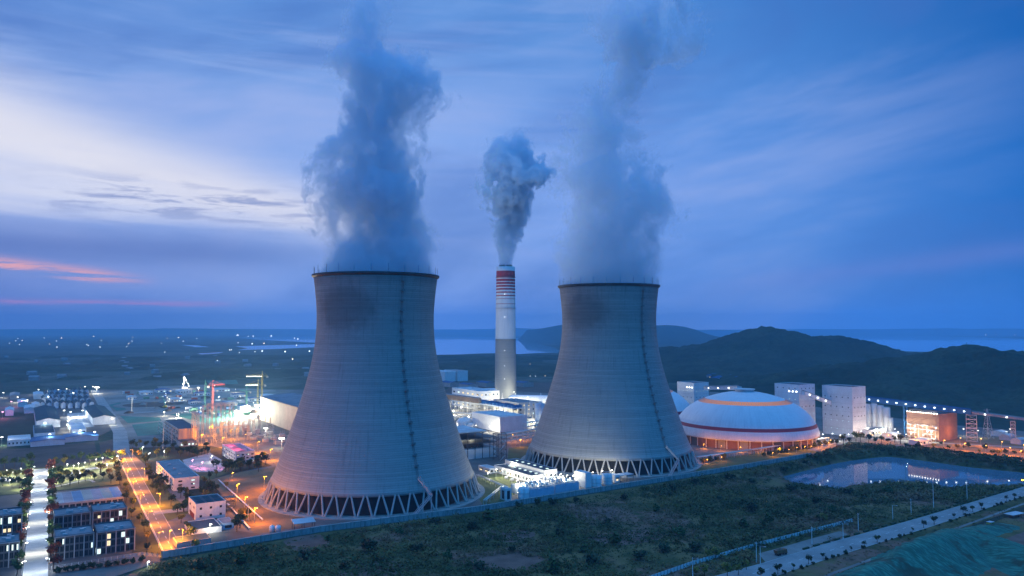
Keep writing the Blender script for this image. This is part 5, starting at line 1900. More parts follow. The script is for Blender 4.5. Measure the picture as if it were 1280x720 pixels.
for i, (px, py, w) in enumerate(((176, 494, 14), (196, 491, 18), (222, 492, 16), (246, 495, 15), (270, 490, 16), (292, 497, 14), (214, 503, 14), (238, 506, 12), (282, 508, 14), (300, 512, 12), (160, 500, 10), (312, 502, 12), (330, 498, 12))):
    building('site_office', 'long low prefab hut on the construction ground, %s from the left' % nth(sorted((176, 196, 222, 246, 270, 292, 214, 238, 282, 300, 160, 312, 330)).index(px)), (px, py), (px + w, py - 1.2), (px - 2, py - 1.5), h=5, wall='white_sheet', roof='roof_blue' if i % 2 else 'roof_white',
             floors=1, n1=5, n2=0, lit=.5, parapet=0, gable=1.2, cat='hut', group='prefab huts of the construction ground', wf=.6, hf=.5)

# ==================================================================  BETWEEN THE TOWERS
# steel framed pump hall: white wall below, open decks above, pale roof
O, w1, w2, h = corner((575, 575.5), (622.7, 571), (560, 566), h=26)
w2 = max(w2, 26)
root = empty('pump_hall', O, ANG)
tag(root, 'open steel framed hall with white lower wall and flat pale roof', 'hall')
mb = MB(); mb.box(0, w1, 0, w2, 0, 9.5); mb.build('wall', M['white_sheet'], root)
mb = MB(); mb.box(-1.2, w1 * .72, -1.2, w2 + 1, 25.4, 26.2); mb.build('roof', M['roof_white'], root)
mb = MB()
for i in range(6):
    x = w1 * i / 5
    for y in (-.25, w2): mb.bar((x, y, 0), (x, y, 25.4 if x < w1 * .75 else 19), .5)
for z in (14.2, 19, 25):
    xe = w1 if z < 20 else w1 * .72
    for y in (-.25, w2): mb.bar((0, y, z), (xe, y, z), .4)
    for i in range(6):
        x = w1 * i / 5
        if x <= xe: mb.bar((x, -.25, z), (x, w2, z), .35)
mb.build('frame', M['steel'], root)
for z in (14.2, 19):
    mb = MB(); mb.box(.4, w1 - .4, .4, w2 - .4, z + .25, z + .45); mb.build('deck', M['dark_wall'], root)
for i in range(4):
    mb = MB(); x = w1 * (.08 + .17 * i); mb.box(x, x + 5, 6, 12, 9.6, 13); mb.build('pump', M['steel'], root)
light_in(root, (w1 * .3, w2 * .5, 18), 'white', 2500); light_in(root, (w1 * .6, w2 * .5, 18), 'white', 2500)

O = g(623, 576)
root = empty('stair_frame', O, ANG)
tag(root, 'open rust coloured stair frame at the end of the steel framed hall', 'steel frame')
mb = MB(); frame_tower(mb, 0, 9, 0, 9, [0, 5, 10, 15, 20, 25], .4); mb.build('frame', M['steel'], root)
for i in range(4):
    s = MB(); z = 5 * i; s.bar((1.5, -.4, z), (7.5, -.4, z + 5), 1.1, .4) if i % 2 == 0 else s.bar((7.5, -.4, z), (1.5, -.4, z + 5), 1.1, .4); s.build('stair', M['galv'], root)

# pipe racks
def pipe_rack(name, label, a, b, w, levels, npipes, group=None, mat='silver', step=9):
    root = empty(name, a)
    tag(root, label, 'pipe rack', group)
    d = (b - a); d.z = 0; L = d.length; d.normalize()
    s = Vector((d.y, -d.x, 0))
    fr = MB()
    n = max(2, int(L / step))
    for i in range(n + 1):
        q = d * (L * i / n)
        for k in (-1, 1): fr.bar(q + s * w / 2 * k, q + s * w / 2 * k + Vector((0, 0, levels[-1])), .35)
        for z in levels: fr.bar(q - s * w / 2 + Vector((0, 0, z)), q + s * w / 2 + Vector((0, 0, z)), .3)
    fr.build('frame', M['steel_pale'], root)
    for z in levels:
        for k in range(npipes):
            p_ = MB()
            o = s * (w * (-.38 + .76 * k / max(1, npipes - 1))) + Vector((0, 0, z + .55))
            p_.tube(o, o + d * L, .38, .38, 8); p_.build('pipe', M[mat], root, True)
    return root


pipe_rack('pipe_rack', 'three level pipe rack glowing orange between the two towers', g(628, 558), g(684, 548.5), 7, [4.5, 8.5, 12.5], 4)
pipe_rack('pipe_rack', 'white pipe rack on low trestles in front of the big coal dome', g(872, 578), g(949, 567), 3.2, [4.5], 3)
pipe_rack('pipe_rack', 'white pipe rack running from the coal dome to the pale transfer tower', g(949, 567), g(1034, 553), 3.2, [4.5], 3)
pipe_rack('pipe_rack', 'thin pipe trestle across the lit lawn beside the left tower', g(597, 598), g(634, 614), 2.2, [2.5], 2)
pipe_rack('pipe_rack', 'sloping grey pipe trestle by the boundary wall next to the left tower', g(606, 631), g(628, 613), 2.0, [2.8], 2)

building('relay_house', 'large white box building catching blue dusk in front of the chimney', (625, 540.5), (654, 536.5), (613, 531), 521.7, wall='white_sheet', roof='roof_white', floors=0, parapet=.4, cat='building')
building('cable_house', 'small grey box right of the large white box building', (655, 536.5), (666, 535), (652, 533), h=13, wall='grey_wall', roof='roof_grey', floors=1, n1=2, lit=.5, parapet=.3)

# bank of fans in front of the chimney
A, B = g(648, 527), g(570, 513)
d = (B - A); L = d.length; d.normalize(); s = Vector((d.y, -d.x, 0))
root = empty('fan_bank', A)
tag(root, 'long elevated bank of blue cooling fans below the chimney', 'cooling fan bank')
H = 17
fr = MB()
for i in range(15):
    for k in (-9, 0, 9): fr.bar(d * (L * i / 14) + s * k, d * (L * i / 14) + s * k + Vector((0, 0, H)), .6)
for k in (-9, 9): fr.bar(s * k + Vector((0, 0, H * .5)), d * L + s * k + Vector((0, 0, H * .5)), .5)
fr.build('frame', M['steel_pale'], root)
dk = MB(); dk.hexa([v + Vector((0, 0, H)) for v in (-s * 10, d * L - s * 10, d * L + s * 10, s * 10)], [v + Vector((0, 0, H + 1.4)) for v in (-s * 10, d * L - s * 10, d * L + s * 10, s * 10)])
dk.build('deck', M['pale_blue'], root)
for i in range(18):
    for k in (-5, 5):
        f_ = MB(); q = d * (L * (i + .5) / 18) + s * k
        f_.lathe([(3.6, H + 1.4), (3.3, H + 4.4), (2.9, H + 4.4), (2.9, H + 2.2), (.01, H + 2.2)], 14, cx=q.x, cy=q.y)
        f_.build('fan', M['conveyor'], root)

# covered brown bridge
def gallery(name, label, a, b, w, h, mat, roof, lamps_n=0, ribs=0, cat='conveyor', group=None, lampside=1):
    root = empty(name, a)
    tag(root, label, cat, group)
    d = b - a
    f = Vector((d.x, d.y, 0)).normalized(); s = Vector((f.y, -f.x, 0))
    U = Vector((0, 0, 1))
    o = Vector((0, 0, 0))
    mb = MB()
    mb.hexa([o - s * w / 2, o + s * w / 2, d + s * w / 2, d - s * w / 2], [o - s * w / 2 + U * h, o + s * w / 2 + U * h, d + s * w / 2 + U * h, d - s * w / 2 + U * h])
    mb.build('housing', M[mat], root)
    r = MB()
    w_ = w / 2 + .3
    r.hexa([o - s * w_ + U * (h + .01), o + U * (h + 1.0), d + U * (h + 1.0), d - s * w_ + U * (h + .01)], [o - s * w_ + U * (h + .2), o + U * (h + 1.2), d + U * (h + 1.2), d - s * w_ + U * (h + .2)])
    r.hexa([o + U * (h + 1.0), o + s * w_ + U * (h + .01), d + s * w_ + U * (h + .01), d + U * (h + 1.0)], [o + U * (h + 1.2), o + s * w_ + U * (h + .2), d + s * w_ + U * (h + .2), d + U * (h + 1.2)])
    r.build('roof', M[roof], root)
    n = max(2, int(d.length / 7))
    t = MB()
    for i in range(n + 1):
        q = d * (i / n)
        for k in (-1, 1): t.bar(q + s * (w / 2 + .12) * k, q + s * (w / 2 + .12) * k + U * h, .22)
    t.build('rib', M[roof], root)
    for i in range(lamps_n):
        b_ = MB(); q = d * ((i + .6) / (lamps_n + .3)) + s * lampside * (w / 2 + .5) + U * (h * .55)
        b_.box(q.x - .55, q.x + .55, q.y - .55, q.y + .55, q.z - .45, q.z + .45)
        bl = b_.build('lamp', M['lamp_cool'], root)
    return root


def at(px, py, Y): return Vector((x_at_exact(px, py, Y), Y, z_at(py, Y)))


def x_at_exact(px, py, Y):
    u, v = (px - 640) / FPX, -(py - 360) / FPX
    return u * Y / (math.cos(PITCH) - v * math.sin(PITCH))


gallery('covered_bridge', 'brown covered bridge sloping behind the left tower towards the chimney', at(545, 497, 1120), at(600, 504, 1090), 8, 7, 'conveyor_brown', 'roof_grey', 0, cat='covered bridge')
for i, (px, Y) in enumerate(((560, 1112), (590, 1094))):
    q = at(px, 500, Y)
    root = empty('bridge_trestle', (q.x, q.y, 0)); tag(root, ['left trestle under the brown covered bridge', 'right trestle under the brown covered bridge'][i], 'trestle', 'trestles under the brown bridge')
    mb = MB(); frame_tower(mb, -3, 3, -2, 2, [0, q.z * .5, q.z - 2], .5); mb.build('trestle', M['steel_pale'], root)

# flue gas plant either side of the chimney
def vessel_h(name, label, a, b, r, mat, cat, group=None, legs=True):
    root = empty(name, (a.x, a.y, 0)); tag(root, label, cat, group)
    d = b - a; f = d.normalized()
    mb = MB()
    o = Vector((0, 0, a.z))
    for (t0, r0), (t1, r1) in zip([(-r * .7, .15 * r), (-r * .45, r * .72), (0, r), (d.length, r), (d.length + r * .45, r * .72)], [(-r * .45, r * .72), (0, r), (d.length, r), (d.length + r * .45, r * .72), (d.length + r * .7, .15 * r)]):
        mb.tube(o + f * t0, o + f * t1, r0, r1, 18)
    mb.build('vessel', M[mat], root, False)
    if legs:
        for t in (.15, .5, .85):
            l = MB(); q = o + d * t; l.box(q.x - .9, q.x + .9, q.y - r * .7, q.y + r * .7, 0, q.z - r * .75); l.build('support', M['concrete'], root)
    return root


def up_tank(name, label, p, r, h, mat, cat='tank', group=None, dome=.25, bands=0, n=28):
    root = empty(name, p); tag(root, label, cat, group)
    mb = MB(); mb.lathe([(r, 0), (r, h), (r * .7, h + r * dome * .7), (.01, h + r * dome)], n); mb.build('vessel', M[mat], root, True)
    rl = MB()
    for k in range(12):
        t = 2 * PI * k / 12; rl.bar((r * .97 * math.sin(t), r * .97 * math.cos(t), h), (r * .97 * math.sin(t), r * .97 * math.cos(t), h + 1.3), .12)
    rl.lathe([(r, h + 1.2), (r + .08, h + 1.35)], 24)
    rl.build('railing', M['galv'], root)
    for i in range(bands):
        b = MB(); z = h * (i + 1) / (bands + 1); b.lathe([(r + .01, z), (r + .25, z), (r + .25, z + .4), (r + .01, z + .4)], n); b.build('hoop', M['galv'], root)
    ld = MB()
    for k in (-.4, .4): ld.bar((k, -r - .3, 0), (k, -r - .3, h + 1), .14)
    ld.build('ladder', M['galv'], root)
    return root


building('precipitator', 'pale lit box plant left of the chimney foot', (600, 512), (622, 510), (578, 505), 490, wall='white_sheet', roof='roof_white', floors=3, n1=5, n2=6, lit=.55, parapet=1, units=5, fr='dark', wf=.4, hf=.3, warm=.7, cat='plant building')
building('precipitator', 'lower pale hall with lit openings just left of the chimney', (622, 513.5), (634, 512), (600, 508.5), 503, wall='steel_pale', roof='roof_white', floors=2, n1=4, n2=7, lit=.7, parapet=.5, units=3, fr='dark', wf=.5, hf=.4, warm=.8, cat='plant building')
vessel_h('flue_duct', 'big white horizontal flue duct right of the chimney', at(640, 501, 1190), at(690, 502, 1160), 9.5, 'white_sheet', 'duct')
vessel_h('flue_duct', 'white horizontal flue duct left of the chimney', at(583, 492.5, 1250), at(618, 492, 1260), 9, 'white_sheet', 'duct')
building('absorber_house', 'lit scaffold-clad absorber house below the right flue duct', (648, 526), (668, 523), (636, 519), 504, wall='steel_pale', roof='roof_grey', floors=4, n1=5, n2=4, lit=.6, parapet=.6, units=2, fr='dark', wf=.5, hf=.4, warm=.85, cat='plant building')
O = g(640, 521)
root = empty('steel_frame', O, ANG); tag(root, 'brightly lit open process frame at the foot of the chimney', 'steel frame')
mb = MB(); frame_tower(mb, 0, 16, 0, 10, [0, 6, 12, 18, 24], .6); frame_tower(mb, 16.7, 30, 0, 10, [0, 6, 12], .6); mb.build('frame', M['steel_pale'], root)
for z in (6, 12, 18):
    mb = MB(); mb.box(.5, 15.5, .5, 9.5, z + .3, z + .5); mb.build('deck', M['galv'], root)
for x in (4, 11): 
    mb = MB(); mb.tube((x, 5, 6.6), (x, 5, 16), 2.2, 2.2, 12); mb.build('vessel', M['silver'], root)
for i, (px, py, r, h, mat, lab) in enumerate(((675, 532.5, 6.2, 28, 'pale_blue', 'tall blue green silo beside the right tower'), (664, 531, 2.2, 30, 'steel_pale', 'slim pale column silo left of the blue green silo'), (658, 528, 2.6, 24, 'steel_pale', 'second slim pale column silo, nearer the chimney'))):
    up_tank('silo', lab, g(px, py), r, h, mat, 'silo', None, .25, 3)
up_tank('dome_tank', 'largest squat silver dome tank below the fan bank', g(581, 532.5), 11, 5.5, 'silver', 'tank', None, .55, 0, 36)
vessel_h('drum_tank', 'silver drum lying beside the squat dome tank', at(588, 533.5, 960), at(603, 531, 985), 5, 'silver', 'tank')
vessel_h('drum_tank', 'shorter silver drum lying next to the white box building', at(604, 533, 965), at(612, 532, 985), 4, 'silver', 'tank')
rnd = random.Random(31)
for i in range(9):
    q = g(560 + i * 9.6, 528 - (i % 4) * 3 + i * .6)
    root = empty('transformer', q, ANG); tag(root, 'grey transformer with pale bushings in the lit yard below the fan bank', 'transformer', 'transformers below the fan bank')
    mb = MB(); mb.box(-4, 4, -2.4, 2.4, .4, 4.8); mb.build('body', M['grey_wall'], root)
    mb = MB()
    for k in range(5): mb.box(-3.6 + k * 1.6, -2.8 + k * 1.6, -3.6, -2.41, .8, 4.2)
    mb.build('radiator', M['steel_pale'], root)
    for x in (-2.4, 0, 2.4):
        b = MB(); b.tube((x, 0, 4.8), (x, 0, 8.2), .4, .25, 6); b.build('bushing', M['leg'], root)
building('coal_bunker', 'white factory block far behind between the towers', (556, 477), (566, 476), (546, 473), 465, wall='white_sheet', roof='roof_white', floors=0, cat='factory')
building('coal_bunker', 'pale factory block with a stack far behind between the towers', (572, 476.5), (581, 475.5), (566, 474), 464, wall='white_sheet', roof='roof_grey', floors=0, cat='factory')
for i in range(5):
    building('far_shed', 'low dim shed on the dark ground far behind the chimney, %s from left' % nth(i), (562 + i * 23, 484 + (i % 2) * 2.5), (572 + i * 23, 483 + (i % 2) * 2.5), (558 + i * 23, 482 + (i % 2) * 2.5), h=9, wall='grey_wall', roof='roof_blue', gable=2, floors=0, cat='shed', group='sheds behind the chimney')

grp = 'work lights of the plant between the towers'
wl_ = [((568, 513), 11, 16000), ((566, 522), 9, 16000), ((576, 518), 11, 14000), ((590, 505), 12, 26000), ((604, 503), 12, 22000), ((615, 507), 12, 26000), ((628, 516), 14, 22000), ((637, 512), 14, 26000), ((646, 516), 16, 30000), ((656, 519), 16, 34000), ((664, 520), 12, 30000), ((672, 513), 14, 26000), ((652, 510), 16, 30000), ((668, 536), 8, 9000), ((600, 524), 9, 14000),
       ((612, 528), 9, 12000), ((594, 540), 8, 8000), ((612, 541), 8, 8000), ((585, 528), 8, 12000), ((622, 522), 9, 12000), ((679, 530), 9, 12000), ((642, 505), 20, 26000), ((582, 497), 16, 26000), ((630, 501), 18, 26000)]
for i, (q, h, pw) in enumerate(sorted(wl_)):
    lamp(g(*q), 'white', pw * 2.0, 'white work light in the plant between the towers, %s from the left' % nth(i), grp, h, 0, 1.0, 'work_light', True, 1.3)
for i, q in enumerate(((640, 553), (656, 551), (670, 549), (650, 559))):
    lamp(g(*q), 'orange', 7000, 'orange lamp under the pipe rack between the towers, %s from the left' % nth((0, 2, 3, 1)[i]), 'orange lamps by the pipe rack', 8, 0, 1)

# denser process plant round the chimney foot
pipe_rack('pipe_rack', 'lit pipe rack running below the fan bank towards the white box building', g(566, 523), g(618, 527), 6, [4, 8], 4)
pipe_rack('pipe_rack', 'lit pipe rack in front of the chimney foot', g(600, 516), g(662, 524), 6, [5, 10, 15], 4)
pipe_rack('pipe_rack', 'high pipe rack right of the white box building', g(656, 541), g(690, 534), 5, [6, 11], 3)
rnd = random.Random(52)
for i in range(12):
    q = g(604 + i * 6.4, 514 + (i % 3) * 3.5)
    up_tank('process_vessel', 'upright silver vessel in the lit plant at the chimney foot, %s from the left' % nth(i), q, rnd.uniform(1.8, 3.6), rnd.uniform(9, 22), 'silver' if i % 2 else 'steel_pale', 'vessel', 'upright vessels at the chimney foot', .4, 1, 16)
for i in range(7):
    q = g(597 + i * 12.5, 518 + (i % 2) * 5)
    root = empty('steel_frame', q, ANG); tag(root, 'open steel process frame in the lit plant below the chimney, %s from the left' % nth(i), 'steel frame', 'process frames at the chimney foot')
    hh = rnd.uniform(10, 20)
    mb = MB(); frame_tower(mb, 0, 9, 0, 7, list(np.linspace(0, hh, 4)), .45); mb.build('frame', M['steel_pale'], root)
    for k in (1, 2):
        d_ = MB(); z = hh * k / 3; d_.box(.4, 8.6, .4, 6.6, z + .25, z + .42); d_.build('deck', M['galv'], root)
    v_ = MB(); v_.tube((2, 3.5, hh * .4), (7.5, 3.5, hh * .4), 1.6, 1.6, 12); v_.build('vessel', M['silver'], root)
for i in range(5):
    q = g(612 + i * 16, 511 + (i % 2) * 4)
    root = empty('vent_stack', q); tag(root, 'slim vent stack near the chimney foot, %s from the left' % nth(i), 'stack', 'vent stacks at the chimney foot')
    hh = rnd.uniform(22, 34)
    mb = MB(); mb.tube((0, 0, 0), (0, 0, hh), .9, .7, 10); mb.build('shaft', M['silver'], root)
    mb = MB(); mb.lathe([(.9, hh * .7), (1.9, hh * .7), (1.9, hh * .7 + 1.1)], 12); mb.build('gallery', M['galv'], root)

# ------------------------------------------------------------------ water treatment compound
r_, w1, w2, h = building('treatment_hall', 'lower front wing of the white treatment hall with lit skylights', (664, 604), (678, 601.5), (621, 589.5), 595.2, wall='white_sheet', roof='roof_dark', floors=1, n2=14, n1=3, lit=.55, parapet=.4, fr='dark', wf=.5, hf=.4, warm=.5, cat='hall', minw=(12, 10))
for i in range(6):
    b = MB(); b.box(w1 * .70, w1 * .86, w2 * (.1 + .14 * i), w2 * (.1 + .14 * i) + 2, h + .13, h + .5); b.build('skylight', M['lit_cool'], r_)
r_, w1, w2, h = building('treatment_hall', 'taller rear wing of the white treatment hall with lit skylights', (681, 601), (695, 598.5), (636, 586), 588.5, wall='white_sheet', roof='roof_dark', floors=1, n2=14, n1=3, lit=.35, parapet=.4, fr='dark', wf=.4, hf=.3, warm=.4, cat='hall', minw=(12, 10))
for i in range(6):
    b = MB(); b.box(w1 * .45, w1 * .6, w2 * (.08 + .15 * i), w2 * (.08 + .15 * i) + 2, h + .13, h + .5); b.build('skylight', M['lit_cool'], r_)
# open basins in front of it
def basin(label, near, right, left, h):
    O, w1, w2, _ = corner(near, right, left, h=h)
    root = empty('settling_basin', O, ANG); tag(root, label, 'settling basin', 'settling basins of the treatment compound')
    mb = MB(); t = .5
    for x0, x1, y0, y1 in ((0, w1, 0, t), (0, w1, w2 - t, w2), (0, t, t, w2 - t), (w1 - t, w1, t, w2 - t)): mb.box(x0, x1, y0, y1, 0, h)
    mb.box(w1 * .48, w1 * .48 + t, t, w2 - t, 0, h - .01)
    mb.build('wall', M['pale_blue'], root)
    mb = MB(); mb.box(t, w1 * .48, t, w2 - t, .1, h - .8); mb.build('water', M['water'], root)
    mb = MB(); mb.box(w1 * .48 + t, w1 - t, t, w2 - t, .1, h - .8); mb.build('water', M['water'], root)
    n = 5
    for i in range(n):
        b = MB(); x = w1 * (i + .5) / n
        b.box(x - .5, x + .5, t, w2 - t, h + .01, h + .3)
        b.build('walkway', M['steel_pale'], root)
        for yy in (.25, .6):
            m_ = MB(); m_.box(x - .7, x + .7, w2 * yy, w2 * yy + 1.3, h + .31, h + 2.2); m_.build('motor', M['white_steel'], root)
    rl = MB()
    for zz in (h + .6, h + 1.1): rl.bar((0, .2, zz), (w1, .2, zz), .08); rl.bar((.2, 0, zz), (.2, w2, zz), .08)
    rl.build('railing', M['galv'], root)
    return root, w1, w2


for lab, nr, rt, lf in (('lit settling basin with blue outer wall nearest the left tower', (662, 623), (690, 617.5), (654, 613)), ('lit settling basin with blue outer wall under the taller hall wing', (694, 616.5), (720, 611), (684, 606))):
    basin(lab, nr, rt, lf, 6.2)
up_tank('treatment_tank', 'white round tank at the left end of the settling basins', g(655, 622), 4.6, 7, 'white_sheet', 'tank', None, .15, 1)
building('kiosk', 'small white kiosk with dark doors standing on the lit lawn by the wall', (632, 626), (637.5, 625), (627, 623.5), 612, wall='white_wall', roof='roof_white', floors=1, n1=1, n2=1, lit=0, parapet=.5, fr='dark', wf=.5, hf=.8, cat='kiosk', minw=(5, 5))
building('dosing_house', 'narrow white house left of the two white tanks by the wall', (732, 610), (738, 608.5), (727, 605), 592, wall='white_sheet', roof='roof_white', floors=0, parapet=.3, cat='building', minw=(5, 6))
up_tank('chemical_tank', 'left one of two lit white tanks in front of the right tower', g(744.5, 607), 5.0, 8, 'white_sheet', 'tank', None, .12, 2)
up_tank('chemical_tank', 'right one of two lit white tanks in front of the right tower', g(758.5, 604.5), 4.6, 7.6, 'white_sheet', 'tank', None, .12, 2)
building('dosing_house', 'tiny lit white house right of the two white tanks by the wall', (769, 603.5), (774, 602.5), (766, 600.5), 594.5, wall='white_sheet', roof='roof_white', floors=1, n1=1, lit=1, parapet=.3, cat='building', minw=(4, 4))
O = g(776, 603)
root = empty('canopy', O, ANG); tag(root, 'flat pale canopy on posts at the foot of the right tower', 'canopy')
mb = MB(); mb.box(-.5, 14, -.5, 8, 5.2, 5.5); mb.build('roof', M['roof_white'], root)
for x in (0, 6.7, 13.4):
    for y in (0, 7.4):
        p_ = MB(); p_.bar((x, y, 0), (x, y, 5.2), .3); p_.build('post', M['steel'], root)
building('meter_shed', 'low white shed with a flat roof beside the lit lawn near the left tower', (612, 592), (622, 590.5), (604, 587), h=4, wall='white_sheet', roof='roof_white', floors=1, n1=2, n2=2, lit=.5, parapet=.3, fr='dark', cat='shed')
rnd = random.Random(12)
grp = 'lamps of the treatment compound'
tl = [(646, 612), (652, 606), (640, 604), (634, 600), (628, 597), (660, 612), (668, 609), (676, 606), (684, 606), (692, 604), (700, 604), (708, 606), (716, 606), (724, 605), (740, 602), (752, 600), (764, 599), (652, 617), (672, 613), (704, 610), (644, 618), (620, 598), (610, 602), (640, 590)]
for i, q in enumerate(sorted(tl)):
    lamp(g(*q), 'white', 4200, 'bright white lamp in the treatment compound, %s from the left' % nth(i), grp, 7.5, 0, .8, 'compound_lamp', True, 1.0)
for i, q in enumerate(((648, 607), (657, 611), (668, 615.5), (640, 601), (633, 598.5), (678, 609), (690, 609), (700, 607), (652, 615), (644, 610))):
    root = empty('pump_skid', g(*q), ANG); tag(root, 'white pump skid among the lamps of the treatment compound', 'pump', 'pump skids in the treatment compound')
    mb = MB(); mb.box(-1.8, 1.8, -1, 1, 0, .5); mb.build('base', M['concrete'], root)
    mb = MB(); mb.tube((-1.6, 0, 1.4), (1.2, 0, 1.4), .8, .8, 10); mb.tube((1.2, 0, .5), (1.2, 0, 3.0), .35, .35, 8); mb.build('motor', M['white_steel'], root)

# ==================================================================  COAL DOMES
def coal_dome(loc, label, k=1.0, lit=1.0):
    root = empty('coal_dome', loc); root.scale = (.94, .94, 1.0); tag(root, label, 'coal dome', 'the two coal storage domes')
    prof = [(83, 10.4), (82, 15), (80.4, 19.5), (78.2, 23.5), (74.4, 28.5), (69, 34), (62, 39), (54, 43.3), (46, 46.6), (38, 49.2), (28, 51.8), (18, 53.6), (11, 54.4)]
    m = new_mat('dome_cladding')
    p = obj_pos(); x, y, z = separate(p)
    th = E.m('ARCTAN2', x, y)
    seam = smooth(E.m('ABSOLUTE', E.m('FRACT', th * 22.9) - 0.5), .44, .5)
    st = noise(combine(th * 20.0, z * .06, 1.0), 1.0, 5, .6)
    n2 = noise(p, .05, 4, .6)
    base = mixc(smooth(st, .4, .7) * .5, (.62, .64, .67), (.48, .50, .54))
    base = mixc(smooth(n2, .45, .7) * .3, base, (.46, .48, .52))
    base = mixc(seam * .35, base, (.36, .38, .42))
    ringl = smooth(E.m('ABSOLUTE', E.m('FRACT', z / 3.1) - .5), .46, .5)
    base = mixc(ringl * .2, base, (.36, .38, .42))
    red = smooth(z, 18.6, 18.8) * smooth(z, 22.2, 22.0)
    base = mixc(red, base, (.30, .035, .05))
    surf(base, .55, 0, .35)
    lo_, hi_ = [(r, z) for r, z in prof if z <= 43.5], [(r, z) for r, z in prof if z >= 46]
    a = MB(); a.lathe([(77, 9.4), (83, 9.4)] + lo_, 120); a.build('shell', m, root, True)
    b = MB(); b.lathe([(54, 43.3), (46, 46.6)], 120); sk = b.build('skylight_ring', M['skylight'], root, True)
    mu = MB()
    for i in range(120):
        t = 2 * PI * i / 120
        mu.bar((54.1 * math.sin(t), -54.1 * math.cos(t), 43.45), (46.1 * math.sin(t), -46.1 * math.cos(t), 46.75), .28)
    mu.build('glazing_bars', M['steel_pale'], sk)
    c = MB(); c.lathe(hi_, 120); c.build('upper_shell', m, root, True)
    d = MB(); d.lathe([(11, 54.2), (11, 56.4), (12.2, 56.6), (12.2, 57.4), (.01, 58.2)], 40); d.build('cap', M['roof_white'], root)
    w = MB(); w.lathe([(77.6, 0), (77.6, 9.6)], 120); w.build('wall', mottled('dome_base_wall', (.26, .14, .105), .35, .10, .8, streak=True), root)
    e = MB(); e.lathe([(79.5, 9.35), (79.5, 10.3), (83.2, 10.4)], 120); e.build('eave', M['roof_grey'], root)
    for i in range(40):
        t = 2 * PI * (i + .5) / 40
        q = MB(); v = Vector((78.6 * math.sin(t), -78.6 * math.cos(t), 0))
        q.tube(v, v + Vector((0, 0, 9.4)), .55, .55, 8); q.build('column', M['white_wall'], root)
    for i in range(40):
        t = 2 * PI * i / 40
        if i % 5 in (1, 3):
            q = MB(); q.lathe([(77.8, .3), (77.8, 8.6), (77.65, 8.6)], 5, a0=t - .055, a1=t + .055); q.build('door', M['dark_wall'] if i % 2 else M['grey_wall'], root)
    return root


DOME = Vector((262, 856, 0))
coal_dome(DOME, 'big white coal dome with red band and glowing ring, in full view')
coal_dome(Vector((161, 1003, 0)), 'second white coal dome almost hidden behind the right tower')
grp = 'orange lamps around the coal dome'
for i in range(11):
    t = math.radians(-62 + i * 12.5) + .29
    q = DOME + Vector((88 * math.sin(t), -88 * math.cos(t), 0))
    lamp(q, 'orange', 5200 if i not in (5, 6) else 2200, 'orange lamp at the foot of the coal dome, %s from the left' % nth(i), grp, 5, 0, .6, 'dome_lamp', True, .8)
grp = 'orange lit hedges in front of the coal dome'
hp = [(880, 578), (888, 577), (896, 575.5), (905, 574), (955, 570), (962, 568.5), (969, 567.5), (976, 566), (983, 565), (990, 563.5), (997, 562.5), (1004, 561), (1011, 560), (1018, 558.5), (1025, 557), (1032, 556), (1040, 554)]
rnd = random.Random(77)
for i, q in enumerate(hp):
    shrub(g(*q), rnd.uniform(2.4, 3.6), ('yellow', 'green', 'dark')[i % 3], 'bush lit orange below the coal dome, %s from the left' % nth(i), grp, 'lit_bush', 'bush')
for i, q in enumerate(((884, 580), (902, 576.5), (966, 571), (986, 567), (1006, 563), (1024, 559.5))):
    lamp(g(*q), 'orange', 3200, 'low orange garden lamp among the dome hedges, %s from the left' % nth(i), 'low lamps among the dome hedges', 4, 0, .3, 'garden_lamp', True, .7)

# ==================================================================  TRANSFER TOWERS AND CONVEYORS
def transfer_tower(label, near, right, left, top, rows, cols1, cols2, litrows, mw):
    r_, w1, w2, h = building('transfer_tower', label, near, right, left, top, wall='white_sheet', roof='roof_dark', floors=0, parapet=1.0, cat='transfer tower', group='white transfer towers of the coal line', minw=mw)
    for j, f in enumerate(rows):
        for axis, n, w in ((0, cols1, w1), (1, cols2, w2)):
            for i in range(n):
                lit = 1 if j in litrows else 0
                ww, wh = (1.3, 1.3) if not lit else (1.0, 1.0)
                o = bpy.data.objects.new('window', window_mesh(ww, wh, lit, 'dark'))
                z = h * (1 - f)
                if axis == 0: o.location = (w * (i + .6) / (n + .2), -.003, z)
                else:
                    o.location = (-.003, w * (i + .6) / (n + .2) + ww, z); o.rotation_euler.z = -PI / 2
                link(o, r_)
    pn = MB()
    for i in range(1, 6):
        z = h * i / 6
        pn.box(-.09, w1 + .05, -.09, -.004, z, z + .12); pn.box(-.09, -.004, -.004, w2 + .05, z, z + .12)
    pn.build('cladding_joint', M['grey_wall'], r_)
    return r_, w1, w2, h


TB, b1, b2, bh = transfer_tower('slimmer white transfer tower standing just behind the coal dome', (1000, 543), (1015, 540), (981, 537.5), 482, [.08, .3, .45, .6, .75, .88], 4, 4, (1, 3, 4, 5), (9, 12))
TC, c1, c2, ch = transfer_tower('largest white transfer tower with rows of small windows beside the pond', (1066.5, 546.5), (1081, 544), (1033.5, 541), 484.8, [.22, .42, .60, .70, .87], 4, 5, (3, 4), (11, 18))
TA, a1, a2, ah = transfer_tower('short white transfer tower far back between the right tower and the dome', (868, 520), (883.5, 518), (856, 516.5), 479.5, [.25, .45, .6], 4, 4, (0, 2), (12, 16))
for i, (t, w) in enumerate(((TA, a1), (TB, b1))):
    for k in range(3):
        b = MB(); hh = (ah, bh)[i]; b.box(-.6, -.05, 3 + k * 5, 4.2 + k * 5, hh * .86, hh * .86 + 1.1); b.build('lamp', M['lamp_cool'], t)
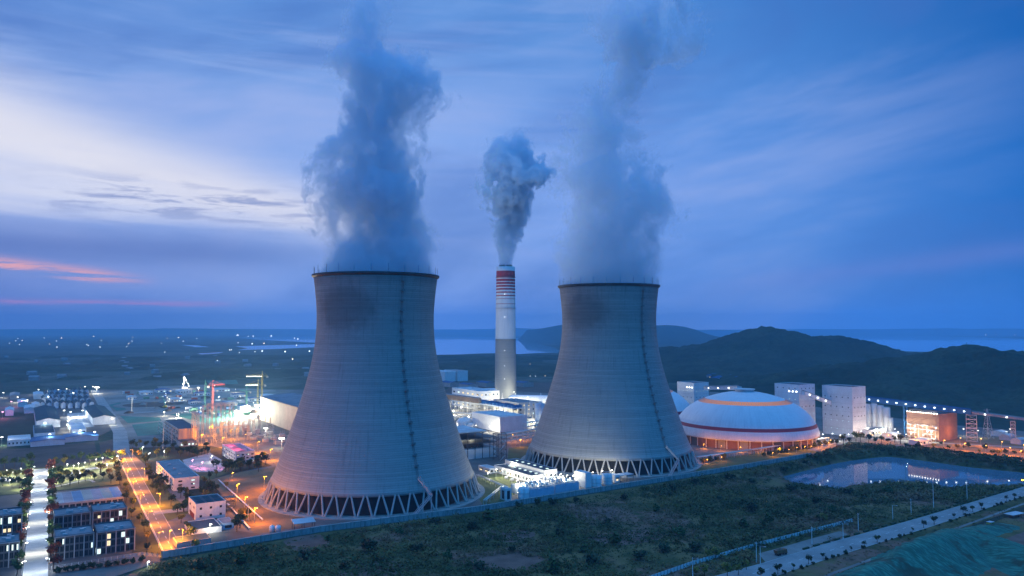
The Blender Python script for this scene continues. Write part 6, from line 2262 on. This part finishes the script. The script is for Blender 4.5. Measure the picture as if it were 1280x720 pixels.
gallery('conveyor', 'short pale conveyor bridge linking the two white transfer towers', at(1004, 493.5, 885), at(1037, 505.5, 900), 5, 4.2, 'white_sheet', 'roof_grey', 3, cat='conveyor')
gallery('conveyor', 'pale conveyor bridge from the far transfer tower to the dome top', at(882, 487, 1060), Vector((DOME.x - 2, DOME.y + 12, 55)), 5, 4.2, 'white_sheet', 'roof_grey', 3)
P0, P1, P2, P3 = at(1080, 501.5, 900), at(1214, 518.5, 846), at(1266, 526.5, 836), at(1420, 543, 800)
gallery('conveyor', 'long blue covered conveyor gallery with a row of lamps above the orange block', P0, P1, 5.5, 5.6, 'conveyor', 'roof_blue', 11, lampside=1)
gallery('conveyor', 'thin open end of the conveyor running out of the picture on the right', P1 + Vector((.5, 0, 1.2)), P3, 4, 2.2, 'grey_wall', 'roof_grey', 7, lampside=1)
for q, w, lab, mat in ((P0.lerp(P1, .40), 5, 'solid blue trestle tower under the long conveyor left of the orange block', 'conveyor'), (P1, 10, 'broad white lattice trestle under the end of the blue gallery', 'steel_pale'), (P2, 4, 'slim white lattice trestle under the thin conveyor near the right edge', 'steel_pale')):
    root = empty('conveyor_trestle', (q.x, q.y, 0), math.atan2((P1 - P0).y, (P1 - P0).x)); tag(root, lab, 'trestle', 'trestles of the conveyor line')
    mb = MB()
    if mat == 'conveyor':
        for x in (-2.2, 1.0): mb.box(x, x + 1.3, -2.2, 2.2, 0, q.z - .1)
        for i in range(5): mb.box(-.89, .99, -1.6, 1.6, q.z * (i + .5) / 5.2, q.z * (i + .5) / 5.2 + 1.2)
    else: frame_tower(mb, -w / 2, w / 2, -2.4, 2.4, list(np.linspace(0, q.z - .1, 7)), .55)
    mb.build('trestle', M[mat], root)
    mb = MB(); mb.box(-w / 2 - 1, w / 2 + 1, -3.4, 3.4, 0, .8); mb.build('footing', M['concrete'], root)
O = g(1235, 548)
root = empty('pylon', O, .3); tag(root, 'tapering lattice power pylon behind the thin conveyor', 'pylon')
mb = MB(); hp_ = z_at(511, O.y)
for k in range(6):
    a, b = hp_ * k / 6, hp_ * (k + 1) / 6
    ra, rb2 = 4.2 * (1 - k / 6.6), 4.2 * (1 - (k + 1) / 6.6)
    for (x0, y0), (x1, y1) in (((-1, -1), (1, -1)), ((1, -1), (1, 1)), ((1, 1), (-1, 1)), ((-1, 1), (-1, -1))):
        mb.bar((x0 * ra, y0 * ra, a), (x0 * rb2, y0 * rb2, b), .3); mb.bar((x0 * ra, y0 * ra, a), (x1 * rb2, y1 * rb2, b), .2); mb.bar((x0 * rb2, y0 * rb2, b), (x1 * rb2, y1 * rb2, b), .2)
mb.build('mast', M['steel_pale'], root)
for z in (.72, .85, .96):
    mb = MB(); mb.bar((-5, 0, hp_ * z), (5, 0, hp_ * z), .35); mb.build('crossarm', M['steel_pale'], root)

# silos right of the big transfer tower
grp = 'lit silos behind the largest transfer tower'
for i, (px, py, r, h) in enumerate(((1086, 540, 3.4, 33), (1093.5, 540.5, 3.4, 34), (1101, 541, 4.0, 32), (1108.5, 541.5, 4.4, 30), (1113.5, 542, 3.0, 18))):
    up_tank('cement_silo', 'pale lit silo beside the largest transfer tower, %s from the left' % nth(i), g(px, py), r, h, 'white_sheet', 'silo', grp, .2, 2)
building('silo_house', 'low white house at the foot of the pale silos', (1086, 546), (1112, 543.5), (1083, 543), h=7, wall='white_sheet', roof='roof_grey', floors=1, n1=6, lit=.8, parapet=.4, cat='building', warm=.5)
r_, w1, w2, h = building('orange_block', 'orange clad block with a white lit side and roof lamps under the conveyor', (1174, 552), (1197.5, 548.5), (1138, 546.5), 519.5, wall='brick', roof='roof_dark', floors=0, parapet=1.2, cat='block', minw=(20, 34))
fr = MB(); frame_tower(fr, 0, w1, w2 * .1, w2 * .9, [h + 1.2, h + 4.2], .4)
fr.bar((0, w2 * .1, h + 1.2), (w1, w2 * .9, h + 4.2), .3)
fr.build('roof_truss', M['steel_pale'], r_)
for i in range(12):
    y = w2 * (i + .5) / 12
    b = MB(); b.box(-.9, -.2, y - .5, y + .5, h + 1.3, h + 2.2); b.build('roof_lamp', M['lamp_white'], r_)
rnd = random.Random(19)
for j in range(4):                                      # lit platforms on its left face
    for i in range(7):
        if rnd.random() < .28: continue
        y = w2 * (.04 + .13 * i)
        b = MB(); b.box(-4.5, -.15, y, y + 3.4, 2.4 + 4.6 * j, 2.8 + 4.6 * j); b.bar((-4.4, y, 0), (-4.4, y, 2.4 + 4.6 * j), .3); b.bar((-4.4, y + 3.4, 2.8 + 4.6 * j), (-4.4, y + 3.4, 4 + 4.6 * j), .2)
        pl = b.build('platform', M['white_steel'], r_)
        if rnd.random() < .5 and j < 3:
            l = MB(); l.box(-1.1, -.2, y + 1.1, y + 2.1, 5.0 + 4.6 * j, 5.9 + 4.6 * j); l.build('lamp', M['lamp_white'], pl)
for i in range(6): light_in(r_, (-7, w2 * (i + .5) / 6, 6 + 5 * (i % 3)), 'white', 3600)
light_in(r_, (w1 * .5, -9, 10), 'orange', 3500)
building('site_cabin', 'low white cabin in front of the lit side of the orange block', (1150, 557), (1166, 555), (1147, 553.5), h=5, wall='white_sheet', roof='roof_white', floors=1, n1=4, lit=.6, parapet=.2, cat='cabin')
for i, (x, y, w) in enumerate(((1262, 551, 12), (1276, 556, 14), (1252, 546, 9), (1116, 549, 14))):
    building('site_shed', ['grey shed below the slim trestle', 'grey shed at the right edge beside the orange ground', 'small shed behind the power pylon', 'low pale shed by the foot of the blue trestle'][i], (x, y), (x + w, y - 1), (x - 4, y - 3), h=5, wall='pale_blue' if i < 3 else 'white_sheet', roof='roof_white', gable=1.4, floors=0, cat='shed')

grp = 'lamps of the coal handling area on the right'
rl = [((1022, 548), 'white', 9000), ((1028, 552), 'cool', 9000), ((1040, 551), 'cool', 9000), ((1050, 553), 'white', 9000), ((1018, 540), 'cool', 9000), ((1060, 552), 'white', 7000), ((1076, 548), 'white', 9000), ((1084, 543), 'white', 10000), ((1096, 545), 'white', 11000), ((1106, 544), 'white', 10000), ((1118, 545), 'white', 12000), ((1090, 535), 'cool', 14000), ((1104, 536), 'cool', 14000), ((1122, 549), 'white', 9000), ((1132, 552), 'white', 9000),
      ((1090, 553), 'orange', 5000), ((1100, 551), 'orange', 7000), ((1110, 553), 'orange', 7000), ((1144, 556), 'orange', 6000), ((1160, 559), 'orange', 7000), ((1180, 560), 'orange', 8000), ((1200, 557), 'orange', 9000), ((1206, 564), 'orange', 9000), ((1226, 558), 'orange', 9000), ((1232, 567), 'orange', 9000), ((1252, 562), 'orange', 12000), ((1262, 570), 'orange', 10000), ((1280, 566), 'orange', 12000), ((1276, 574), 'orange', 9000), ((1300, 568), 'orange', 12000), ((1222, 547), 'white', 7000), ((1262, 545), 'white', 6000), ((1204, 545), 'white', 6000)]
for i, (q, key, pw) in enumerate(sorted(rl)):
    lamp(g(*q), key, pw * (.55 if key != 'orange' else 1.2), '%s lamp right of the coal dome, %s from the left' % ({'white': 'white', 'cool': 'cool white', 'orange': 'orange'}[key], nth(i)), grp, 8, 0, .8, 'street_lamp', True, 1.1)
rnd = random.Random(41)
grp = 'round bushes along the orange lit ground above the pond'
for i in range(38):
    t = i / 37
    q = g(1133 + (1292 - 1133) * t, 558.0 + (577.5 - 558.0) * t + (1.2 * math.sin(t * 3.1)))
    shrub(q, rnd.uniform(1.7, 2.6), 'dark', 'round clipped bush in the line above the pond, %s from the left' % nth(i), grp, 'round_bush', 'bush')
grp = 'bushes scattered on the orange lit ground'
for i in range(16):
    q = g(1150 + i * 9 + rnd.uniform(-3, 3), 556 + i * .9 + rnd.uniform(-4, 3))
    shrub(q, rnd.uniform(1.4, 3.2), ('dark', 'green', 'yellow')[i % 3], 'loose bush on the orange lit ground right of the orange block, %s from the left' % nth(i), grp, 'bush', 'bush')
grp = 'trees between the transfer tower and the pond'
for i, q in enumerate(((1046, 558), (1054, 557), (1062, 556), (1070, 552), (1076, 553), (1086, 554), (1094, 555), (1102, 554), (1110, 555), (1118, 553), (1126, 555), (1068, 548), (1024, 560))):
    tree(g(*q), rnd.uniform(5, 9), ('dark', 'green', 'yellow')[(i + 1) % 3], '%s tree at the foot of the largest transfer tower, %s of the row' % (('dark', 'green', 'yellowish')[(i + 1) % 3], nth(i)), grp, 'bank_tree')
# ==================================================================  VALLEY ROAD
grp = 'utility poles along the valley road'
for i, (px, py, ht) in enumerate(((866, 726, 28), (945.6, 703, 25), (950.5, 704.5, 21), (1015, 680, 21), (1054, 674, 19), (1073, 663, 21), (1116, 649, 17), (1139, 643, 19), (1167, 634.5, 32), (1209, 625, 24))):
    O = g(px, py)
    h = ht / (FPX / O.y)
    root = empty('utility_pole', O); tag(root, 'thin white pole beside the valley road, %s from the left' % nth(i), 'pole', grp)
    mb = MB(); mb.tube((0, 0, 0), (0, 0, h), .22, .14, 7); mb.build('shaft', M['white_steel'], root)
    if i % 2 == 0:
        mb = MB(); mb.bar((0, 0, h - .3), (2.2, -1.2, h), .14); mb.box(1.7, 2.7, -1.5, -.9, h - .1, h + .1); mb.build('arm', M['galv'], root)
    else:
        mb = MB(); mb.bar((-.9, 0, h - .6), (.9, 0, h - .6), .14); mb.build('crossarm', M['galv'], root)
grp = 'young trees on the lower kerb of the valley road'
for i in range(36):
    t = (i + .3) / 36 * .86
    u, l = mid_pt(t)
    q = l + (u - l).normalized() * 1.0
    kd = ('dark', 'dark', 'green')[i % 3]
    tree(q, rnd.choice((1.9, 2.4, 3.0, 3.6, 4.4)), kd, 'small dark tree on the lower kerb of the valley road, %s from the bottom' % nth(i), grp, 'roadside_tree') if i not in (5, 9, 10, 14, 19, 20, 23, 27, 31) else None
grp = 'low shrubs below the valley road kerb'
for i in range(64):
    t = (i + .2 + rnd.uniform(-.4, .4)) / 64 * .86
    if rnd.random() < .25: continue
    u, l = mid_pt(t)
    q = l - (u - l).normalized() * rnd.uniform(1.0, 2.6)
    shrub(q, rnd.uniform(.5, 1.5), 'dark', 'low dark shrub below the lower kerb of the valley road, %s from the bottom' % nth(i), grp, 'kerb_shrub', 'shrub')
grp = 'clipped hedge blocks on the upper kerb of the valley road'
for i in range(44):
    t = .14 + (i + .3) / 44 * .72
    u, l = mid_pt(t); u2, l2 = mid_pt(t + .010)
    dn_ = (l - u).normalized()
    a, b = u - dn_ * 2.0, u2 - dn_ * 2.0
    mb = MB()
    mb.bar((0, 0, .45), (b - a) * .85 + Vector((0, 0, .45)), 1.1, .9)
    o = mb.build('hedge_block', M['leaf_dark'], None, False, a)
    tag(o, 'clipped low hedge block on the upper kerb of the valley road, %s from the bottom' % nth(i), 'hedge', grp)
grp = 'yellowing trees by the panel fence'
for i, (px, py, sz) in enumerate(((909, 722, 5.5), (923, 719, 4), (933, 712, 4), (895, 700, 5), (885, 701, 4.5), (870, 722, 4.5), (881, 721, 4.5), (1029, 655, 5), (1024, 652, 4), (954, 661, 4.5))):
    tree(g(px, py), sz, 'yellow' if i < 8 else 'green', '%s tree near the white panel fence, %s listed from the road' % ('yellowing' if i < 8 else 'green', nth(i)), grp, 'roadside_tree')

# lorry on the lay-by
O = g(976, 693.5)
root = empty('tipper_truck', O, math.radians(28)); tag(root, 'rusty orange tipper truck parked on the dirt lay-by beside the white fence', 'truck')
mb = MB(); mb.box(-3.6, 3.8, -.5, .5, .75, 1.15); mb.build('chassis', M['steel'], root)
mb = MB()
mb.hexa([(-3.8, -1.2, 1.2), (1.4, -1.2, 1.2), (1.4, 1.2, 1.2), (-3.8, 1.2, 1.2)], [(-4.2, -1.35, 2.9), (1.6, -1.35, 2.9), (1.6, 1.35, 2.9), (-4.2, 1.35, 2.9)]); mb.build('tipper_body', M['truck_paint'], root)
mb = MB(); mb.hexa([(1.9, -1.15, .9), (4.1, -1.15, .9), (4.1, 1.15, .9), (1.9, 1.15, .9)], [(1.9, -1.1, 3.0), (3.7, -1.1, 3.0), (3.7, 1.1, 3.0), (1.9, 1.1, 3.0)]); cb = mb.build('cab', M['truck_paint'], root)
mb = MB(); mb.hexa([(3.82, -1.0, 1.9), (3.99, -1.0, 1.9), (3.99, 1.0, 1.9), (3.82, 1.0, 1.9)], [(3.72, -.95, 2.75), (3.80, -.95, 2.75), (3.80, .95, 2.75), (3.72, .95, 2.75)]); mb.build('windscreen', M['glass'], cb)
mb = MB(); mb.hexa([(-3.6, -1.0, 2.9), (1.2, -1.0, 2.9), (1.2, 1.0, 2.9), (-3.6, 1.0, 2.9)], [(-2.6, -.4, 3.7), (.4, -.3, 3.6), (.3, .4, 3.7), (-2.4, .3, 3.6)]); mb.build('load', M['soil'], root)
for x in (-2.9, -1.5, 3.0):
    for y in (-1.0, 1.0):
        mb = MB(); mb.tube((x, y - .2, .55), (x, y + .2, .55), .55, .55, 12); mb.build('wheel', M['rubber'], root)

# spoil heap under turquoise netting, bare soil and a hut
HP = [g(1075, 728), g(1124, 709), g(1155, 695), g(1192, 675), g(1225, 664), g(1252, 658)]
HP2 = [g(1160, 706), g(1195, 688), g(1222, 683), g(1250, 691), g(1285, 704), g(1330, 722)]


def seg_dist(X, Y, P):
    best = np.full(X.shape, 1e9); tt = np.zeros(X.shape)
    L = 0
    for i, (a, b) in enumerate(zip(P, P[1:])):
        dx_, dy_ = b.x - a.x, b.y - a.y
        t = np.clip(((X - a.x) * dx_ + (Y - a.y) * dy_) / (dx_ * dx_ + dy_ * dy_), 0, 1)
        d = np.hypot(X - a.x - t * dx_, Y - a.y - t * dy_)
        m_ = d < best
        best = np.where(m_, d, best); tt = np.where(m_, i + t, tt)
    return best, tt


def heap(X, Y):
    d1, t1 = seg_dist(X, Y, HP)
    d2, t2 = seg_dist(X, Y, HP2)
    h = 6.0 * np.exp(-(d1 / 9) ** 2) * np.clip(1.25 - t1 / 5, .35, 1) + 8.0 * np.exp(-(d2 / 15) ** 2)
    fold = (vnoise(X / 2.6 + Y / 6, Y / 11, 51) - .5) * 1.8 + (vnoise(X / 6, Y / 6, 52) - .5) * 1.2
    return h + fold * np.clip(h / 3, 0, 1) - .6


m = new_mat('netting')
p = geo_pos()
x, y, z = separate(p)
n1 = noise(p, .12, 5, .6)
n2 = noise(combine(x * .8 + y * .5, y * .15, z * .3), 1.0, 5, .65, .6)
n3 = noise(p, .05, 4, .6)
col = mixc(smooth(n2, .42, .66), (.014, .10, .07), (.045, .23, .165))
col = mixc(smooth(n1, .5, .7) * .6, col, (.007, .09, .075))
col = mixc(smooth(n3, .52, .60) * .85, col, (.03, .05, .03))
surf(col, .8, 0, .25, bump=n2, bump_d=.5, bump_s=.8)
ho = heightfield('spoil_heap', 120, 330, 345, 520, 1.6, heap, m, kind='thing', canopy=0)
del ho['kind']
tag(ho, 'large soil heap draped in turquoise netting at the bottom right corner', 'soil heap')
so = MB()
q = smooth_poly([(v.x, v.y, 0) for v in px_poly([(1248, 682), (1262, 674), (1290, 666), (1340, 668), (1330, 706), (1276, 699)])], 5)
sheet('bare_earth', [(v.x, v.y) for v in q], 1.2, M['soil'])
O = g(1238, 657)
root = empty('site_hut', O, .5); tag(root, 'tiny yellow hut behind the turquoise soil heap', 'hut')
mb = MB(); mb.box(-2, 2, -1.3, 1.3, 0, 2.3); mb.build('wall', M['yellow_paint'], root)
mb = MB(); mb.box(-2.2, 2.2, -1.5, 1.5, 2.31, 2.5); mb.build('roof', M['roof_white'], root)
mb = MB(); mb.box(-.5, .5, -1.36, -1.305, .1, 2); mb.build('door', M['steel'], root)
O = g(1268, 646)
root = empty('sheet_shed', O, .5); tag(root, 'flat pale sheet roof at the right edge above the soil heap', 'shed')
mb = MB(); mb.box(-7, 7, -3, 3, 2.2, 2.4); mb.build('roof', M['roof_white'], root)
for x in (-6.5, 0, 6.5):
    for y in (-2.6, 2.6):
        p_ = MB(); p_.bar((x, y, 0), (x, y, 2.2), .2); p_.build('post', M['steel'], root)

# a few single shrubs that stand out of the scrub
grp = 'taller bushes standing out of the field'
rnd = random.Random(8)
sp = [(672, 630), (648, 634), (330, 690), (410, 676), (545, 655), (720, 628), (868, 606), (912, 600), (1006, 580), (980, 590), (940, 604), (700, 668), (760, 655), (820, 640), (880, 650), (940, 640), (640, 690), (560, 700), (460, 690), (300, 705), (800, 700), (740, 705), (690, 632), (1000, 645), (960, 655),
      (500, 668), (520, 690), (590, 662), (610, 650), (660, 650), (730, 690), (780, 625), (840, 615), (850, 670), (900, 625), (930, 660), (990, 615), (1020, 630), (1040, 640), (1080, 625), (1110, 618), (1060, 618), (380, 700), (430, 712), (250, 712), (600, 712), (690, 716), (770, 680), (830, 690), (870, 690)]
for i, q in enumerate(sorted(sp)):
    shrub(g(*q), rnd.uniform(2.2, 4.4), ('dark', 'green', 'dark')[i % 3], '%s bush rising above the scrub field, %s from the left' % (('dark', 'green', 'dark')[i % 3], nth(i)), grp, 'field_bush', 'bush')

# ==================================================================  FAR AWAY
M['far_glow'] = glow_mat('far_lamp', (.86, .95, 1.0), 3.0)
M['far_warm'] = glow_mat('far_lamp_warm', (1.0, .8, .55), 2.6)
rnd = random.Random(99)
def far_house(label, px, py, w, h, group, roof='roof_grey', wall='grey_wall', z=0.0, Y=None):
    O = g(px, py) if Y is None else Vector((x_at(px, Y), Y, z))
    root = empty('far_house', O, rnd.uniform(0, 1.5)); tag(root, label, 'house', group)
    mb = MB(); mb.box(-w / 2, w / 2, -w * .35, w * .35, -1, h); mb.build('wall', M[wall], root)
    mb = MB(); mb.hexa([(-w * .55, -w * .4, h), (w * .55, -w * .4, h), (w * .55, w * .4, h), (-w * .55, w * .4, h)], [(-w * .5, -.2, h + w * .18), (w * .5, -.2, h + w * .18), (w * .5, .2, h + w * .18), (-w * .5, .2, h + w * .18)]); mb.build('roof', M[roof], root)


for i in range(24):
    px = 884 + (i * 7.3) % 158; py = 469 + (i * 2.9) % 8.5
    far_house('small dim house in the village below the wooded hill', px, py, rnd.uniform(12, 20), rnd.uniform(5, 9), 'houses of the village below the wooded hill', 'roof_blue' if i % 3 else 'roof_grey', 'pale_blue' if i % 2 else 'grey_wall')
for i in range(26):
    px = 8 + (i * 37.7) % 380; py = 447 + (i * 5.3) % 30
    if 100 < px < 130: px += 40
    far_house('lone dim farmhouse on the dark plain left of the towers', px, py, rnd.uniform(12, 22), rnd.uniform(5, 9), 'farmhouses on the far plain', 'roof_grey', 'grey_wall')
O = Vector((x_at(1209, 1500), 1500, float(hill_near(np.array([x_at(1209, 1500)]), np.array([1500.0]))[0]) + 1))
root = empty('hilltop_station', O, .2); tag(root, 'small frame station with a mast on top of the near right hill', 'hilltop station')
mb = MB(); mb.box(-8, 8, -3, 3, 2.5, 4.5); mb.build('deck', M['grey_wall'], root)
mb = MB(); frame_tower(mb, -7, 7, -2.6, 2.6, [-3, 2.4, 7.2], .5); mb.bar((-4, 0, 4), (-4, 0, 13), .5); mb.build('frame', M['steel'], root)

FL = {k: None for k in ('far_glow', 'far_warm')}
for k_ in FL:
    mb = MB(); mb.lathe([(.01, -1), (.85, -.5), (.85, .5), (.01, 1)], 6); FL[k_] = mb.mesh('distant_lamp', [M[k_]])
def far_lamp(px, py, size, label, group, warm=False, z=3.0):
    o = bpy.data.objects.new('distant_lamp', FL['far_warm' if warm else 'far_glow'])
    q = g(px, py); o.location = (q.x, q.y, z)
    s = size * q.y / 1000.0
    o.scale = (s, s, s)
    tag(link(o), label, 'distant lamp', group)


for i in range(46):
    px, py = rnd.uniform(4, 390), 418 + abs(rnd.gauss(0, 1)) * 17
    if py > 486: continue
    far_lamp(px, py, rnd.choice((.45, .5, .6, .9)), 'tiny lamp far off on the dark plain left of the towers', 'distant lamps on the left plain', rnd.random() < .25)
for i in range(24):
    far_lamp(rnd.uniform(290, 392), rnd.uniform(413.5, 417), rnd.choice((.35, .5)), 'tiny lamp on the far lake shore behind the left tower', 'distant lamps on the left lake shore', rnd.random() < .3)
for i in range(30):
    far_lamp(rnd.uniform(546, 604), rnd.uniform(414, 416.6), rnd.choice((.4, .55, .7)), 'tiny lamp in the bright string on the far shore left of the chimney', 'string of lamps on the far shore', rnd.random() < .4)
for i in range(12):
    far_lamp(rnd.uniform(648, 690), rnd.uniform(414.5, 417.5), .35, 'tiny lamp on the far shore right of the chimney', 'distant lamps right of the chimney')
for i in range(26):
    far_lamp(rnd.uniform(870, 1278), rnd.uniform(414.5, 419), rnd.choice((.35, .45, .6)), 'tiny lamp along the far shore beyond the right lake', 'distant lamps beyond the right lake', rnd.random() < .3)
for i in range(18):
    far_lamp(1126 + rnd.uniform(0, 44), 450.5 + rnd.uniform(-1.6, 1.2), rnd.choice((.4, .55, .8)), 'tiny lamp in the cluster between the two right hills', 'lamp cluster between the right hills', False, 6.0)
for i in range(14):
    far_lamp(rnd.uniform(660, 690), rnd.uniform(455, 472), .4, 'tiny lamp on the dark ground behind the chimney', 'distant lamps behind the chimney', rnd.random() < .4)
for i in range(20):
    far_lamp(rnd.uniform(884, 1042), rnd.uniform(468, 478), .38, 'tiny lamp in the village below the wooded hill', 'distant lamps in the village', rnd.random() < .4, 7.0)
far_lamp(297, 419.5, 1.6, 'bright lone lamp at the lake edge left of the big tower', None, False)
far_lamp(606, 462.5, .8, 'reddish lamp on the dark shore left of the chimney', None, True)
